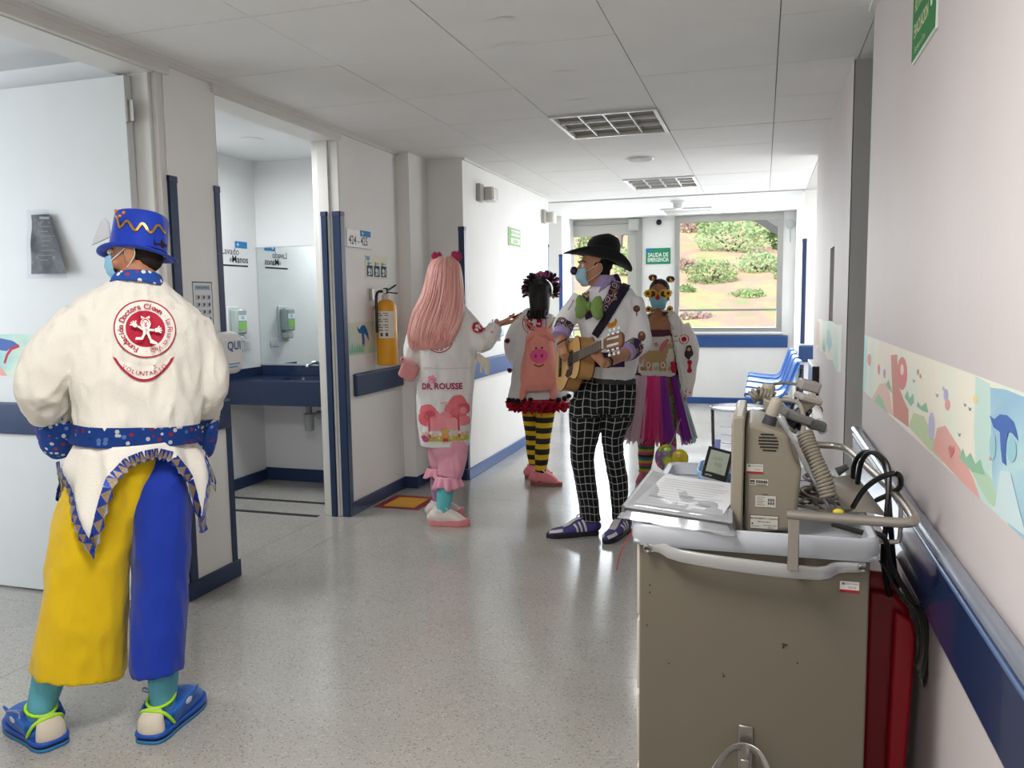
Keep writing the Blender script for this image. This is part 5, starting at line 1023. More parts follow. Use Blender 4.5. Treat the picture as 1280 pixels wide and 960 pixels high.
for hip, an, dd in ((A_(128, 600), anl, dl), (A_(205, 600, .02), anr, dr_)):
    kn = (hip+an)/2+YA.n*.02; LEG.append((kn, an)); mb.tube([hip, hip*.5+kn*.5, kn, kn*.55+an*.45, an, an-V((0, 0, .04))], [.085, .072, .054, .052, .036, .036], n=16); mb.tube([an-V((0, 0, .045))-dd*.02, an-V((0, 0, .05))+dd*.05, an-V((0, 0, .055))+dd*.12], [(.030, .026), (.034, .024), (.028, .014)], n=12, side=dd.cross(V((0, 0, 1))), rnd=True)
obj('body', fuse(mb, .0048, 2, 'body'), sk, p1, ang=180); eyes(p1, hc, hf, s=.94)
hb = MB(); 
hl_, hf_, hu_ = V((0, 0, 1)).cross(hf.normalized()), hf.normalized(), V((0, 0, 1)); hb.ball(hc-hf_*.020+V((0, 0, .012)), (.0705, .078, .062), (hl_, hf_, hu_)); hb.ball(hc-hf_*.042+V((0, 0, -.025)), (.053, .042, .046), (hl_, hf_, hu_))
obj('hair', hb, mat('#2a1f1a', .9, var=.2, vscale=60, bump=.6, bscale=250), p1, ang=180, label='short cropped dark hair')
face_mask(p1, hc, hf, s=.94)
# coat
ct = MB(); ct.tube(*sec([(140, 203, 350, .062), (120, 222, 364, .075), (92, 245, 381, .09), (80, 257, 402, .115), (82, 259, 440, .135), (88, 257, 485, .135), (92, 251, 520, .13), (94, 247, 545, .125), (92, 249, 556, .12)], YA), n=28, sup=2.3)
ct.tube(*limb([(104, 398, 0, .070), (76, 430, 0, .078), (54, 470, 0, .078), (52, 492, .02, .072), (70, 522, .12, .058), (96, 534, .22, .052)], YA), n=18, side=(0, 1, 0)); ct.tube(*limb([(236, 402, 0, .070), (250, 440, 0, .074), (258, 472, 0, .070), (257, 494, .02, .066), (250, 524, .12, .055), (226, 536, .22, .05)], YA), n=18, side=(0, 1, 0))
cotton = fabric('#eae5da', .85, .3, 260)
coat1 = cloth('coat', ct, cotton, p1, .0075, 3, (.014, (9, 9, 3.6)), 3); cbv = bvh_of(coat1)
# coat tails with pointed hem
hemy = [(-180, 586), (-169, 579), (-150, 630), (-130, 690), (-120, 640), (-110, 592), (-98, 574), (-85, 567), (-73, 566), (-60, 573), (-48, 607), (-36, 684), (-26, 625), (-14, 592), (-4, 584), (10, 640), (28, 592), (60, 586), (90, 640), (120, 590), (150, 590), (166, 640), (180, 586)]
def hem_at(th):
    for (a, p), (b, q) in zip(hemy, hemy[1:]):
        if a <= th <= b: return 552+(p+(q-p)*(th-a)/(b-a)-552)*.86
    return 586
wc = A_(168, 549); NT = 180; rows = 10; tv = []; hem_pts = []; up_pts = []
for k in range(NT):
    th = -180+360*k/NT; hy = hem_at(th); c_, s_ = math.cos(math.radians(th)), math.sin(math.radians(th)); z0 = wc.z+.0; z1 = A_(165, hy).z
    for j in range(rows):
        f_ = j/(rows-1); z = z0+(z1-z0)*f_; dp = z0-z; fl = .012+.22*dp-.14*dp*dp+(.030*max(0, abs(c_)-.8)/.2)*min(1, dp/.08); rip = .010*math.sin(th*.21)*min(1, dp/.12)
        p = V((wc.x, wc.y, z))+YA.side*((.165+fl+rip)*c_)+YA.n*((.130+fl*1.3+.05*dp+rip)*s_); tv.append(p)
        if j == rows-1: hem_pts.append(p)
        if j == rows-2: up_pts.append(p)
tf = [(k*rows+j, ((k+1) % NT)*rows+j, ((k+1) % NT)*rows+j+1, k*rows+j+1) for k in range(NT) for j in range(rows-1)]
obj('coat_tails', MB().add(tv, tf), cotton, p1, ang=180, solid=.003)
seq_b = mat('#1f3f9e', .25, .4, var=.35, vscale=160); seq_g = mat('#9a8466', .35, .5, var=.35, vscale=200); seq_s = mat('#9fa4b5', .3, .5, var=.3, vscale=200)
tb = MB()
for k in range(0, NT, 2):
    a, b, c_ = hem_pts[k], hem_pts[(k+1) % NT], hem_pts[(k+2) % NT]; o_ = lambda p: V((p.x-wc.x, p.y-wc.y, 0)).normalized()
    upd = V((0, 0, 1)); steep = abs((c_-a).normalized().z); ins = V((0, 0, .030)) if steep < .75 else V((0, 0, .012))+((wc+V((0, 0, -.05)))-b).normalized()*0
    tan = (c_-a).normalized(); nin = o_(b).cross(tan).normalized(); nin = nin if (nin.z > 0 or steep > .95) else -nin
    w_ = .028; A2, B2, C2 = a+nin*w_, b+nin*w_*1.0, c_+nin*w_; e_ = .004
    q = [p+o_(p)*e_ for p in (a, b, c_, A2, B2, C2)]; ou = b-nin*.010+o_(b)*e_
    tb.cur = 0; tb.add([q[0], q[4], q[3]], [(0, 1, 2)]); tb.add([q[2], q[5], q[4]], [(0, 1, 2)])
    tb.cur = 1; tb.add([q[0], q[2], q[4]], [(0, 1, 2)]); tb.cur = 2 if k % 4 else 0; tb.add([q[0], ou, q[2]], [(0, 1, 2)])
obj('hem_trim', tb, [seq_b, seq_g, seq_s], p1, ang=0, solid=.002, label='zigzag hem trim of blue and gold sequins')
# patterned blue cotton of belt, collar and cuffs
def confetti(base, cols, sc):
    m, n, L, b = node_mat(.8, .2); tc = n.new('ShaderNodeTexCoord'); v = n.new('ShaderNodeTexVoronoi'); v.inputs['Scale'].default_value = sc; v.inputs['Randomness'].default_value = .8; L.new(tc.outputs['Object'], v.inputs['Vector'])
    sp = n.new('ShaderNodeSeparateColor'); L.new(v.outputs['Color'], sp.inputs[0]); r = ramp(n, [(i/len(cols), c) for i, c in enumerate(cols)], 'CONSTANT'); L.new(sp.outputs[0], r.inputs[0])
    t = n.new('ShaderNodeMath'); t.operation = 'LESS_THAN'; t.inputs[1].default_value = .36; L.new(v.outputs['Distance'], t.inputs[0])
    x = n.new('ShaderNodeMix'); x.data_type = 'RGBA'; L.new(t.outputs[0], x.inputs['Factor']); x.inputs['A'].default_value = rgb(base); L.new(r.outputs[0], x.inputs['B']); L.new(x.outputs['Result'], b.inputs['Base Color']); return m
bluepat = confetti('#2b50a0', ['#d8dde6', '#2b50a0', '#a8324a', '#6f8fcf', '#2b50a0', '#e2e2e2', '#24468f'], 52)
nb = 40; bt = MB()
for j, yy in enumerate((523, 546)):
    for dr2 in (0, .008):
        cc_ = A_(169.5, yy+5.5); 
        for k in range(nb): a = 2*PI*k/nb; x = .1755*math.cos(a); bt.v.append(V((cc_.x, cc_.y, cc_.z-.072*x))+YA.side*x+YA.n*(.137*math.sin(a)))
for k in range(nb):
    j = (k+1) % nb; bt.f += [(k, j, nb*2+j, nb*2+k), (nb+k, nb*3+k, nb*3+j, nb+j), (nb+k, nb+j, j, k), (nb*2+k, nb*2+j, nb*3+j, nb*3+k)]
bt.mi = [0]*len(bt.f)
for i, v in enumerate(bt.v):
    ax_ = V((A_(169.5, 535).x, A_(169.5, 535).y, v.z)); d_ = (v-ax_).normalized(); h_ = cbv.ray_cast(ax_+d_*.4, -d_, .4); r_ = max((h_[0]-ax_).length if h_[0] is not None else 0, .12)
    bt.v[i] = ax_+d_*(r_+(.016 if i >= 2*nb else .002))
obj('waist_belt', bt, bluepat, p1, ang=60, label='blue patterned cotton waist belt')
obj('collar', MB().tube(*sec([(136, 206, 359, .075, -.005), (139, 204, 352, .07, 0), (142, 201, 346, .066, .005)], YA), n=28, steps=3, cap=False), bluepat, p1, ang=180, solid=.005, label='blue patterned stand collar')
for q in ([(64, 508, .08, .060), (68, 528, .13, .060), (74, 550, .17, .062), (80, 560, .19, .052)], [(255, 522, .08, .050), (254, 545, .12, .050), (250, 562, .16, .048)]): obj('cuff', MB().tube(*limb(q, YA), n=18), bluepat, p1, ang=180, label='blue patterned cuff')
# round emblem and volunteer patch on the back
red = '#b01c38'; wht = '#e9e4dc'
ec = A_(182, 411, -.13); P = Print(ec, YA.d(1, 0, -.03), YA.d(.03, 0, 1)); R = .092
P.disc(0, 0, R, wht, n=40); P.ring(0, 0, R*.955, R, red, 40); P.disc(0, 0, R*.63, red, n=36)
P.arc_text('Fundación Doctora Clown', 0, 0, R*.775, .0235, red, math.radians(148), math.radians(-205)*-1, bold=.02); P.arc_text('· La Risa es Vida ·', 0, 0, R*.775, .0225, red, math.radians(-28), math.radians(135), bold=.0)
sc_ = R*.63/50
def cl(pts): P.poly([(x*sc_, y*sc_) for x, y in pts], wht)
P.disc(0, 14*sc_, 13*sc_, wht, ry=15*sc_); P.disc(0, 17*sc_, 9*sc_, red, ry=10*sc_); P.disc(0, 15*sc_, 8*sc_, wht, ry=9*sc_); P.disc(-3*sc_, 18*sc_, 1.5*sc_, red, n=8); P.disc(3*sc_, 18*sc_, 1.5*sc_, red, n=8); P.disc(0, 14*sc_, 2.4*sc_, red, n=10); P.poly([(-5*sc_, 10*sc_), (5*sc_, 10*sc_), (0, 6*sc_)], red)
cl([(-11, 28), (0, 30), (-11, 36)]); cl([(0, 30), (11, 28), (11, 36)])
cl([(-7, 2), (7, 2), (8, -14), (-8, -14)]); cl([(-7, 1), (-7, -5), (-22, 6), (-18, 10)]); cl([(7, 1), (7, -5), (20, -6), (20, 0)])
for hx, hy, a0 in ((-27, 10, 2.2), (27, -3, .2)):
    P.disc(hx*sc_, hy*sc_, 6*sc_, wht, n=12)
    for k in range(4): q = a0+(k-1.5)*.55; P.line([(hx*sc_, hy*sc_), ((hx+13*math.cos(q))*sc_, (hy+13*math.sin(q))*sc_)], 3.4*sc_, wht)
cl([(-8, -13), (-1, -13), (-8, -24), (-14, -24)]); cl([(1, -13), (8, -13), (13, -30), (7, -30)]); cl([(-6, -22), (-10, -29), (-28, -29), (-26, -22)]); cl([(8, -28), (14, -28), (28, -38), (24, -42), (8, -38)]); P.line([(0, 2*sc_), (0, -12*sc_)], 1.2*sc_, red); P.disc(3*sc_, -3*sc_, 1.5*sc_, red, n=8)
P.build('emblem_patch', coat1, cbv, off=.005, maxlen=.011, step=.0004, lab='round white and red foundation emblem')
vc = A_(180, 458, -.13); P = Print(vc, YA.d(1, 0, -.04), YA.d(.04, 0, 1)); 
def ban(o_): n_ = 16; return [((-.086-o_+ (.172+2*o_)*k/n_), .028-.072*(1-((k/n_-.5)*2)**2)*1.0*0-.030*(1-((k/n_-.5)*2)**2)+(.004 if o_ else 0)) for k in range(n_+1)]+[((.086+o_-(.172+2*o_)*k/n_), .028-(.072+o_)*(1-((k/n_-.5)*2)**2)) for k in range(1, n_)]
P.poly(ban(.004), red); P.poly(ban(-.004), wht)
for i, ch in enumerate('VOLUNTARIO'):
    t_ = (i+.5)/10-.5; x = t_*.128; P.text(ch, x, .028-.051*(1-(x/.086)**2)+.0, .019, red, .0, math.atan(2*.051*x/.086**2))
P.build('volunteer_patch', coat1, cbv, off=.005, maxlen=.011, step=.0006, lab='smile shaped white and red volunteer patch')
# trousers
yel = fabric('#d9b50e', .75, .2, 200); blu = fabric('#16339a', .75, .2, 200)
gl, gr = (anl-YA.a).dot(YA.n), (anr-YA.a).dot(YA.n)
t1 = MB().tube(*sec([(106, 204, 556, .11, -.01), (98, 199, 580, .115, -.01), (74, 187, 630, .12, gl*.15), (60, 165, 690, .12, gl*.35), (50, 161, 760, .12, gl*.65), (42, 158, 810, .12, gl*.9), (36, 155, 841, .12, gl)], YA), n=24, sup=2.4)
cloth('trouser_leg', t1, yel, p1, .0085, 2, (.012, (7, 7, 2.6)), 11, 'wide yellow trouser leg')
t2 = MB().tube(*sec([(150, 234, 556, .10, .01), (158, 236, 580, .11, .01), (162, 239, 630, .12, gr*.2), (164, 237, 690, .115, gr*.4), (163, 234, 760, .11, gr*.7), (160, 232, 812, .11, gr*.9), (164, 230, 840, .11, gr)], YA), n=24, sup=2.4)
cloth('trouser_leg', t2, blu, p1, .0085, 2, (.011, (7, 7, 2.6)), 21, 'wide blue trouser leg')
sockm = mat('#5fa7b8', .85, var=.06, bump=.4, bscale=220, stretch=(1, 1, .25))
def sock_on(kn, an, m, root, r=(.040, .041, .055, .058), top=.75, lab=None, name='sock'):
    return obj(name, MB().tube([an-V((0, 0, .05)), an, kn*.45+an*.55, kn*top+an*(1-top)], list(r), n=20), m, root, ang=180, label=lab)
for kn, an in LEG: sock_on(kn, an, sockm, p1, lab='turquoise sock')
# house shoes
def slipper(h, d, side):
    s = d.cross(V((0, 0, 1))); W = lambda a, b, z: h+d*a+s*b+V((0, 0, z))
    out = [(-.045, 0), (-.04, .035), (-.01, .052), (.06, .055), (.14, .065), (.20, .062), (.245, .035), (.255, 0), (.245, -.035), (.20, -.060), (.14, -.062), (.06, -.053), (-.01, -.052), (-.04, -.035)]
    sm = [V(p[:3]) for p in catmull([(a, b, 0) for a, b in out+out[:1]], 3)][:-1]
    sh = None
    for z0, z1, g, m in ((0, .011, 1.04, mat('#2f6f9f', .5)), (.011, .02, 1.0, mat('#1c2440', .5)), (.02, .032, 1.05, mat('#1f4fa8', .45))):
        mb = MB(); k = len(sm); lo = [W((p.x-.1)*g+.1, p.y*g, z0) for p in sm]; hi = [W((p.x-.1)*g+.1, p.y*g, z1) for p in sm]
        mb.add(lo+hi, [tuple(range(k))[::-1], tuple(range(k, 2*k))]+[(i, (i+1) % k, k+(i+1) % k, k+i) for i in range(k)])
        x = obj('shoe' if sh is None else 'sole_layer', mb, m, p1 if sh is None else sh, bevel=.003); sh = sh or x
    sh['label'] = 'blue house shoe with lime piping and beige heel'
    um = MB(); um.tube([W(.03, 0, .045), W(.08, 0, .055), W(.15, 0, .052), W(.215, 0, .042), W(.24, 0, .034)], [(.052, .040), (.058, .052), (.060, .046), (.050, .030), (.022, .012)], n=18, side=s, rnd=True); um.tube([W(.06, 0, .06), W(.075, 0, .10), W(.085, 0, .125)], [(.045, .03), (.045, .018), (.034, .008)], n=14, side=s)
    for sg in (1, -1): um.tube([W(.03, sg*.05, .05), W(.10, sg*.06, .08), W(.15, sg*.072, .112)], [(.035, .010), (.030, .008), (.006, .004)], n=10, side=d)
    obj('shoe_upper', fuse(um, .004, 2), fabric('#2563b5', .7), sh, ang=180)
    obj('heel_counter', MB().tube([W(-.018, 0, .034), W(-.016, 0, .065), W(.0, 0, .088)], [(.046, .030), (.043, .026), (.034, .012)], n=18, side=s, rnd=True), fabric('#cfc5b4', .8), sh, ang=180, label='beige heel')
    lime = mat('#a9e01f', .5)
    obj('piping', MB().tube([W(-.02+.0, sg_*.045, z) if False else W(a, b, z) for sg_, a, b, z in ((1, .03, .052, .036), (1, .012, .050, .062), (1, -.005, .036, .088), (1, -.014, 0, .096), (1, -.005, -.036, .088), (1, .012, -.050, .062), (1, .03, -.052, .036))], .0055, n=8, steps=4), lime, sh, ang=180)
    obj('piping', MB().tube([W(.0+.045*(1-math.cos(a))+.0, .044*math.sin(a), .098+.022*(1-math.cos(a))*.6) for a in [2*PI*k/14 for k in range(14)]], .005, n=8, steps=1, closed=True, side=(0, 0, 1)), lime, sh, ang=180)
    for sg in (1, -1):
        wp = W(.095, sg*.067, .085); obj('wing_patch', MB().ball(wp, (.020, .006, .014), (d, s, V((0, 0, 1)))), mat('#c9c9d8', .4), sh)
    obj('lace', MB().tube([W(.07, side*.045, .11), W(.055, side*.07, .125), W(.085, side*.085, .12), W(.08, side*.055, .105), W(.06, side*.06, .09)], .003, n=6, steps=4), mat('#8f93b8', .7), sh, ang=180)
slipper(hl, dl, -1); slipper(hr, dr_, -1)
# hat
hat = obj('hat', MB(), None, p1); 
hm = fabric('#1b3db2', .6, .15, 400, .04); bpy.data.objects.remove(hat)
side_ = hl_
cb, ctp = A_(173, 313, .03), A_(178, 269, .05)
crown = MB().tube([cb, cb*.5+ctp*.5, ctp-(ctp-cb)*.08, ctp+(ctp-cb)*.02], [(.080, .090), (.076, .086), (.073, .083), (.060, .068)], n=32, side=side_, steps=3, sup=2.2)
hat = obj('hat', crown, hm, p1, ang=70, label='royal blue hat with gold braid')
bm2 = MB(); nb = 48; axu = (ctp-cb).normalized(); axs = (side_-axu*side_.dot(axu)).normalized(); axw = axu.cross(axs)
for j, (g, dz) in enumerate(((.98, .004), (1.12, -.002), (1.28, .0), (1.40, .006), (1.405, .010), (1.28, .006), (1.12, .005), (.98, .010))):
    for k in range(nb): a = 2*PI*k/nb; lift = .022*max(0, math.cos(2*a))*max(0, (g-1)/.4)*0+.012*math.sin(a*1.0)*0; bm2.v.append(cb+axs*(.080*g*math.cos(a))+axw*(.090*g*math.sin(a))+axu*(dz-.014-.018*(g-1)*math.sin(a)**2/.4))
bm2.f = [(j*nb+k, j*nb+(k+1) % nb, (j+1)*nb+(k+1) % nb, (j+1)*nb+k) for j in range(7) for k in range(nb)]; bm2.mi = [0]*len(bm2.f); obj('brim', bm2, hm, hat, ang=180)
hbv = bvh_of(hat); wav = []
for k in range(29): f_ = k/28; x = 146+59*f_; y = 278+17*f_-8*f_*f_+5*math.sin(f_*20)+(-8 if k < 2 else 0); wav.append(onto(hbv, x, y))
strap_on('gold_braid', wav, .0075, .003, mat('#c79a4a', .3, .7, var=.3, vscale=150), hat, hbv, off=.002, steps=3)
for x, y in ((145, 264), (150, 270), (155, 266)): obj('bead', MB().ball(A_(x, y, -.055), .006), mat('#c98d4f', .3, .5), hat)
obj('grey_ear', MB().prism([(-.036, -.030), (.028, -.022), (.034, .02), (.026, .040), (.012, .034), (-.012, .004)], A_(126, 291, -.04), YA.d(.9, -.3, .3), YA.d(-.2, 0, 1), .012), mat('#c3c6cd', .5, var=.1), hat, bevel=.004, label='silver grey felt ear on the brim')
# ================================================================ 2: person with long pink hair
YB = Stand(556, 652); B_ = YB
p2 = thing('person', 'person with long pink hair and fuzzy ears, white coat and pink bloomers, seen from behind', 'person', (-1.90, 4.65, 0))
sk2 = skin_mat('#c08d6f'); mb = MB(); hc = B_(558, 346, .03); hf = YB.d(.75, .65, -.05); head_mb(mb, hc, hf, s=.95)
mb.tube([hc-V((0, 0, .05)), B_(555, 378)], [(.05, .052), (.06, .058)], n=16)
mb.tube(*sec([(538, 574, 380, .05), (530, 584, 395, .075), (528, 588, 425, .08), (530, 586, 460, .085), (528, 586, 510, .10), (534, 584, 550, .09)], YB), n=20)
RA = [(578, 396, 0, .042), (600, 432, -.06, .038), (612, 416, -.03, .032), (624, 405, .0, .023)]; LA = [(530, 398, 0, .042), (516, 450, .0, .036), (520, 466, .12, .03), (530, 468, .22, .024)]
P_, R_ = limb(RA, YB); mb.tube(P_, R_, n=14, side=(0, 0, 1)); hand_mb(mb, P_[-1], YB.d(.95, .12, .16), YB.d(-.1, .2, 1), .28, 1, .95)
P_, R_ = limb(LA, YB); mb.tube(P_, R_, n=14, side=(0, 0, 1)); hand_mb(mb, P_[-1], YB.d(.6, .7, -.2), YB.d(.3, -.2, -1), .8, -1, .95)
sh_n, sh_f = onZ(545, 656, 0), onZ(540, 647, 0); dn, df_ = YB.d(.97, -.22, 0).normalized(), YB.d(.9, .3, 0).normalized()
ak_n, ak_f = sh_n+dn*.05+V((0, 0, .10)), sh_f+df_*.05+V((0, 0, .10))
LEG = []
for hip, an, dd in ((B_(562, 545, -.03), ak_n, dn), (B_(548, 545, .08), ak_f, df_)):
    kn = (hip+an)/2; LEG.append((kn, an)); mb.tube([hip, hip*.5+kn*.5, kn, kn*.55+an*.45, an, an-V((0, 0, .04))], [.085, .07, .052, .050, .036, .034], n=16); mb.tube([an-V((0, 0, .05))-dd*.02, an-V((0, 0, .055))+dd*.04, an-V((0, 0, .062))+dd*.09], [(.028, .024), (.030, .020), (.022, .012)], n=12, side=dd.cross(V((0, 0, 1))), rnd=True)
obj('body', fuse(mb, .0048, 2, 'body'), sk2, p2, ang=180); eyes(p2, hc, hf, s=.95)
face_mask(p2, hc, hf, s=.95)
ct = MB(); ct.tube(*sec([(537, 575, 378, .06), (526, 588, 392, .09), (521, 594, 412, .115), (520, 597, 440, .12), (521, 593, 470, .12), (521, 591, 500, .125), (523, 589, 530, .13), (527, 586, 556, .13)], YB), n=26, sup=2.3)
ct.tube(*limb([(578, 396, 0, .062), (592, 415, -.03, .064), (603, 430, -.06, .060), (613, 419, -.03, .054), (620, 408, 0, .047)], YB), n=16, side=(0, 1, 0)); ct.tube(*limb([(530, 398, 0, .06), (519, 425, 0, .060), (516, 452, .0, .056), (521, 467, .12, .045), (527, 468, .18, .04)], YB), n=16, side=(0, 1, 0))
coat2 = cloth('coat', ct, fabric('#e6e3e0', .85, .2, 300), p2, .0085, 3, (.010, (8, 8, 3.5)), 8); cb2 = bvh_of(coat2)
# print of the coat's lower back: lettering, rose trees, meadow
pc = B_(556, 515, -.13); k_ = 1/205
P = Print(pc, YB.side, (0, 0, 1)); w_ = .145
P.rect(-w_, -.185, 2*w_, .045, '#c3bd5a'); P.rect(-w_, -.155, 2*w_, .025, '#d5c987')
for x, y, r, c in ((-.105, .0, .055, '#e0707c'), (-.12, -.045, .05, '#dc6470'), (-.07, -.025, .045, '#e58088'), (.08, .05, .06, '#e0727c'), (.045, .01, .05, '#e27a84'), (.115, .015, .045, '#d65c6b'), (.08, -.02, .055, '#de6c79'), (0, -.03, .04, '#e98f96'), (-.02, -.07, .05, '#ec9aa0'), (.12, -.06, .04, '#e7858e'), (-.06, -.075, .05, '#e88c94'), (.05, -.075, .045, '#ee9ea2')): P.poly(blob(x, y, r, r*.85, x*40, 16, .08), c)
P.disc(.115, .005, .022, '#ea929a'); P.disc(-.09, -.01, .03, '#c9525f', ry=.02)
for x in (-.10, .082): P.line([(x, -.02), (x+.004, -.16)], .013, '#c25560'); P.line([(x, -.05), (x-.03, -.02)], .007, '#c25560')
for i in range(9): P.disc(-.12+i*.03, -.135+.006*math.sin(i*2), .012, '#ead3cf' if i % 2 else '#e3bfc0', n=9)
for i in range(7): P.disc(-.11+i*.036, -.162, .008, '#d98a8a' if i % 2 else '#e6dc9a', n=7)
P.poly([(-.025, -.185), (.025, -.185), (.018, -.13), (-.018, -.13)], '#d6a05c'); P.poly(blob(0, -.115, .024, .018, 2, 12, .1), '#d9a766'); P.rect(-.016, -.182, .032, .02, '#b8433f')
P.text('DR.', -.105, .158, .052, '#a8215c', .03, sx=.8); P.text('ROUSSE', .025, .158, .052, '#a8215c', .03, rot=-.02, sx=.95); flower(P, -.075, .205, .016, '#e58fae', '#d86a92')
P.poly([(-.03, .06), (.02, .065), (.015, .055), (-.02, .053)], '#d9b9a0')
P.build('coat_print', coat2, cb2, off=.004, maxlen=.016, step=.0003, lab='print of rose coloured trees with dark pink lettering')
strap_on('waist_seam', [B_(523, 459, -.13), B_(545, 461, -.13), B_(570, 461, -.13), B_(589, 460, -.12)], .006, .002, mat('#cfcac6', .8), coat2, cb2, off=.001)
em = B_(549, 424, -.14); P = Print(em, YB.side, (0, 0, 1)); P.disc(0, 0, .085, '#e9e4e0', n=30); P.ring(0, 0, .079, .085, red, 32); P.arc_text('La Risa es Vida', 0, 0, .066, .022, red, -PI/2, 2.2, True); P.disc(0, .005, .052, red, n=24); P.build('emblem_patch', coat2, cb2, off=.004, maxlen=.015)
ea = YB(597, 409, -.10); P = Print(ea, YB.d(.8, -.2, -.35), YB.d(.35, .1, .9)); P.disc(0, 0, .042, red, n=24); P.ring(0, 0, .036, .040, '#e8ddd9', 24)
for pts in ([(-.02, .01), (-.005, .02), (0, 0), (-.012, -.006)], [(.004, .012), (.02, .004), (.018, -.006), (.002, 0)], [(-.016, -.022), (.016, -.024), (.004, -.006), (-.006, -.006)]): P.poly(pts, '#e8ddd9')
P.disc(0, .01, .010, '#e8ddd9'); P.build('sleeve_badge', coat2, cb2, off=.004, maxlen=.012)
obj('cuff_bow', MB().ball(YB(612, 417, -.07), (.028, .010, .014), [(.85, 0, .4), (0, 1, 0), (-.4, 0, .85)]).ball(YB(607, 420, -.07), (.02, .012, .012)), fabric('#d98aa4', .7), p2)
obj('bracelet', MB().tube([P_2+V((.0, .03*math.cos(a), .03*math.sin(a))) for P_2 in [YB(621, 406)] for a in [2*PI*k/16 for k in range(16)]], .009, n=8, steps=1, closed=True, side=(1, 0, 0)), mat('#d99aa6', .6, var=.3, vscale=90), p2)
obj('coat_tie', MB().tube([B_(596, 444, -.05), B_(602, 450, -.09), B_(608, 455, -.09), B_(609, 468, -.09)], [(.02, .006), (.026, .006), (.024, .006), (.012, .004)], n=10, side=(.7, 0, .7)), fabric('#d8cdbb', .8), p2); obj('coat_tie', MB().tube([B_(601, 447, -.09), B_(602, 458, -.09), B_(601, 466, -.09)], [(.007, .003)]*3, n=8), fabric('#d8cdbb', .8), p2)
obj('hem_rosette', MB().ball(B_(532, 549, -.13), (.022, .012, .018)).ball(B_(529, 546, -.135), (.014, .012, .012)), fabric('#c95a93', .7), p2)
# bloomers, socks, sneakers
pink = fabric('#e9a3b8', .8, .2, 250); 
def ruffle(c, r, h, m, par, nr=9, amp=.22, name='ruffle', seed=0):
    mb = MB(); n = nr*8; rows = 6
    for j in range(rows):
        f_ = j/(rows-1)
        for k in range(n): a = 2*PI*k/n; rr_ = r*(1+f_*(.30+amp*math.sin(a*nr+seed))); mb.v.append(c+V((rr_*math.cos(a), rr_*math.sin(a), -h*f_+.15*h*math.sin(a*nr*.5+seed)*f_)))
    mb.f = [(j*n+k, (j+1)*n+k, (j+1)*n+(k+1) % n, j*n+(k+1) % n) for j in range(rows-1) for k in range(n)]; mb.mi = [0]*len(mb.f); return obj(name, mb, m, par, ang=180, solid=.003)
bl_ = MB(); bl_.tube(*sec([(530, 586, 535, .12), (537, 585, 556, .11, -.02), (545, 584, 572, .09, -.03), (547, 580, 586, .085, -.05), (548, 575, 597, .075, -.06)], YB), n=22); bl_.tube(*sec([(534, 560, 545, .09, .06), (535, 558, 562, .085, .07), (537, 556, 578, .07, .08), (539, 552, 587, .05, .08)], YB), n=20)
cloth('bloomers', bl_, pink, p2, .0085, 2, (.010, (10, 10, 4)), 5)
ruffle(B_(560, 594, -.06), .070, .075, pink, p2); ruffle(B_(546, 584, .07), .060, .06, pink, p2)
sm, n, L, b = node_mat(.85, .2); tc = n.new('ShaderNodeTexCoord'); v = n.new('ShaderNodeTexVoronoi'); v.inputs['Scale'].default_value = 17; L.new(tc.outputs['Object'], v.inputs[0]); r = ramp(n, [(0, '#e0cf6a'), (.14, '#e4e8e4'), (.30, '#8a7fb8'), (.36, '#68bfc6')], 'CONSTANT'); L.new(v.outputs['Distance'], r.inputs[0]); L.new(r.outputs[0], b.inputs['Base Color'])
sock_on(*LEG[0], sm, p2, (.038, .041, .054, .056), .8, 'turquoise sock with small flowers'); sock_on(*LEG[1], mat('#b78fb0', .85, var=.4, vscale=40), p2, (.038, .041, .054, .056), .8, 'mauve patterned sock')
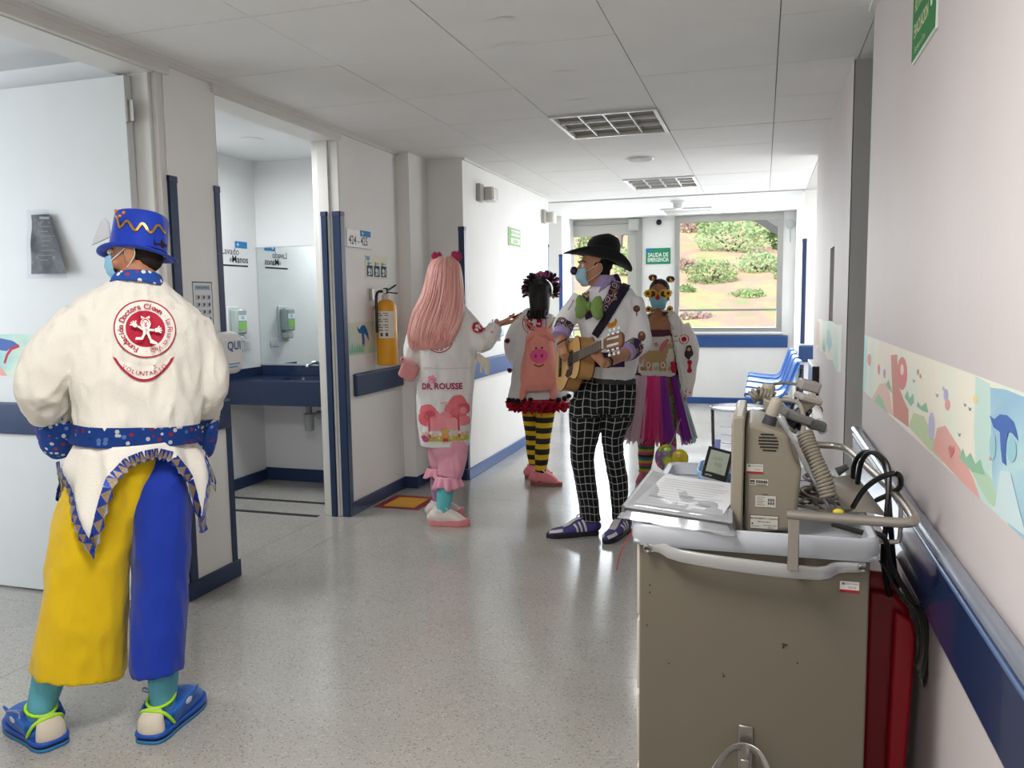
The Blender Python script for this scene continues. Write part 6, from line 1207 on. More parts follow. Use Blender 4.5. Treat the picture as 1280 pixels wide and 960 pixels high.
def sneaker(h, d, root, upper, solec, L_=.25, toe=.05, lab=None, stripe=None, lace='#e8e4e0', wd=.046, pointy=0, sole=.026):
    """h heel point on the floor, d direction"""
    d = d.normalized(); s = d.cross(V((0, 0, 1))); W = lambda a, b, z: h+d*a+s*b+V((0, 0, z)); w = wd
    out = [(-.03, 0), (-.025, w*.6), (.0, w*.85), (.07, w*.82), (.15, w*1.05), (L_-.06, w*.95), (L_-.022, w*(.55-.25*pointy)), (L_-.005, 0)]; out = out+[(a, -b) for a, b in out[-2:0:-1]]
    smo = [V(p[:3]) for p in catmull([(a, b, 0) for a, b in out+out[:1]], 3)][:-1]; k = len(smo); mb = MB(); lo = [W(p.x, p.y, 0) for p in smo]; hi = [W(p.x, p.y*1.02, sole+.006*max(0, (p.x-L_+.08)/.08)) for p in smo]
    mb.add(lo+hi, [tuple(range(k))[::-1], tuple(range(k, 2*k))]+[(i, (i+1) % k, k+(i+1) % k, k+i) for i in range(k)])
    x = obj('shoe', mb, mat(solec, .5), root, bevel=.004, label=lab)
    um = MB(); um.tube([W(-.022, 0, .05), W(.0, 0, .058), W(.05, 0, .062), W(.10, 0, .058), W(.155, 0, .042), (W(L_-.05, 0, .030)), W(L_-.018, 0, .026)], [(w*.62, .030), (w*1.0, .044), (w*1.08, .050), (w*1.04, .046), (w*1.02, .030), (w*.84, .020), (w*(.46-.2*pointy), .012)], n=18, side=s, steps=3, rnd=True); um.tube([W(.035, 0, .06), W(.042, 0, .106)], [(w*1.08, .050), (w*1.06, .048)], n=16, side=s)
    u_ = obj('shoe_upper', fuse(um, .004, 2), mat(upper, .6, var=.05, bump=.1, bscale=200), x, ang=180)
    if lace:
        for q in range(4): a = .075+q*.022; z = .100-q*.012; obj('lace', MB().tube([W(a, w*.55, z-.012), W(a+.004, 0, z+.004), W(a, -w*.55, z-.012)], .0035, n=6), mat(lace, .7), x, ang=180)
        obj('lace_bow', MB().tube([W(.08, .005, .105), W(.075, .03, .122), W(.095, .035, .108), W(.082, .006, .104), W(.075, -.03, .12), W(.095, -.034, .108), W(.083, -.004, .104)], .0035, n=6, steps=4), mat(lace, .7), x, ang=180)
    if stripe:
        sv = bvh_of(u_)
        for q in range(3):
            for sg in (1, -1): strap_on('side_stripe', [W(.075+q*.026, sg*w*.55, .094-q*.010), W(.065+q*.026, sg*w*.95, .060), W(.058+q*.026, sg*w*1.0, .030)], .012, .0015, mat(stripe, .6), x, sv, off=.001)
    return x
sneaker(sh_n-dn*.01, dn, p2, '#e6ddd4', '#e58d90', .235, lab='white sneaker with thick salmon pink sole', wd=.043, sole=.040); sneaker(sh_f, df_, p2, '#e0d0cc', '#e58d90', .23, lab='white sneaker with thick salmon pink sole', wd=.043, sole=.040)
# hair: smooth base with strands over it
hb = MB(); hb.tube(*sec([(548, 566, 321, .03, .02), (538, 575, 328, .075, .02), (533, 578, 342, .105, .01), (529, 579, 360, .11, -.01), (522, 581, 380, .10, -.05), (514, 578, 398, .075, -.09), (509, 570, 414, .05, -.115), (508, 562, 428, .032, -.12), (514, 556, 437, .018, -.12)], YB), n=28)
hair2 = MB(); pk = mat('#eaa49c', .42, var=.18, vscale=40, stretch=(1, 1, .08), bump=.5, bscale=90, sheen=.2)
hm_ = fuse(hb, .008, 4, 'hair'); ho = obj('hair', hm_, pk, p2, ang=180, label='long straight salmon pink hair'); hv = bvh_of(ho)
rr = random.Random(4); st = MB()
for k in range(110):
    u0 = rr.random(); pts = []; e = rr.uniform(-.5, .5)
    for y, xl, xr in ((322, 549, 565), (332, 537, 575), (350, 531, 578), (372, 525, 580), (395, 514, 578), (415, 509, 570), (430+rr.uniform(-4, 10), 508, 562)):
        x = xl+(xr-xl)*(.03+.94*u0)+rr.uniform(-.8, .8)+e*(y-322)*.02; p = YB(x, y, -.2); h = hv.ray_cast(V((0, 0, EYE)), (p-V((0, 0, EYE))).normalized(), 20)
        if h[0] is not None: pts.append(h[0]+h[1]*rr.uniform(.001, .005))
        elif pts: pts.append(pts[-1]+(p-V((0, 0, EYE))).normalized()*0+V((rr.uniform(-.004, .004), 0, -.055)))
    if len(pts) > 3: st.cur = k % 3; st.tube(pts, [rr.uniform(.0025, .006)]*(len(pts)-1)+[.001], n=5, steps=3)
o = obj('hair_strands', st, [mat('#f0b3a8', .4, sheen=.2), mat('#e39a94', .4, sheen=.2), mat('#f3c0b2', .4, sheen=.2)], ho, ang=180); o['kind'] = 'stuff'
def fuzz(name, c, r, m, root, n=260, seed=1):
    rr = random.Random(seed); mb = MB().ball(c, r*.8, None, 12, 8)
    for k in range(n):
        d = V((rr.gauss(0, 1), rr.gauss(0, 1), rr.gauss(0, 1))).normalized(); t, a, b = frame_of(d, V((0, .3, 1))); p = V(c)+d*r*.75; mb.add([p+a*.003, p-a*.003, p+d*r*rr.uniform(.3, .45)+b*.004], [(0, 1, 2)])
    return obj(name, mb, m, root, ang=0)
pm = mat('#d0487a', .9, var=.2, vscale=80)
fuzz('fuzzy_ear', B_(546, 321, .02), .034, pm, ho, 260, 1)['label'] = 'round fuzzy dark pink ear'; fuzz('fuzzy_ear', B_(570, 320.5, .02), .036, pm, ho, 260, 2)['label'] = 'round fuzzy dark pink ear'
o = thing('pouch', 'pink rounded pouch held at the left hip of the pink haired person', 'pouch', B_(512, 465, -.05))
obj('pouch_body', MB().obox(B_(511, 464, -.06), ((.8, .25, -.42), (-.25, .95, 0), (.4, 0, .85)), (.055, .03, .055)), fabric('#d98f90', .7), o, bevel=.02, seg=4); obj('flap', MB().obox(B_(511, 453, -.07), ((.8, .25, -.46), (-.25, .95, 0), (.46, 0, .85)), (.054, .034, .016)), fabric('#dc9a9a', .7), o, bevel=.012, seg=3); obj('clasp', MB().ball(B_(503, 449, -.10), .008), mat('#8a4a5a', .3, .5), o)
o = obj('candy', MB().ball(YB(641, 396, +.03), (.026, .016, .011), [(.95, .1, -.2), (0, 1, 0), (.2, 0, .95)]).tube([YB(644, 396, +.03), YB(652, 391, +.04)], [.008, .005], n=8, steps=1), mat('#5a1f30', .3)); tag(o, 'small dark red sweet resting on the open palm of the pink haired person', 'sweet')
# ================================================================ 3: person in bee stockings
YC = Stand(671, 600); C_3 = YC
p3 = thing('person', 'person in white coat, red tutu and black and yellow striped stockings, seen from behind', 'person', (-1.63, 5.9, 0))
mb = MB(); hc = C_3(675, 368, .02); hf = YC.d(-.12, .98, -.08); head_mb(mb, hc, hf, s=.92); mb.tube([hc-V((0, 0, .05)), C_3(676, 396)], [(.048, .05), (.06, .055)], n=14)
mb.tube(*sec([(660, 692, 398, .06), (648, 700, 412, .075), (648, 700, 440, .08), (650, 699, 470, .085), (650, 700, 500, .09), (656, 694, 515, .08)], YC), n=18)
for L_, th, pn, dd in (([(650, 405, 0, .040), (642, 436, .02, .034), (648, 452, .16, .026)], -1, (.7, 0, .1), (.5, .8, -.1)), ([(698, 405, 0, .040), (707, 436, .02, .034), (702, 452, .16, .026)], 1, (-.7, 0, .1), (-.5, .8, -.1))):
    P_, R_ = limb(L_, YC); mb.tube(P_, R_, n=12, side=(0, 0, 1)); hand_mb(mb, P_[-1], dd, pn, .6, th, .9)
f_l, f_r = onZ(661, 598, 0), onZ(668, 606, 0); d_l, d_r = YC.d(.75, .45, 0).normalized(), YC.d(.95, -.25, 0).normalized()
a_l, a_r = f_l+d_l*.05+V((0, 0, .09)), f_r+d_r*.05+V((0, 0, .09))
LEG = []
for hip, an, dd in ((C_3(664, 505, .03), a_l, d_l), (C_3(682, 505), a_r, d_r)):
    kn = (hip+an)/2; LEG.append((hip, kn, an)); mb.tube([hip, hip*.5+kn*.5, kn, kn*.55+an*.45, an, an-V((0, 0, .04))], [.075, .066, .052, .050, .034, .032], n=14); mb.tube([an-V((0, 0, .04))-dd*.02, an-V((0, 0, .045))+dd*.04, an-V((0, 0, .052))+dd*.09], [(.028, .024), (.030, .020), (.022, .012)], n=10, side=dd.cross(V((0, 0, 1))), rnd=True)
obj('body', fuse(mb, .0055, 2, 'body'), skin_mat('#b07d5e'), p3, ang=180); eyes(p3, hc, hf, s=.92)
for sg, x, y, tx in ((-1, 658, 368, 653.5), (1, 692.5, 371, 697)): obj('elf_ear', MB().tube([C_3(x+sg*-3, y, .02), C_3(x, y-2, .02), C_3(tx, y-5, .03)], [(.022, .009), (.017, .007), (.002, .002)], n=10, side=(0, 0, 1)), skin_mat('#d09a84'), p3, ang=180)
hb = MB(); hb.ball(hc+V((0, -.012, .025)), (.098, .11, .105)); hb.tube(*sec([(664, 687, 356, .06, -.03), (661, 688, 372, .07, -.05), (662, 687, 385, .055, -.07), (661, 684, 392, .035, -.075), (663, 680, 397, .02, -.075)], YC), n=20)
blk = mat('#17120f', .4, var=.2, vscale=30, stretch=(1, 1, .1), bump=.4, bscale=80); ho = obj('hair', fuse(hb, .008, 3, 'hair'), blk, p3, ang=180, label='black hair hanging to the nape')
for k in range(7): x = 661+k*3.4; obj('curl', MB().tube([C_3(x, 388, -.12), C_3(x-1.5, 394, -.13), C_3(x+1, 398, -.12), C_3(x+3, 396, -.12)], [.009, .009, .007, .003], n=7), blk, ho, ang=180)
rr = random.Random(9); hd = obj('hair_band', MB().tube([C_3(677+17*math.cos(a), 361-15.5*math.sin(a), .01) for a in [PI*(-.12+1.24*k/20) for k in range(21)]], .016, n=8, steps=1), mat('#2a1a24', .8), p3, label='headband of rolled pink, purple and black ribbons')
for k in range(44):
    a = PI*(-.14+1.28*k/43); dr_3 = rr.uniform(-1.5, 3.5); c_ = C_3(677+(17.5+dr_3)*math.cos(a), 361-(16+dr_3)*math.sin(a), rr.uniform(-.05, .05)); d = V((math.cos(a)+rr.uniform(-.4, .4), rr.uniform(-.8, .3), math.sin(a)+rr.uniform(-.4, .4))).normalized(); t, s_, b_ = frame_of(d, V((0, 1, 0))); 
    obj('ribbon_roll', MB().tube([c_-d*.006, c_+d*.020+s_*.012, c_+d*.030+b_*.010, c_+d*.014-s_*.014], [(.011, .006), (.012, .006), (.010, .005), (.006, .004)], n=7), mat(('#c23b72', '#8b4f86', '#1d1419', '#1d1419', '#d46a94', '#b8447e')[k % 6] if (k > 26 or k % 3 == 0) is False else ('#18121a', '#241722', '#7a4a7a')[k % 3], .8), hd, ang=180)
ct = MB(); ct.tube(*sec([(660, 692, 389, .05), (647, 700, 400, .08), (643, 704, 418, .10), (642, 705, 440, .105), (640, 707, 465, .11), (637, 711, 485, .125), (634, 713, 501, .135)], YC), n=24, sup=2.3)
ct.tube(*limb([(650, 404, 0, .056), (641, 422, 0, .060), (639, 437, .03, .058), (644, 450, .12, .045)], YC), n=14, side=(0, 1, 0)); ct.tube(*limb([(699, 404, 0, .056), (707, 422, 0, .060), (708, 437, .03, .058), (703, 450, .12, .045)], YC), n=14, side=(0, 1, 0))
coat3 = cloth('coat', ct, fabric('#e3e1df', .85, .2, 300), p3, .009, 3, (.008, (9, 9, 4)), 15); cb3 = bvh_of(coat3)
P = Print(C_3(668, 404, -.10), YC.side, (0, 0, 1)); P.disc(0, 0, .092, '#e9e4e0', n=30); P.ring(0, 0, .086, .092, red, 32); P.disc(0, 0, .060, red, n=26); P.arc_text('Fundación Doctora', 0, 0, .070, .022, red, 2.6, -2.9*-1, bold=.02); P.arc_text('La Risa es Vida', 0, 0, .070, .020, red, -.6, 2.2)
P.disc(0, .018, .017, '#e9e4e0'); P.poly([(-.009, .004), (.009, .004), (.012, -.022), (-.012, -.022)], '#e9e4e0'); P.line([(-.008, 0), (-.036, .014)], .008, '#e9e4e0'); P.line([(.008, 0), (.036, -.004)], .008, '#e9e4e0'); P.line([(-.006, -.02), (-.026, -.044)], .010, '#e9e4e0'); P.line([(.006, -.02), (.018, -.048)], .010, '#e9e4e0'); P.disc(-.038, .016, .009, '#e9e4e0'); P.disc(.038, -.005, .009, '#e9e4e0'); P.build('emblem_patch', coat3, cb3, off=.004, maxlen=.015)
for k, (x, y) in enumerate(((636, 500), (641, 500.5), (647, 501), (655, 500), (663, 500), (690, 499), (698, 500), (706, 498), (711, 495), (637, 463), (634, 426))): fuzz('pompom', C_3(x, y, -.135 if k < 9 and k not in (0, 8) else -.06), .021, mat('#25191d', .9) if k < 9 else mat('#6b1f2a', .8), coat3, 90, k)
tut = mat('#c01238', .9, var=.25, vscale=30); tr_ = obj('tutu', MB().tube(*sec([(648, 700, 478, .09), (645, 702, 495, .105), (640, 706, 507, .11)], YC), n=26), fabric('#a81030', .9), p3, ang=180, label='frilly red tutu')
for j, (y, r0, r1, am) in enumerate(((497, .18, .235, .03), (501, .18, .25, .035), (505, .17, .24, .04), (509, .16, .215, .04))):
    c_ = C_3(672, y); mb = MB(); n = 120; rows = 5
    for i in range(rows):
        f_ = i/(rows-1)
        for k in range(n): a = 2*PI*k/n; w2 = math.sin(a*19+j*2)+.6*math.sin(a*31+j); rr_ = r0+(r1-r0)*f_+am*.25*w2*f_+rr.uniform(-.006, .006)*f_; mb.v.append(c_+V((rr_*math.cos(a)*1.02, rr_*math.sin(a)*.75, -.02*f_+am*.35*math.sin(a*23+j)*f_+rr.uniform(-.006, .006)*f_)))
    mb.f = [(i*n+k, (i+1)*n+k, (i+1)*n+(k+1) % n, i*n+(k+1) % n) for i in range(rows-1) for k in range(n)]; mb.mi = [0]*len(mb.f); obj('tulle_frill', mb, tut, tr_, ang=180)
sm, n, L, b = node_mat(.8, .25); tc = n.new('ShaderNodeTexCoord'); sx = n.new('ShaderNodeSeparateXYZ'); L.new(tc.outputs['Object'], sx.inputs[0]); q = n.new('ShaderNodeMath'); q.operation = 'MULTIPLY'; q.inputs[1].default_value = 1/.078; L.new(sx.outputs['Z'], q.inputs[0]); fr_ = n.new('ShaderNodeMath'); fr_.operation = 'FRACT'; L.new(q.outputs[0], fr_.inputs[0]); r = ramp(n, [(0, '#2a2723'), (.52, '#d6b32a')], 'CONSTANT'); L.new(fr_.outputs[0], r.inputs[0]); L.new(r.outputs[0], b.inputs['Base Color'])
for hip, kn, an in LEG: obj('stocking', MB().tube([hip, hip*.5+kn*.5, kn, kn*.55+an*.45, an, an-V((0, 0, .05))], [.082, .071, .057, .056, .039, .038], n=20), sm, p3, ang=180)
s3 = sneaker(f_l, d_l, p3, '#e2848c', '#8a5a52', .225, lab='pink lace shoe', lace='#e9e0dc', wd=.040); s4 = sneaker(f_r, d_r, p3, '#e2848c', '#8a5a52', .225, lab='pink lace shoe', lace='#e9e0dc', wd=.040)
# pig drawstring bag
pg_ = thing('backpack', 'pink pig shaped drawstring backpack on the back of the striped stocking person', 'bag', C_3(676, 455, -.16)); pgm = fabric('#ef9a8c', .85, .25, 300)
bb = MB(); bb.tube(*sec([(664, 688, 416, .02, -.16), (658, 690, 424, .05, -.165), (655, 693, 440, .07, -.17), (651, 697, 462, .08, -.17), (651, 698, 478, .075, -.165), (655, 695, 487, .05, -.16)], YC), n=24, sup=2.3)
bb.tube(*limb([(656, 482, -.165, .030), (654, 490, -.16, .030), (652, 497, -.155, .020)], YC), n=12, rnd=True); bb.tube(*limb([(690, 480, -.165, .030), (692, 489, -.16, .028), (691, 496, -.155, .02)], YC), n=12, rnd=True)
pb_ = obj('bag_body', wrinkle(fuse(bb, .008, 3, 'bag'), .006, (14, 14, 8), 3), pgm, pg_, ang=180); pv = bvh_of(pb_)
for x0, x1 in ((666, 658), (685, 694)): obj('bag_ear', MB().tube(*limb([(x0, 417, -.17, .02), ((x0+x1)/2, 421, -.20, .026), (x1, 428, -.21, .006)], YC), n=10), pgm, pg_, ang=180)
obj('gathered_neck', MB().tube(*sec([(666, 687, 410, .03, -.15), (668, 685, 414, .022, -.155), (664, 689, 420, .045, -.16)], YC), n=20), pgm, pg_, ang=180)
for xs_ in (((668, 412), (660, 404), (654, 398)), ((685, 412), (691, 404), (694, 397))): obj('shoulder_cord', MB().tube([C_3(x, y, -.14+.02*i) for i, (x, y) in enumerate(xs_)], .008, n=7), mat('#d9806f', .8), pg_, ang=180)
P = Print(C_3(673.5, 445, -.25), YC.side, (0, 0, 1)); P.disc(0, 0, .067, '#e85f93', ry=.052, n=28); P.disc(-.022, -.002, .010, '#a83263', ry=.014, n=12); P.disc(.022, .002, .010, '#a83263', ry=.014, n=12); P.disc(-.02, .058, .007, '#2a1a1a', n=10); P.disc(.025, .06, .007, '#2a1a1a', n=10)
P.line([(-.036+.072*k/10, -.062-.016*math.sin(PI*k/10)) for k in range(11)], .007, '#3a1f1f'); P.build('pig_face', pg_, pv, off=.004, maxlen=.02, rough=.7)
# ================================================================ 4: guitarist in the black hat
YD = Stand(738, 668); D_ = YD
p4 = thing('person', 'person in black cowboy hat and plaid trousers holding a guitar, dark ball on the nose', 'person', (-.93, 4.5, 0))
sk4 = skin_mat('#bd8a6c'); hc = YD(742.5, 335, -.01); hf = YD.d(-.96, -.26, .02); hs = .97
G0 = YD(719, 452, -.13); gd = YD.d(.36, -.90, .22).normalized(); gn = YD.d(-.90, -.36, .12); gn = (gn-gd*gn.dot(gd)).normalized(); gb = gn.cross(gd).normalized()
if gb.z < 0: gb = -gb
mb = MB(); head_mb(mb, hc, hf, s=hs); mb.tube([hc+YD.d(.012, .01, -.05), YD(752, 360, 0), YD(756, 374, .01)], [(.052, .054), (.054, .055), (.07, .06)], n=16)
mb.tube(*sec([(742, 772, 362, .06), (728, 788, 382, .085), (728, 796, 410, .095), (735, 794, 445, .095), (738, 790, 470, .095), (734, 790, 495, .10), (742, 782, 515, .08)], YD), n=20)
strum = G0+gd*(-.03)+gn*.075+gb*.045
RAp = [YD(727, 376, -.01), YD(704, 412, -.02), YD(704, 430, -.12), strum-YD.d(0, 0, -.075)]; mb.tube(RAp, [.044, .036, .032, .024], n=14, side=(0, 1, 0)); hand_mb(mb, RAp[-1], strum-RAp[-1]+YD.d(.02, -.03, -.03), YD.d(.75, .6, 0), .55, -1, .98)
fret = G0+gd*.40-gn*.0
fp_ = G0+gd*.385+gn*.034; Wf = fp_-gb*.070-gn*.055-gd*.01
LAp = [YD(790, 378, 0), YD(801, 430, -.08), YD(801, 430, -.08)*.45+Wf*.55-V((0, 0, .006)), Wf]; mb.tube(LAp, [.044, .038, .033, .025], n=14, side=(0, 1, 0)); hand_mb(mb, LAp[-1], gb*.62+gn*.66-gd*.15, gb*.75-gn*.45, .62, -1, .98)
fa, fb = onZ(744, 672, 0), onZ(776, 676, 0); fa = onZ(742, 668, 0); da_, db_ = (onZ(689, 672, 0)-fa).normalized(), (onZ(752, 683, 0)-onZ(784, 664, 0)).normalized(); fb = onZ(782, 665, 0)
aa, ab = fa+da_*.05+V((0, 0, .09)), fb+db_*.05+V((0, 0, .09)); LEG = []
for hip, kn, an, dd in ((YD(735, 500, 0), YD(730, 582, -.015), aa, da_), (YD(766, 500, .02), YD(768, 582, -.005), ab, db_)):
    LEG.append((hip, kn, an)); mb.tube([hip, hip*.5+kn*.5, kn, kn*.55+an*.45, an, an-V((0, 0, .04))], [.062, .050, .042, .041, .034, .032], n=16); mb.tube([an-V((0, 0, .05))-dd*.02, an-V((0, 0, .055))+dd*.04, an-V((0, 0, .062))+dd*.09], [(.028, .024), (.030, .020), (.022, .012)], n=10, side=dd.cross(V((0, 0, 1))), rnd=True)
obj('body', fuse(mb, .0046, 2, 'body'), sk4, p4, ang=180); eyes(p4, hc, hf, s=hs)
hu = V((0, 0, 1)); hfn = (hf-hu*hf.z).normalized(); hl_ = hu.cross(hfn)
hb = MB(); hb.ball(hc-hfn*.026+V((0, 0, .02)), (.0755, .085, .066), (hl_, hfn, hu)); hb.ball(hc-hfn*.050+V((0, 0, -.02)), (.057, .046, .05), (hl_, hfn, hu)); 
obj('hair', hb, mat('#1c1512', .9, var=.2, vscale=60, bump=.5, bscale=250), p4, ang=180, label='short black hair')
face_mask(p4, hc, hf, s=hs, col='#a3c9dc')
obj('clown_nose', MB().ball(hc+hf.normalized()*.122*hs-V((0, 0, .018)), .025, None, 20, 14), mat('#241a33', .25, coat=.4), p4, ang=180, label='dark purple foam ball on the nose')
# cowboy hat
fm = mat('#0e0d0f', .85, var=.1, bump=.15, bscale=300, sheen=.15); tilt = (hu+hfn*-.26).normalized(); cb = YD(751, 325, .0); fx = (hfn-tilt*hfn.dot(tilt)).normalized(); lx = tilt.cross(fx)
mb = MB(); n = 40; rows = []
for z, a, b in ((.0, .098, .082), (.03, .099, .082), (.08, .098, .080), (.122, .094, .074), (.148, .082, .060), (.154, .058, .036), (.143, .03, .012)):
    for k in range(n):
        q = 2*PI*k/n; zz = z+(.016*math.cos(q)**2*-1 if z > .11 else 0)-(.012*max(0, math.cos(q)) if z > .1 else 0)-(.020*math.exp(-((math.sin(q))/.35)**2) if z >= .14 else 0)
        mb.v.append(cb+fx*(a*math.cos(q))+lx*(b*math.sin(q))+tilt*zz)
mb.f = [(j*n+k, j*n+(k+1) % n, (j+1)*n+(k+1) % n, (j+1)*n+k) for j in range(6) for k in range(n)]+[tuple(6*n+k for k in range(n))]; mb.mi = [0]*len(mb.f)
hat = obj('hat', mb, fm, p4, ang=180, label='black felt cowboy hat with curled brim'); 
mb = MB(); n = 56
for j, g in enumerate((0, .15, .4, .7, 1.0)):
    for k in range(n):
        q = 2*PI*k/n; a = .098+g*(.125 if math.cos(q) > 0 else .095); b = .082+g*.082; s_ = math.sin(q); up = .062*(abs(s_)**2.2)*g**1.6-.022*g**1.3*(abs(math.cos(q))**3); mb.v.append(cb+fx*(a*math.cos(q))+lx*(b*s_*(1-.28*g*abs(s_)))+tilt*(up+.004))
mb.f = [(j*n+k, j*n+(k+1) % n, (j+1)*n+(k+1) % n, (j+1)*n+k) for j in range(4) for k in range(n)]; mb.mi = [0]*len(mb.f); obj('brim', mb, fm, hat, ang=180, solid=.006)
obj('hat_band', MB().tube([cb+fx*(.0995*math.cos(q))+lx*(.0835*math.sin(q))+tilt*.014 for q in [2*PI*k/40 for k in range(40)]], [(.010, .0025)]*40, n=8, steps=1, closed=True, side=tilt), mat('#050506', .5), hat, ang=180)
# cardigan
ct = MB(); ct.tube(*sec([(739, 771, 354, .06), (724, 791, 367, .095), (719, 799, 384, .115), (724, 801, 405, .125), (729, 800, 430, .125), (733, 798, 452, .12), (735, 794, 466, .12), (737, 792, 474, .115)], YD), n=26, sup=2.3)
ct.tube([YD(728, 374, -.01), YD(714, 392, -.02), YD(703, 407, -.02), YD(702, 412, -.05)], [.062, .062, .056, .050], n=16, side=(0, 1, 0)); ct.tube([YD(790, 376, 0), YD(797, 400, -.04), YD(801, 425, -.10), LAp[1]*.85+LAp[2]*.15, LAp[1]*.45+LAp[2]*.55], [.064, .064, .062, .058, .050], n=16, side=(0, 1, 0))
wcoat = fabric('#efeef0', .85, .25, 320); coat4 = cloth('cardigan', ct, wcoat, p4, .0075, 3, (.008, (9, 9, 5)), 31); cb4 = bvh_of(coat4)
def swirl(base, ring, ring2, sc):
    m, n, L, b = node_mat(.75, .3); tc = n.new('ShaderNodeTexCoord'); t = n.new('ShaderNodeTexNoise'); t.inputs['Scale'].default_value = sc*.6; L.new(tc.outputs['Object'], t.inputs[0]); ad = n.new('ShaderNodeVectorMath'); ad.operation = 'MULTIPLY_ADD'; L.new(t.outputs['Color'], ad.inputs[0]); ad.inputs[1].default_value = (.03, .03, .03); L.new(tc.outputs['Object'], ad.inputs[2])
    v = n.new('ShaderNodeTexVoronoi'); v.inputs['Scale'].default_value = sc; L.new(ad.outputs[0], v.inputs['Vector']); r = ramp(n, [(0, ring), (.08, base), (.22, ring2), (.32, base), (.46, ring), (.54, base)], 'CONSTANT'); L.new(v.outputs['Distance'], r.inputs[0]); L.new(r.outputs[0], b.inputs['Base Color']); return m
purp = swirl('#3a2350', '#b79a5a', '#c9b6c0', 20); lil = fabric('#a99ac9', .8, .2, 300)
def lap(x, y, o=.006): return onto(cb4, x, y, o)
strap_on('lapel', [lap(770, 353), lap(769, 362), lap(764, 374), lap(756, 386), lap(750, 396)], .068, .006, purp, p4, cb4, off=.004)['label'] = 'purple lapel with gold swirls'
strap_on('lapel', [lap(733, 366), lap(732, 378), lap(734, 390), lap(737, 398)], .045, .006, purp, p4, cb4, off=.004)['label'] = 'purple lapel with gold swirls'
obj('shirt_collar', MB().tube(*sec([(738, 772, 361, .068, -.005), (741, 770, 353, .064, 0), (744, 767, 346, .060, .005)], YD), n=24, cap=False), lil, p4, ang=180, solid=.005, label='lilac shirt collar'); 
obj('shirt_collar', MB().add([YD(748, 366, -.10), YD(764, 352, -.09), YD(766, 345, -.06), YD(752, 356, -.09)], [(0, 1, 2, 3)]), lil, p4, ang=0, solid=.004)
obj('collar_back', MB().tube(*sec([(758, 778, 362, .04, .05), (760, 776, 350, .03, .06), (762, 772, 343, .02, .06)], YD), n=16, sup=2.6), purp, p4, ang=180)
# bow tie
gm = fabric('#7f9c55', .75, .25, 260); bc_ = YD(737.5, 382, -.155); u_ = YD.d(.92, -.38, -.05).normalized(); w_ = V((0, 0, 1)); o_ = u_.cross(w_)
if o_.dot(YD.n) > 0: o_ = -o_
bw = MB()
for sg in (1, -1): bw.tube([bc_+u_*sg*.010, bc_+u_*sg*.035+w_*-.003+o_*.012, bc_+u_*sg*.062+w_*-.006+o_*.010, bc_+u_*sg*.074-w_*.004], [(.022, .010), (.058, .022), (.072, .024), (.060, .008)], n=18, side=w_, steps=4)
bt_ = obj('bow_tie', wrinkle(fuse(bw, .006, 2, 'bow'), .008, (22, 22, 9), 4), gm, p4, ang=180, label='large green bow tie'); obj('knot', MB().ball(bc_+o_*.012, (.016, .018, .026), (u_, o_, w_)), gm, bt_, ang=180)
# guitar strap, cuffs, patches
strap_on('guitar_strap', [lap(783, 357), lap(778, 365), lap(769, 380), lap(758, 398), lap(750, 410), lap(744, 420)], .046, .004, fabric('#191527', .6, .2, 200), p4, cb4, off=.008)['label'] = 'dark guitar strap across the chest'
def cuff(pts, m1, m2):
    P_ = [V(p) for p in pts]; obj('cuff', MB().tube(P_[:2], [.056, .055], n=20, steps=1, side=(0, 0, 1)), m1, p4, ang=60, label='purple swirl cuff'); obj('shirt_cuff', MB().tube([P_[1], P_[2]], [.050, .049], n=20, steps=1, side=(0, 0, 1)), m2, p4, ang=60, label='lilac shirt cuff')
q0, q1 = YD(707, 402, -.02), YD(701, 420, -.08); cuff([q0, q0*.4+q1*.6, q1], purp, lil)
q0 = LAp[1]*.86+LAp[2]*.14; q1 = LAp[2]*.90+LAp[1]*.10; cuff([q0, q0*.35+q1*.65, q1*.85+q0*.15], purp, lil)
P = Print(YD(763, 404, -.14), YD.side, (0, 0, 1)); P.poly([(-.02, -.02), (0, -.028), (.03, -.016), (.04, .01), (.03, .03), (.022, .012), (.005, 0), (-.012, .002)], '#d08a1f'); P.build('fruit_patch', coat4, cb4, off=.004, maxlen=.012)
P = Print(YD(796.5, 386, -.14), YD.side, (0, 0, 1)); P.disc(0, 0, .020, '#6b4038', n=16); P.rect(-.004, -.04, .008, .024, '#8a6a55'); P.disc(.004, .004, .008, '#8c5a4c', n=10); P.build('round_patch', coat4, cb4, off=.004, maxlen=.012)
P = Print(YD(803, 421, -.22), YD.side, (0, 0, 1)); P.disc(0, 0, .022, '#6b4a3a', ry=.028, n=16); P.disc(0, .012, .010, '#b58d62', n=10); P.build('round_patch', coat4, cb4, off=.004, maxlen=.012)
P = Print(YD(761, 450, -.13), YD.side, (0, 0, 1)); P.rect(-.085, -.042, .175, .085, '#35204a'); P.disc(-.005, -.008, .028, '#b58a35', n=18); P.disc(-.005, -.008, .014, '#3a2350', n=12); P.disc(.055, .01, .012, '#7a5f2e', n=10); P.build('pocket_panel', coat4, cb4, off=.004, maxlen=.016)
P = Print(YD(714, 381, -.12), YD.side, (0, 0, 1)); P.line([(-.02, -.03), (.0, .0), (.012, .03)], .006, '#b98a94'); P.build('seam_trim', coat4, cb4, off=.003, maxlen=.01)
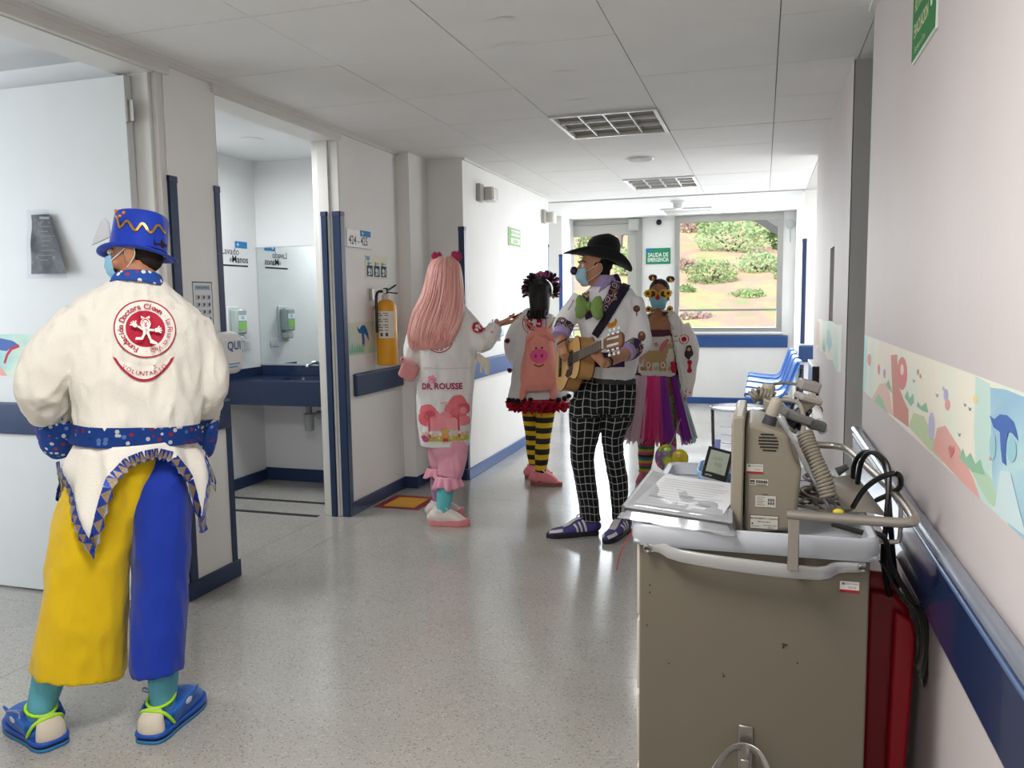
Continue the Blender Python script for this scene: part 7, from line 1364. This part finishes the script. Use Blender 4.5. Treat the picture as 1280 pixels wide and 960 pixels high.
wc_ = LAp[2]*.25+LAp[3]*.75; wd_ = (LAp[3]-LAp[2]).normalized(); t_, a_, b_ = frame_of(wd_, V((0, 0, 1))); w4 = obj('wristwatch', MB().tube([wc_+a_*(.030*math.cos(q))+b_*(.030*math.sin(q)) for q in [2*PI*k/20 for k in range(20)]], [(.009, .003)]*20, n=8, steps=1, closed=True, side=wd_), blackp, p4, ang=180, label='black wristwatch'); obj('dial', MB().lathe([(.014, 0), (.014, .006)], wc_-YD.n*.028, -YD.n, n=16), blackp, w4)
bc2 = RAp[2]*.35+RAp[3]*.65; bd2 = (RAp[3]-RAp[2]).normalized(); t_, a_, b_ = frame_of(bd2, V((1, 0, 0))); obj('bracelet', MB().tube([bc2+a_*(.031*math.cos(q))+b_*(.031*math.sin(q)) for q in [2*PI*k/20 for k in range(20)]], .004, n=6, steps=1, closed=True), mat('#2a2220', .6), p4, ang=180)
# plaid trousers
tr = MB(); tr.tube(*sec([(730, 795, 473, .115), (724, 796, 485, .12), (716, 795, 500, .12), (715, 793, 515, .11)], YD), n=24)
L1 = [(712, 754, 500, .095), (711, 753, 520, .10), (712, 748, 545, .09, -.005), (713, 744, 565, .078, -.01), (715, 744, 582, .072, -.015), (719, 745, 605, .062, -.01), (724, 748, 630, .055), (725, 751, 652, .052)]
L2 = [(752, 795, 500, .095, .02), (750, 791, 520, .10, .02), (752, 780, 545, .088, .01), (754, 779, 565, .076, 0), (757, 782, 582, .072, -.005), (761, 785, 605, .062, .0), (764, 785, 630, .055, .0), (765, 785, 650, .052, .0)]
def shiftd(L, an, n0): # the shins end over the shoes
    d = (an-YD.a).dot(YD.n); return [q[:4]+((q[4] if len(q) > 4 else 0)*(1-i/(len(L)-1))+d*(i/(len(L)-1)),) for i, q in enumerate(L)]
L1, L2 = shiftd(L1, aa, 0), shiftd(L2, ab, 0); tr.tube(*sec(L1, YD), n=20); tr.tube(*sec(L2, YD), n=20)
tme = wrinkle(fuse(tr, .0075, 3, 'trousers'), .007, (12, 12, 6), 12); ax1, ax2 = sec(L1, YD)[0], sec(L2, YD)[0]; at = tme.attributes.new('weave', 'FLOAT_VECTOR', 'POINT')
def axis_at(ax, z):
    for a, b in zip(ax, ax[1:]):
        if b.z <= z <= a.z: return a+(b-a)*((a.z-z)/(a.z-b.z))
    return ax[0] if z > ax[0].z else ax[-1]
mid = (ax1[0]+ax2[0])/2; vals = []
for v in tme.vertices:
    c1, c2 = axis_at(ax1, v.co.z), axis_at(ax2, v.co.z); r1, r2 = (v.co-c1), (v.co-c2)
    if v.co.z > ax1[1].z: r = v.co-mid; u = math.atan2(r.dot(YD.side), -r.dot(YD.n))*.145
    else: r = r1 if r1.length < r2.length else r2; u = math.atan2(r.dot(YD.side), -r.dot(YD.n))*.078+(0 if r1.length < r2.length else .05)
    vals += [u, v.co.z+.004*math.sin(v.co.x*60), 0]
at.data.foreach_set('vector', vals)
pm_, n, L, b = node_mat(.85, .2); an_ = n.new('ShaderNodeAttribute'); an_.attribute_name = 'weave'; sp = n.new('ShaderNodeSeparateXYZ'); L.new(an_.outputs['Vector'], sp.inputs[0]); outs = []
for ch, per in (('X', .041), ('Y', .046)):
    q = n.new('ShaderNodeMath'); q.operation = 'MULTIPLY'; q.inputs[1].default_value = 1/per; L.new(sp.outputs[ch], q.inputs[0]); f_ = n.new('ShaderNodeMath'); f_.operation = 'FRACT'; L.new(q.outputs[0], f_.inputs[0]); g = n.new('ShaderNodeMath'); g.operation = 'LESS_THAN'; g.inputs[1].default_value = .10; L.new(f_.outputs[0], g.inputs[0]); outs.append(g)
mxm = n.new('ShaderNodeMath'); mxm.operation = 'MAXIMUM'; L.new(outs[0].outputs[0], mxm.inputs[0]); L.new(outs[1].outputs[0], mxm.inputs[1]); x = n.new('ShaderNodeMix'); x.data_type = 'RGBA'; L.new(mxm.outputs[0], x.inputs['Factor']); x.inputs['A'].default_value = rgb('#141519'); x.inputs['B'].default_value = rgb('#9c9c99'); L.new(x.outputs['Result'], b.inputs['Base Color'])
obj('trousers', tme, pm_, p4, ang=180, label='black trousers with a white windowpane check')
obj('waistband', MB().tube(*sec([(731, 795, 472, .118), (730, 795.5, 478, .122)], YD), n=28, steps=1), mat('#3c3b40', .7), p4, ang=60)
for fp, dd, lab in ((fa, da_, 'purple and white striped shoe with pointed toe'), (fb, db_, 'purple and white striped shoe with pointed toe')):
    x = sneaker(fp, dd, p4, '#4b4384', '#242428', .30, lab=lab, stripe='#d9d4cc', lace='#6f68a8', wd=.042, pointy=1)
    s = dd.cross(V((0, 0, 1))); W = lambda a, b_, z: fp+dd*a+s*b_+V((0, 0, z)); uo = [c for c in x.children if c.name.startswith('shoe_upper')][0]; uv = bvh_of(uo)
    for sg in (1, -1): strap_on('toe_trim', [W(.20, sg*.034, .048), W(.245, sg*.028, .042), W(.275, sg*.012, .036)], .02, .0015, mat('#d9d4cc', .6), x, uv, off=.001)
    strap_on('tongue', [W(.045, 0, .125), W(.09, 0, .10), W(.15, 0, .075), (W(.19, 0, .06))], .04, .002, mat('#cfcac2', .6), x, uv, off=.001)
# guitar
g = thing('guitar', 'honey coloured acoustic guitar held by the person in the black hat', 'guitar', G0)
def go(a, b, c=0): return G0+gd*a+gb*b+gn*c
half = [(-.215, 0), (-.210, .06), (-.190, .115), (-.150, .150), (-.10, .160), (-.05, .148), (.0, .115), (.03, .100), (.06, .102), (.10, .116), (.14, .118), (.175, .098), (.195, .055), (.20, 0)]
hp = [p[:2] for p in catmull([(a, b, 0) for a, b in half], 3)]; out = hp+[(a, -b) for a, b in hp[-2:0:-1]]; k = len(out); dp_ = .043
sidem = mat('#b98a52', .3, var=.15, vscale=6, stretch=(8, 8, 1), coat=.4); topm = mat('#d9ab66', .3, var=.12, vscale=4, stretch=(12, 12, 1), coat=.4)
sd_ = MB().add([go(a, b, -dp_) for a, b in out]+[go(a, b, dp_) for a, b in out], [(i, (i+1) % k, k+(i+1) % k, k+i) for i in range(k)]); obj('sides', sd_, sidem, g, ang=50)
obj('soundboard', MB().add([go(a, b, dp_) for a, b in out]+[go(a*1.006, b*1.006, dp_+.003) for a, b in out], [tuple(range(k, 2*k))]+[(i, (i+1) % k, k+(i+1) % k, k+i) for i in range(k)]), topm, g, ang=50); obj('back', MB().add([go(a*1.006, b*1.006, -dp_) for a, b in out]+[go(a*1.006, b*1.006, -dp_-.003) for a, b in out], [tuple(range(k, 2*k)), tuple(range(k))]+[(i, (i+1) % k, k+(i+1) % k, k+i) for i in range(k)]), sidem, g, ang=50)
for c_ in (dp_, -dp_): obj('binding', MB().tube([go(a*1.006, b*1.006, c_) for a, b in out], .0035, n=6, steps=1, closed=True, side=gn), mat('#4a2d1a', .4), g, ang=180)
obj('rosette', MB().lathe([(.056, .0), (.056, .0008), (.042, .0008)], go(.055, 0, dp_+.0032), gn, n=32), mat('#5a3a22', .4), g, ang=0); obj('sound_hole', MB().lathe([(.042, .0), (.042, .0012)], go(.055, 0, dp_+.0034), gn, n=32), mat('#120c08', .8), g, ang=0)
obj('bridge', MB().obox(go(-.115, 0, dp_+.008), (gd, gb, gn), (.012, .075, .006)), mat('#3a2417', .5), g, bevel=.003); obj('pickguard', MB().prism([(.10, -.04), (.08, -.09), (.01, -.10), (-.03, -.08), (.0, -.05), (.04, -.052)], go(0, 0, dp_+.0033), gd, gb, .001), mat('#3a2018', .25), g, ang=0)
obj('neck', MB().tube([go(.18, 0, dp_-.008), go(.30, 0, dp_-.002), go(.545, 0, dp_-.001)], [(.028, .018), (.027, .013), (.023, .012)], n=16, side=gb, steps=1), mat('#8a5a32', .4), g, ang=50)
obj('fretboard', MB().add([go(.105, s_*.028, dp_+z) for z in (.003, .010) for s_ in (1, -1)]+[go(.545, s_*.023, dp_+z+.003) for z in (.003, .010) for s_ in (1, -1)], [(0, 1, 5, 4), (2, 6, 7, 3), (0, 4, 6, 2), (1, 3, 7, 5), (0, 2, 3, 1), (4, 5, 7, 6)]), mat('#54483f', .45), g, ang=30)
for i in range(1, 15): a = .545-.60*(1-2**(-i/12)); obj('fret', MB().tube([go(a, -.026, dp_+.0125), go(a, .026, dp_+.0125)], .0012, n=5, steps=1), steel, g)
hd_ = (gd*.97-gn*.20).normalized(); hn_ = gn*.97+gd*.20; H0 = go(.545, 0, dp_+.004)
def ho_(a, b, c=0): return H0+hd_*a+gb*b+hn_*c
obj('headstock', MB().add([ho_(a, b, c) for c in (-.014, .002) for a, b in ((0, .024), (.03, .034), (.15, .038), (.165, .02), (.165, -.02), (.15, -.038), (.03, -.034), (0, -.024))], [tuple(range(8))[::-1], tuple(range(8, 16))]+[(i, (i+1) % 8, 8+(i+1) % 8, 8+i) for i in range(8)]), mat('#7a4a2a', .35), g, bevel=.003)
obj('nut', MB().obox(ho_(.001, 0, .006), (hd_, gb, hn_), (.003, .024, .005)), mat('#e8e2d2', .4), g)
for sg in (1, -1):
    obj('headstock_slot', MB().obox(ho_(.085, sg*.017, .003), (hd_, gb, hn_), (.05, .006, .0015)), mat('#d9d4c6', .4), g)
    for i in range(3):
        a = .045+i*.04; pgm_ = obj('tuner', MB().tube([ho_(a, sg*.034, -.006), ho_(a, sg*.055, -.006)], .003, n=6, steps=1).obox(ho_(a, sg*.040, -.006), (hd_, gb, hn_), (.010, .004, .008)), chrome, g); obj('tuner_button', MB().ball(ho_(a, sg*.062, -.006), (.010, .009, .006), (hd_, gb, hn_), 10, 7), mat('#ece8df', .25), pgm_); obj('string_post', MB().tube([ho_(a, sg*.017, .002), ho_(a, sg*.017, .009)], .004, n=8, steps=1), mat('#e4e0d4', .3), pgm_)
for i in range(6): y_ = (i-2.5); obj('string', MB().tube([go(-.115, y_*.0105, dp_+.014), go(.545, y_*.0072, dp_+.0145), ho_(.045+.04*(i % 3), y_*.0068, .008)], .0008, n=4, steps=1), steel, g)
# ================================================================ 5: woman with sunflower glasses facing us
YE = Stand(822, 607); E_ = YE
p5 = thing('person', 'woman with yellow flower glasses, mask, white jacket and rainbow tulle skirt facing the camera', 'person', (-.73, 6.2, 0))
hc = E_(824, 369, 0); hf = YE.d(-.10, -.99, -.04); sk5 = skin_mat('#a97656'); mb = MB(); head_mb(mb, hc, hf, s=.93); mb.tube([hc-V((0, 0, .05))+YE.n*.02, E_(821, 394, .02), E_(820, 404, .0)], [(.047, .05), (.05, .052), (.075, .06)], n=16)
mb.tube(*sec([(806, 836, 398, .055), (796, 850, 408, .08), (797, 848, 430, .085), (800, 845, 455, .085), (797, 848, 480, .10), (800, 846, 500, .09)], YE), n=20)
for L_, th in (([(852, 408, .02, .042), (862, 440, .02, .036), (860, 470, .0, .031), (856, 495, -.02, .024)], -1), ([(794, 408, .02, .042), (786, 440, .02, .036), (789, 462, .10, .031), (800, 476, .17, .024)], 1)):
    P_, R_ = limb(L_, YE); mb.tube(P_, R_, n=12, side=YE.n); hand_mb(mb, P_[-1], YE.d(.05*th, -.02, -1) if th < 0 else YE.d(.9, .1, -.3), YE.d(th*1.0, .1, 0) if th < 0 else YE.d(.2, 1, 0), .35, th, .92)
f_l, f_r = onZ(806, 612, 0), onZ(836, 612, 0); f_l, f_r = YE(806, 596, .02), YE(836, 594, .02); f_l.z = f_r.z = 0; LEG = []
for hip, fp, dd in ((E_(812, 492), f_l, YE.d(-.25, -1, 0).normalized()), (E_(834, 492), f_r, YE.d(.25, -1, 0).normalized())):
    an = fp+V((0, 0, .09)); kn = (hip+an)/2-YE.n*.015; LEG.append((hip, kn, an, fp, dd)); mb.tube([hip, hip*.5+kn*.5, kn, kn*.55+an*.45, an, an-V((0, 0, .04))], [.080, .068, .053, .050, .034, .032], n=14); mb.tube([an-V((0, 0, .05))-dd*.02, an-V((0, 0, .055))+dd*.04, an-V((0, 0, .062))+dd*.09], [(.028, .024), (.030, .020), (.022, .012)], n=10, side=YE.side, rnd=True)
obj('body', fuse(mb, .0052, 2, 'body'), sk5, p5, ang=180); eyes(p5, hc, hf, s=.93); face_mask(p5, hc, hf, s=.93, col='#86bfd0')
hb = MB(); hfn = V((hf.x, hf.y, 0)).normalized(); hl_ = V((0, 0, 1)).cross(hfn); hb.ball(hc-hfn*.022+V((0, 0, .040)), (.076, .084, .083), (hl_, hfn, V((0, 0, 1)))); hb.ball(hc-hfn*.045+V((0, 0, -.02)), (.062, .05, .06), (hl_, hfn, V((0, 0, 1))))
ho = obj('hair', hb, mat('#2b1b14', .6, var=.2, vscale=40, bump=.3, bscale=150), p5, ang=180, label='dark hair combed back with two small bunches')
for x, y in ((816, 347), (838, 349)):
    for k in range(9): a = k*.7; obj('hair_curl', MB().ball(E_(x+3.2*math.cos(a), y+2.4*math.sin(a), .02*math.sin(k*2)), (.014, .014, .012), None, 9, 7), mat(('#6b3f26', '#8a5a2e', '#d9b13a', '#5a3320', '#a33a2e')[k % 5], .7), ho, ang=180)
# sunflower glasses, red nose, earrings
gc_ = hc+hf.normalized()*.098*.93+V((0, 0, .012)); gl_ = V((0, 0, 1)).cross(hfn); gf = obj('glasses', MB().tube([gc_+gl_*-.020, gc_+V((0, 0, .006)), gc_+gl_*.020], .004, n=8), mat('#e0b323', .4), p5, label='yellow glasses with sunflower rims')
for sg in (1, -1):
    c_ = gc_+gl_*sg*.043-hfn*.006; obj('rim', MB().tube([c_+gl_*(.033*math.cos(q))+V((0, 0, .027*math.sin(q))) for q in [2*PI*k/22 for k in range(22)]], .0065, n=8, steps=1, closed=True, side=hfn), mat('#e3b21f', .4), gf, ang=180); obj('lens', MB().lathe([(.030, 0), (.030, .002)], c_, hfn, n=20), mat('#3a1a20', .15), gf)
    fc = c_+gl_*sg*.030+V((0, 0, .004))
    for k in range(9): q = 2*PI*k/9; obj('petal', MB().ball(fc+gl_*(.020*math.cos(q))+V((0, 0, .020*math.sin(q)))+hfn*.006, (.011, .005, .008), (gl_*math.cos(q)+V((0, 0, math.sin(q))), hfn, V((0, 0, math.cos(q)))-gl_*math.sin(q)), 8, 6), mat('#efc42a', .5), gf, ang=180)
    obj('flower_heart', MB().ball(fc+hfn*.009, .011, None, 10, 7), mat('#7a3f1a', .6), gf, ang=180); obj('temple', MB().tube([c_+gl_*sg*.03, c_+gl_*sg*.038-hfn*.09], .003, n=6, steps=1), mat('#e0b323', .4), gf)
    e = hc+gl_*sg*.078-V((0, 0, .052))-hfn*.005; er = obj('earring', MB().tube([e+V((0, 0, .02)), e-V((0, 0, .03))], .0015, n=5, steps=1), mat('#d8c060', .3, .8), p5); obj('earring_flower', MB().ball(e-V((0, 0, .05)), (.024, .012, .024), None, 12, 8), mat('#e3a92a', .5), er, ang=180); obj('earring_heart', MB().ball(e-V((0, 0, .05))+hfn*.010, .010, None, 8, 6), mat('#6b3618', .6), er, ang=180)
obj('clown_nose', MB().ball(hc+hf.normalized()*.108+V((0, 0, -.014)), .017, None, 14, 10), mat('#a8202c', .3), p5, ang=180, label='red nose')
# top with unicorn print, open jacket
tp = MB(); tp.tube(*sec([(803, 838, 416, .085, -.02), (800, 842, 424, .105, -.02), (798, 844, 440, .11, -.02), (798, 845, 455, .105, -.02), (797, 846, 470, .11, -.02)], YE), n=24, sup=2.4)
top = cloth('top', tp, fabric('#ddd6cc', .85, .2, 300), p5, .008, 3, (.004, (10, 10, 6)), 3, 'white sleeveless top with unicorn print'); tb_ = bvh_of(top)
obj('top_band', MB().tube(*sec([(802, 839, 412, .088, -.02), (801, 840, 416, .098, -.02), (800, 841, 420, .103, -.02)], YE), n=24, cap=False), mat('#5a2a3c', .8, var=.3, vscale=120), top, ang=180, solid=.006, label='dark red top edge')
P = Print(E_(820, 446, -.14), YE.side, (0, 0, 1)); bei = '#b99a6a'
P.poly([(-.09, .02), (-.05, .045), (.03, .045), (.07, .035), (.08, .0), (.06, -.04), (-.06, -.045), (-.09, -.015)], bei); P.poly([(.05, .03), (.07, .085), (.10, .10), (.125, .07), (.115, .055), (.09, .06), (.085, .02)], bei); P.poly([(.10, .10), (.115, .135), (.112, .095)], '#d9b46a')
for x in (-.075, -.04, .035, .062): P.poly([(x-.012, -.03), (x+.012, -.03), (x+.010, -.105), (x-.010, -.105)], bei)
for x, y, r in ((.065, .10, .018), (.05, .08, .02), (.04, .055, .018), (.08, .115, .014)): P.disc(x, y, r, '#c9707a', n=12)
P.poly([(-.09, .02), (-.12, .03), (-.135, -.02), (-.11, -.06), (-.105, -.01)], '#cf8a86')
for x, y in ((-.055, -.06), (.05, -.062)): P.disc(x, y, .017, '#e7d9cc', ry=.024, n=12); P.disc(x, y, .008, '#c9606a', ry=.014, n=10)
for x, y, c in ((-.11, .09, '#8fae7a'), (-.06, .085, '#d9b5a0'), (0, .09, '#c9707a'), (-.10, -.09, '#9a6a4a'), (.0, -.085, '#a9b08a'), (.1, -.09, '#c98a7a')): flower(P, x, y, .009, c)
P.build('unicorn_print', top, tb_, off=.004, maxlen=.016)
jk = MB(); 
for s0 in (1, -1): pass
jk.tube(*sec([(806, 838, 392, .055, .03), (798, 848, 398, .075, .02), (793, 855, 410, .10, .015), (792, 857, 430, .105, .015), (792, 860, 450, .105, .015), (793, 863, 470, .105, .015), (796, 865, 488, .105, .02)], YE), n=26, sup=2.3)
jk.tube(*limb([(852, 407, .02, .058), (860, 425, .02, .058), (864, 442, .02, .055), (861, 465, .0, .050), (858, 488, -.02, .046)], YE), n=16, side=YE.n); jk.tube(*limb([(796, 407, .02, .056), (788, 428, .02, .055), (787, 446, .02, .05), (791, 466, .11, .044)], YE), n=14, side=YE.n)
jme = wrinkle(fuse(jk, .0085, 3, 'jacket'), .008, (10, 10, 5), 9)
bmj = bmesh.new(); bmj.from_mesh(jme)   # open front
kill = []
for f in bmj.faces:
    c = f.calc_center_median(); d_ = (c-YE.a).dot(YE.n); sdx = (c-E_(823, 440, 0)).dot(YE.side); zt = (c.z-E_(823, 470, 0).z)/(E_(823, 395, 0).z-E_(823, 470, 0).z)
    if d_ < -.02 and -.16 < sdx < (.150-.075*zt) and c.z > E_(823, 500).z: kill.append(f)
bmesh.ops.delete(bmj, geom=kill, context='FACES'); bmj.to_mesh(jme); bmj.free()
jmat = fabric('#e4e0db', .85, .25, 280); jo = obj('jacket', jme, jmat, p5, ang=180, solid=.006, label='open white jacket with patches'); jv = bvh_of(jo)
strap_on('front_edge', [onto(jv, x, y) for x, y in ((842, 397), (843, 410), (846, 430), (850, 450), (853, 468), (856, 484))], .030, .006, jmat, jo, jv, off=.003)
obj('jacket_collar', MB().tube([E_(836, 391, .0), E_(841, 396, -.06), E_(845, 406, -.105), E_(841, 411, -.12)], [(.026, .008), (.040, .008), (.036, .008), (.012, .005)], n=10, side=YE.d(.7, 0, .7)), jmat, jo, ang=180)
for px, py, kind in ((855, 424, 0), (861, 440, 1), (862, 458, 2)):
    h0 = onto(jv, px, py); P = Print(h0+YE.d(0, -.01), YE.side, (0, 0, 1))
    if kind == 0: P.disc(0, 0, .036, '#e9e4e0', n=20); P.ring(0, 0, .030, .036, red, 24); P.disc(0, 0, .02, red, n=14)
    elif kind == 1: P.poly(blob(0, 0, .03, .045, 3), '#3f3733'); P.disc(0, .02, .014, '#b59a86', n=10)
    else: P.rect(-.010, -.03, .02, .06, red); P.disc(0, .03, .018, red, n=10); P.disc(0, -.03, .018, red, n=10)
    P.build('sleeve_patch', jo, jv, off=.004, maxlen=.014)
obj('cuff', MB().tube(*limb([(858, 484, -.02, .050), (857, 495, -.02, .048)], YE), n=18, steps=1, side=YE.n), confetti('#e6e0dc', ['#c05060', '#e6e0dc', '#c86a78', '#e6e0dc'], 60), p5, ang=60, label='white cuff with small red hearts')
obj('red_sash', MB().tube([E_(840, 452, -.115), E_(842, 458, -.12), E_(842, 466, -.12)], [(.012, .006), (.018, .008), (.012, .006)], n=10), mat('#b01c38', .7), p5, ang=180)
# tulle skirt: one panel of each colour after another
wz, hz = E_(820, 468).z, E_(820, 549).z; wcn = E_(820, 468, .0); 
cols = [('#d3b6c2', 'pale mauve'), ('#dcbcc8', 'pale pink'), ('#d6b6c2', 'dusty pink'), ('#e63a82', 'bright pink'), ('#e6508c', 'bright pink'), ('#8a3aa0', 'purple'), ('#862f96', 'purple'), ('#bfd8d6', 'mint'), ('#b4cfca', 'mint'), ('#5fb5a8', 'teal'), ('#c9a9b4', 'pale pink'), ('#e63a82', 'bright pink'), ('#8a3aa0', 'purple'), ('#bfd8d6', 'mint')]
angs_ = [(-178, -152), (-158, -132), (-136, -108), (-112, -94), (-98, -78), (-82, -64), (-46, -24), (-30, -8), (-14, 12), (166, 188), (10, 60), (55, 100), (95, 140), (135, 172)]
sk_ = obj('skirt', MB().tube([wcn+V((0, 0, .018)), wcn-V((0, 0, .012))], [(.160, .125), (.165, .13)], n=28, steps=1, side=YE.side), mat('#3a2a33', .8), p5, ang=60, label='knee length tulle skirt in pink, purple and mint panels'); rr = random.Random(3)
for (c, nm), (a0, a1) in zip(cols, angs_):
    for lay in range(2):
        mb = MB(); nu, nv = 12, 9; ph = rr.uniform(0, 6)
        for j in range(nv):
            f_ = j/(nv-1)
            for i in range(nu):
                q = math.radians(a0-2*lay*f_+(a1-a0+4*lay*f_)*i/(nu-1)); fold = .016*math.sin(i*2.1+ph)*f_; R1, R2 = .158+.125*f_**1.1+fold+lay*.012, .125+.11*f_**1.1+fold+lay*.012; z = wz-(wz-hz)*f_*(1-.06*lay)+(.02*math.sin(i*1.7+ph)*f_**3)
                mb.v.append(V((wcn.x, wcn.y, z))+YE.side*(R1*math.cos(q))+YE.n*(R2*math.sin(q)))
        mb.f = [(j*nu+i, j*nu+i+1, (j+1)*nu+i+1, (j+1)*nu+i) for j in range(nv-1) for i in range(nu-1)]; mb.mi = [0]*len(mb.f); obj('tulle_panel', mb, mat(c, .8, alpha=.82 if lay else .9, spec=.1), sk_, ang=180, label=nm+' tulle panel')
# leggings and socks
lg, n, L, b = node_mat(.8, .2); tc = n.new('ShaderNodeTexCoord'); t = n.new('ShaderNodeTexNoise'); t.inputs['Scale'].default_value = 24; t.inputs['Detail'].default_value = 3; L.new(tc.outputs['Object'], t.inputs[0]); r = ramp(n, [(.36, '#b5475c'), (.44, '#7d8a5a'), (.52, '#9aa57a'), (.60, '#4a5a45'), (.66, '#c98a8a')]); L.new(t.outputs['Fac'], r.inputs[0]); L.new(r.outputs[0], b.inputs['Base Color'])
ss, n, L, b = node_mat(.8, .2); tc = n.new('ShaderNodeTexCoord'); sx = n.new('ShaderNodeSeparateXYZ'); L.new(tc.outputs['Object'], sx.inputs[0]); q = n.new('ShaderNodeMath'); q.operation = 'MULTIPLY'; q.inputs[1].default_value = 1/.155; L.new(sx.outputs['Z'], q.inputs[0]); fr_ = n.new('ShaderNodeMath'); fr_.operation = 'FRACT'; L.new(q.outputs[0], fr_.inputs[0]); r = ramp(n, [(0, '#c8487a'), (.14, '#d9b13a'), (.28, '#2f8f86'), (.42, '#3f3145'), (.56, '#d9668a'), (.70, '#cfb84a'), (.84, '#3a7a58')], 'CONSTANT'); L.new(fr_.outputs[0], r.inputs[0]); L.new(r.outputs[0], b.inputs['Base Color'])
for hip, kn, an, fp, dd in LEG: obj('legging', MB().tube([hip-YE.n*.02, hip*.5+kn*.5-YE.n*.01, kn*.7+hip*.3, kn, kn*.75+an*.25], [.090, .080, .066, .059, .058], n=18), lg, p5, ang=180, label='green and pink flowered legging'); sock_on(kn, an, ss, p5, (.038, .040, .059, .062), .86, 'rainbow striped sock'); sneaker(fp-dd*.05, dd, p5, '#c86a8a', '#e4dcd4', .225, lab='pink lace shoe', wd=.042)
# foil balloon on a cord from her hand
o = thing('foil_balloon', 'round iridescent foil toy with a yellow disc hanging beside the tulle skirt', 'balloon', E_(838, 575, -.25)); fo, n, L, b = node_mat(.22, .6); b.inputs['Metallic'].default_value = .35; tc = n.new('ShaderNodeTexCoord'); t = n.new('ShaderNodeTexNoise'); t.inputs['Scale'].default_value = 9; t.inputs['Detail'].default_value = 2; L.new(tc.outputs['Object'], t.inputs[0]); r = ramp(n, [(.32, '#d9d23a'), (.44, '#d98ab0'), (.50, '#8a5fb0'), (.56, '#8fc03a'), (.66, '#e6d94a')]); L.new(t.outputs['Fac'], r.inputs[0]); L.new(r.outputs[0], b.inputs['Base Color'])
obj('large_disc', MB().ball(E_(834, 572, -.25), (.088, .028, .100), (YE.side, YE.n, V((0, 0, 1))), 22, 14), fo, o, ang=180); obj('small_disc', MB().ball(E_(850, 573, -.27), (.060, .022, .068), (YE.side, YE.n, V((0, 0, 1))), 18, 12), mat('#e3cf3f', .25, .2, var=.15, vscale=20), o, ang=180); P = Print(E_(850, 573, -.295), YE.side, (0, 0, 1)); P.rect(-.025, .005, .03, .022, '#cf7a3a'); P.rect(-.022, .008, .024, .016, '#e8dca0'); P.disc(.01, -.02, .012, '#d9a03a', n=10); P.build('disc_print', o)
obj('stick', MB().tube([E_(836, 578, -.25), E_(838, 592, -.25), E_(839, 604, -.24)], [.018, .014, .006], n=8), mat('#8a8038', .6), o, ang=180); obj('cord', MB().tube([E_(836, 560, -.25), E_(845, 540, -.22), E_(852, 520, -.12), E_(856, 508, -.04)], .002, n=5), mat('#d9d4cc', .7), o, ang=180)
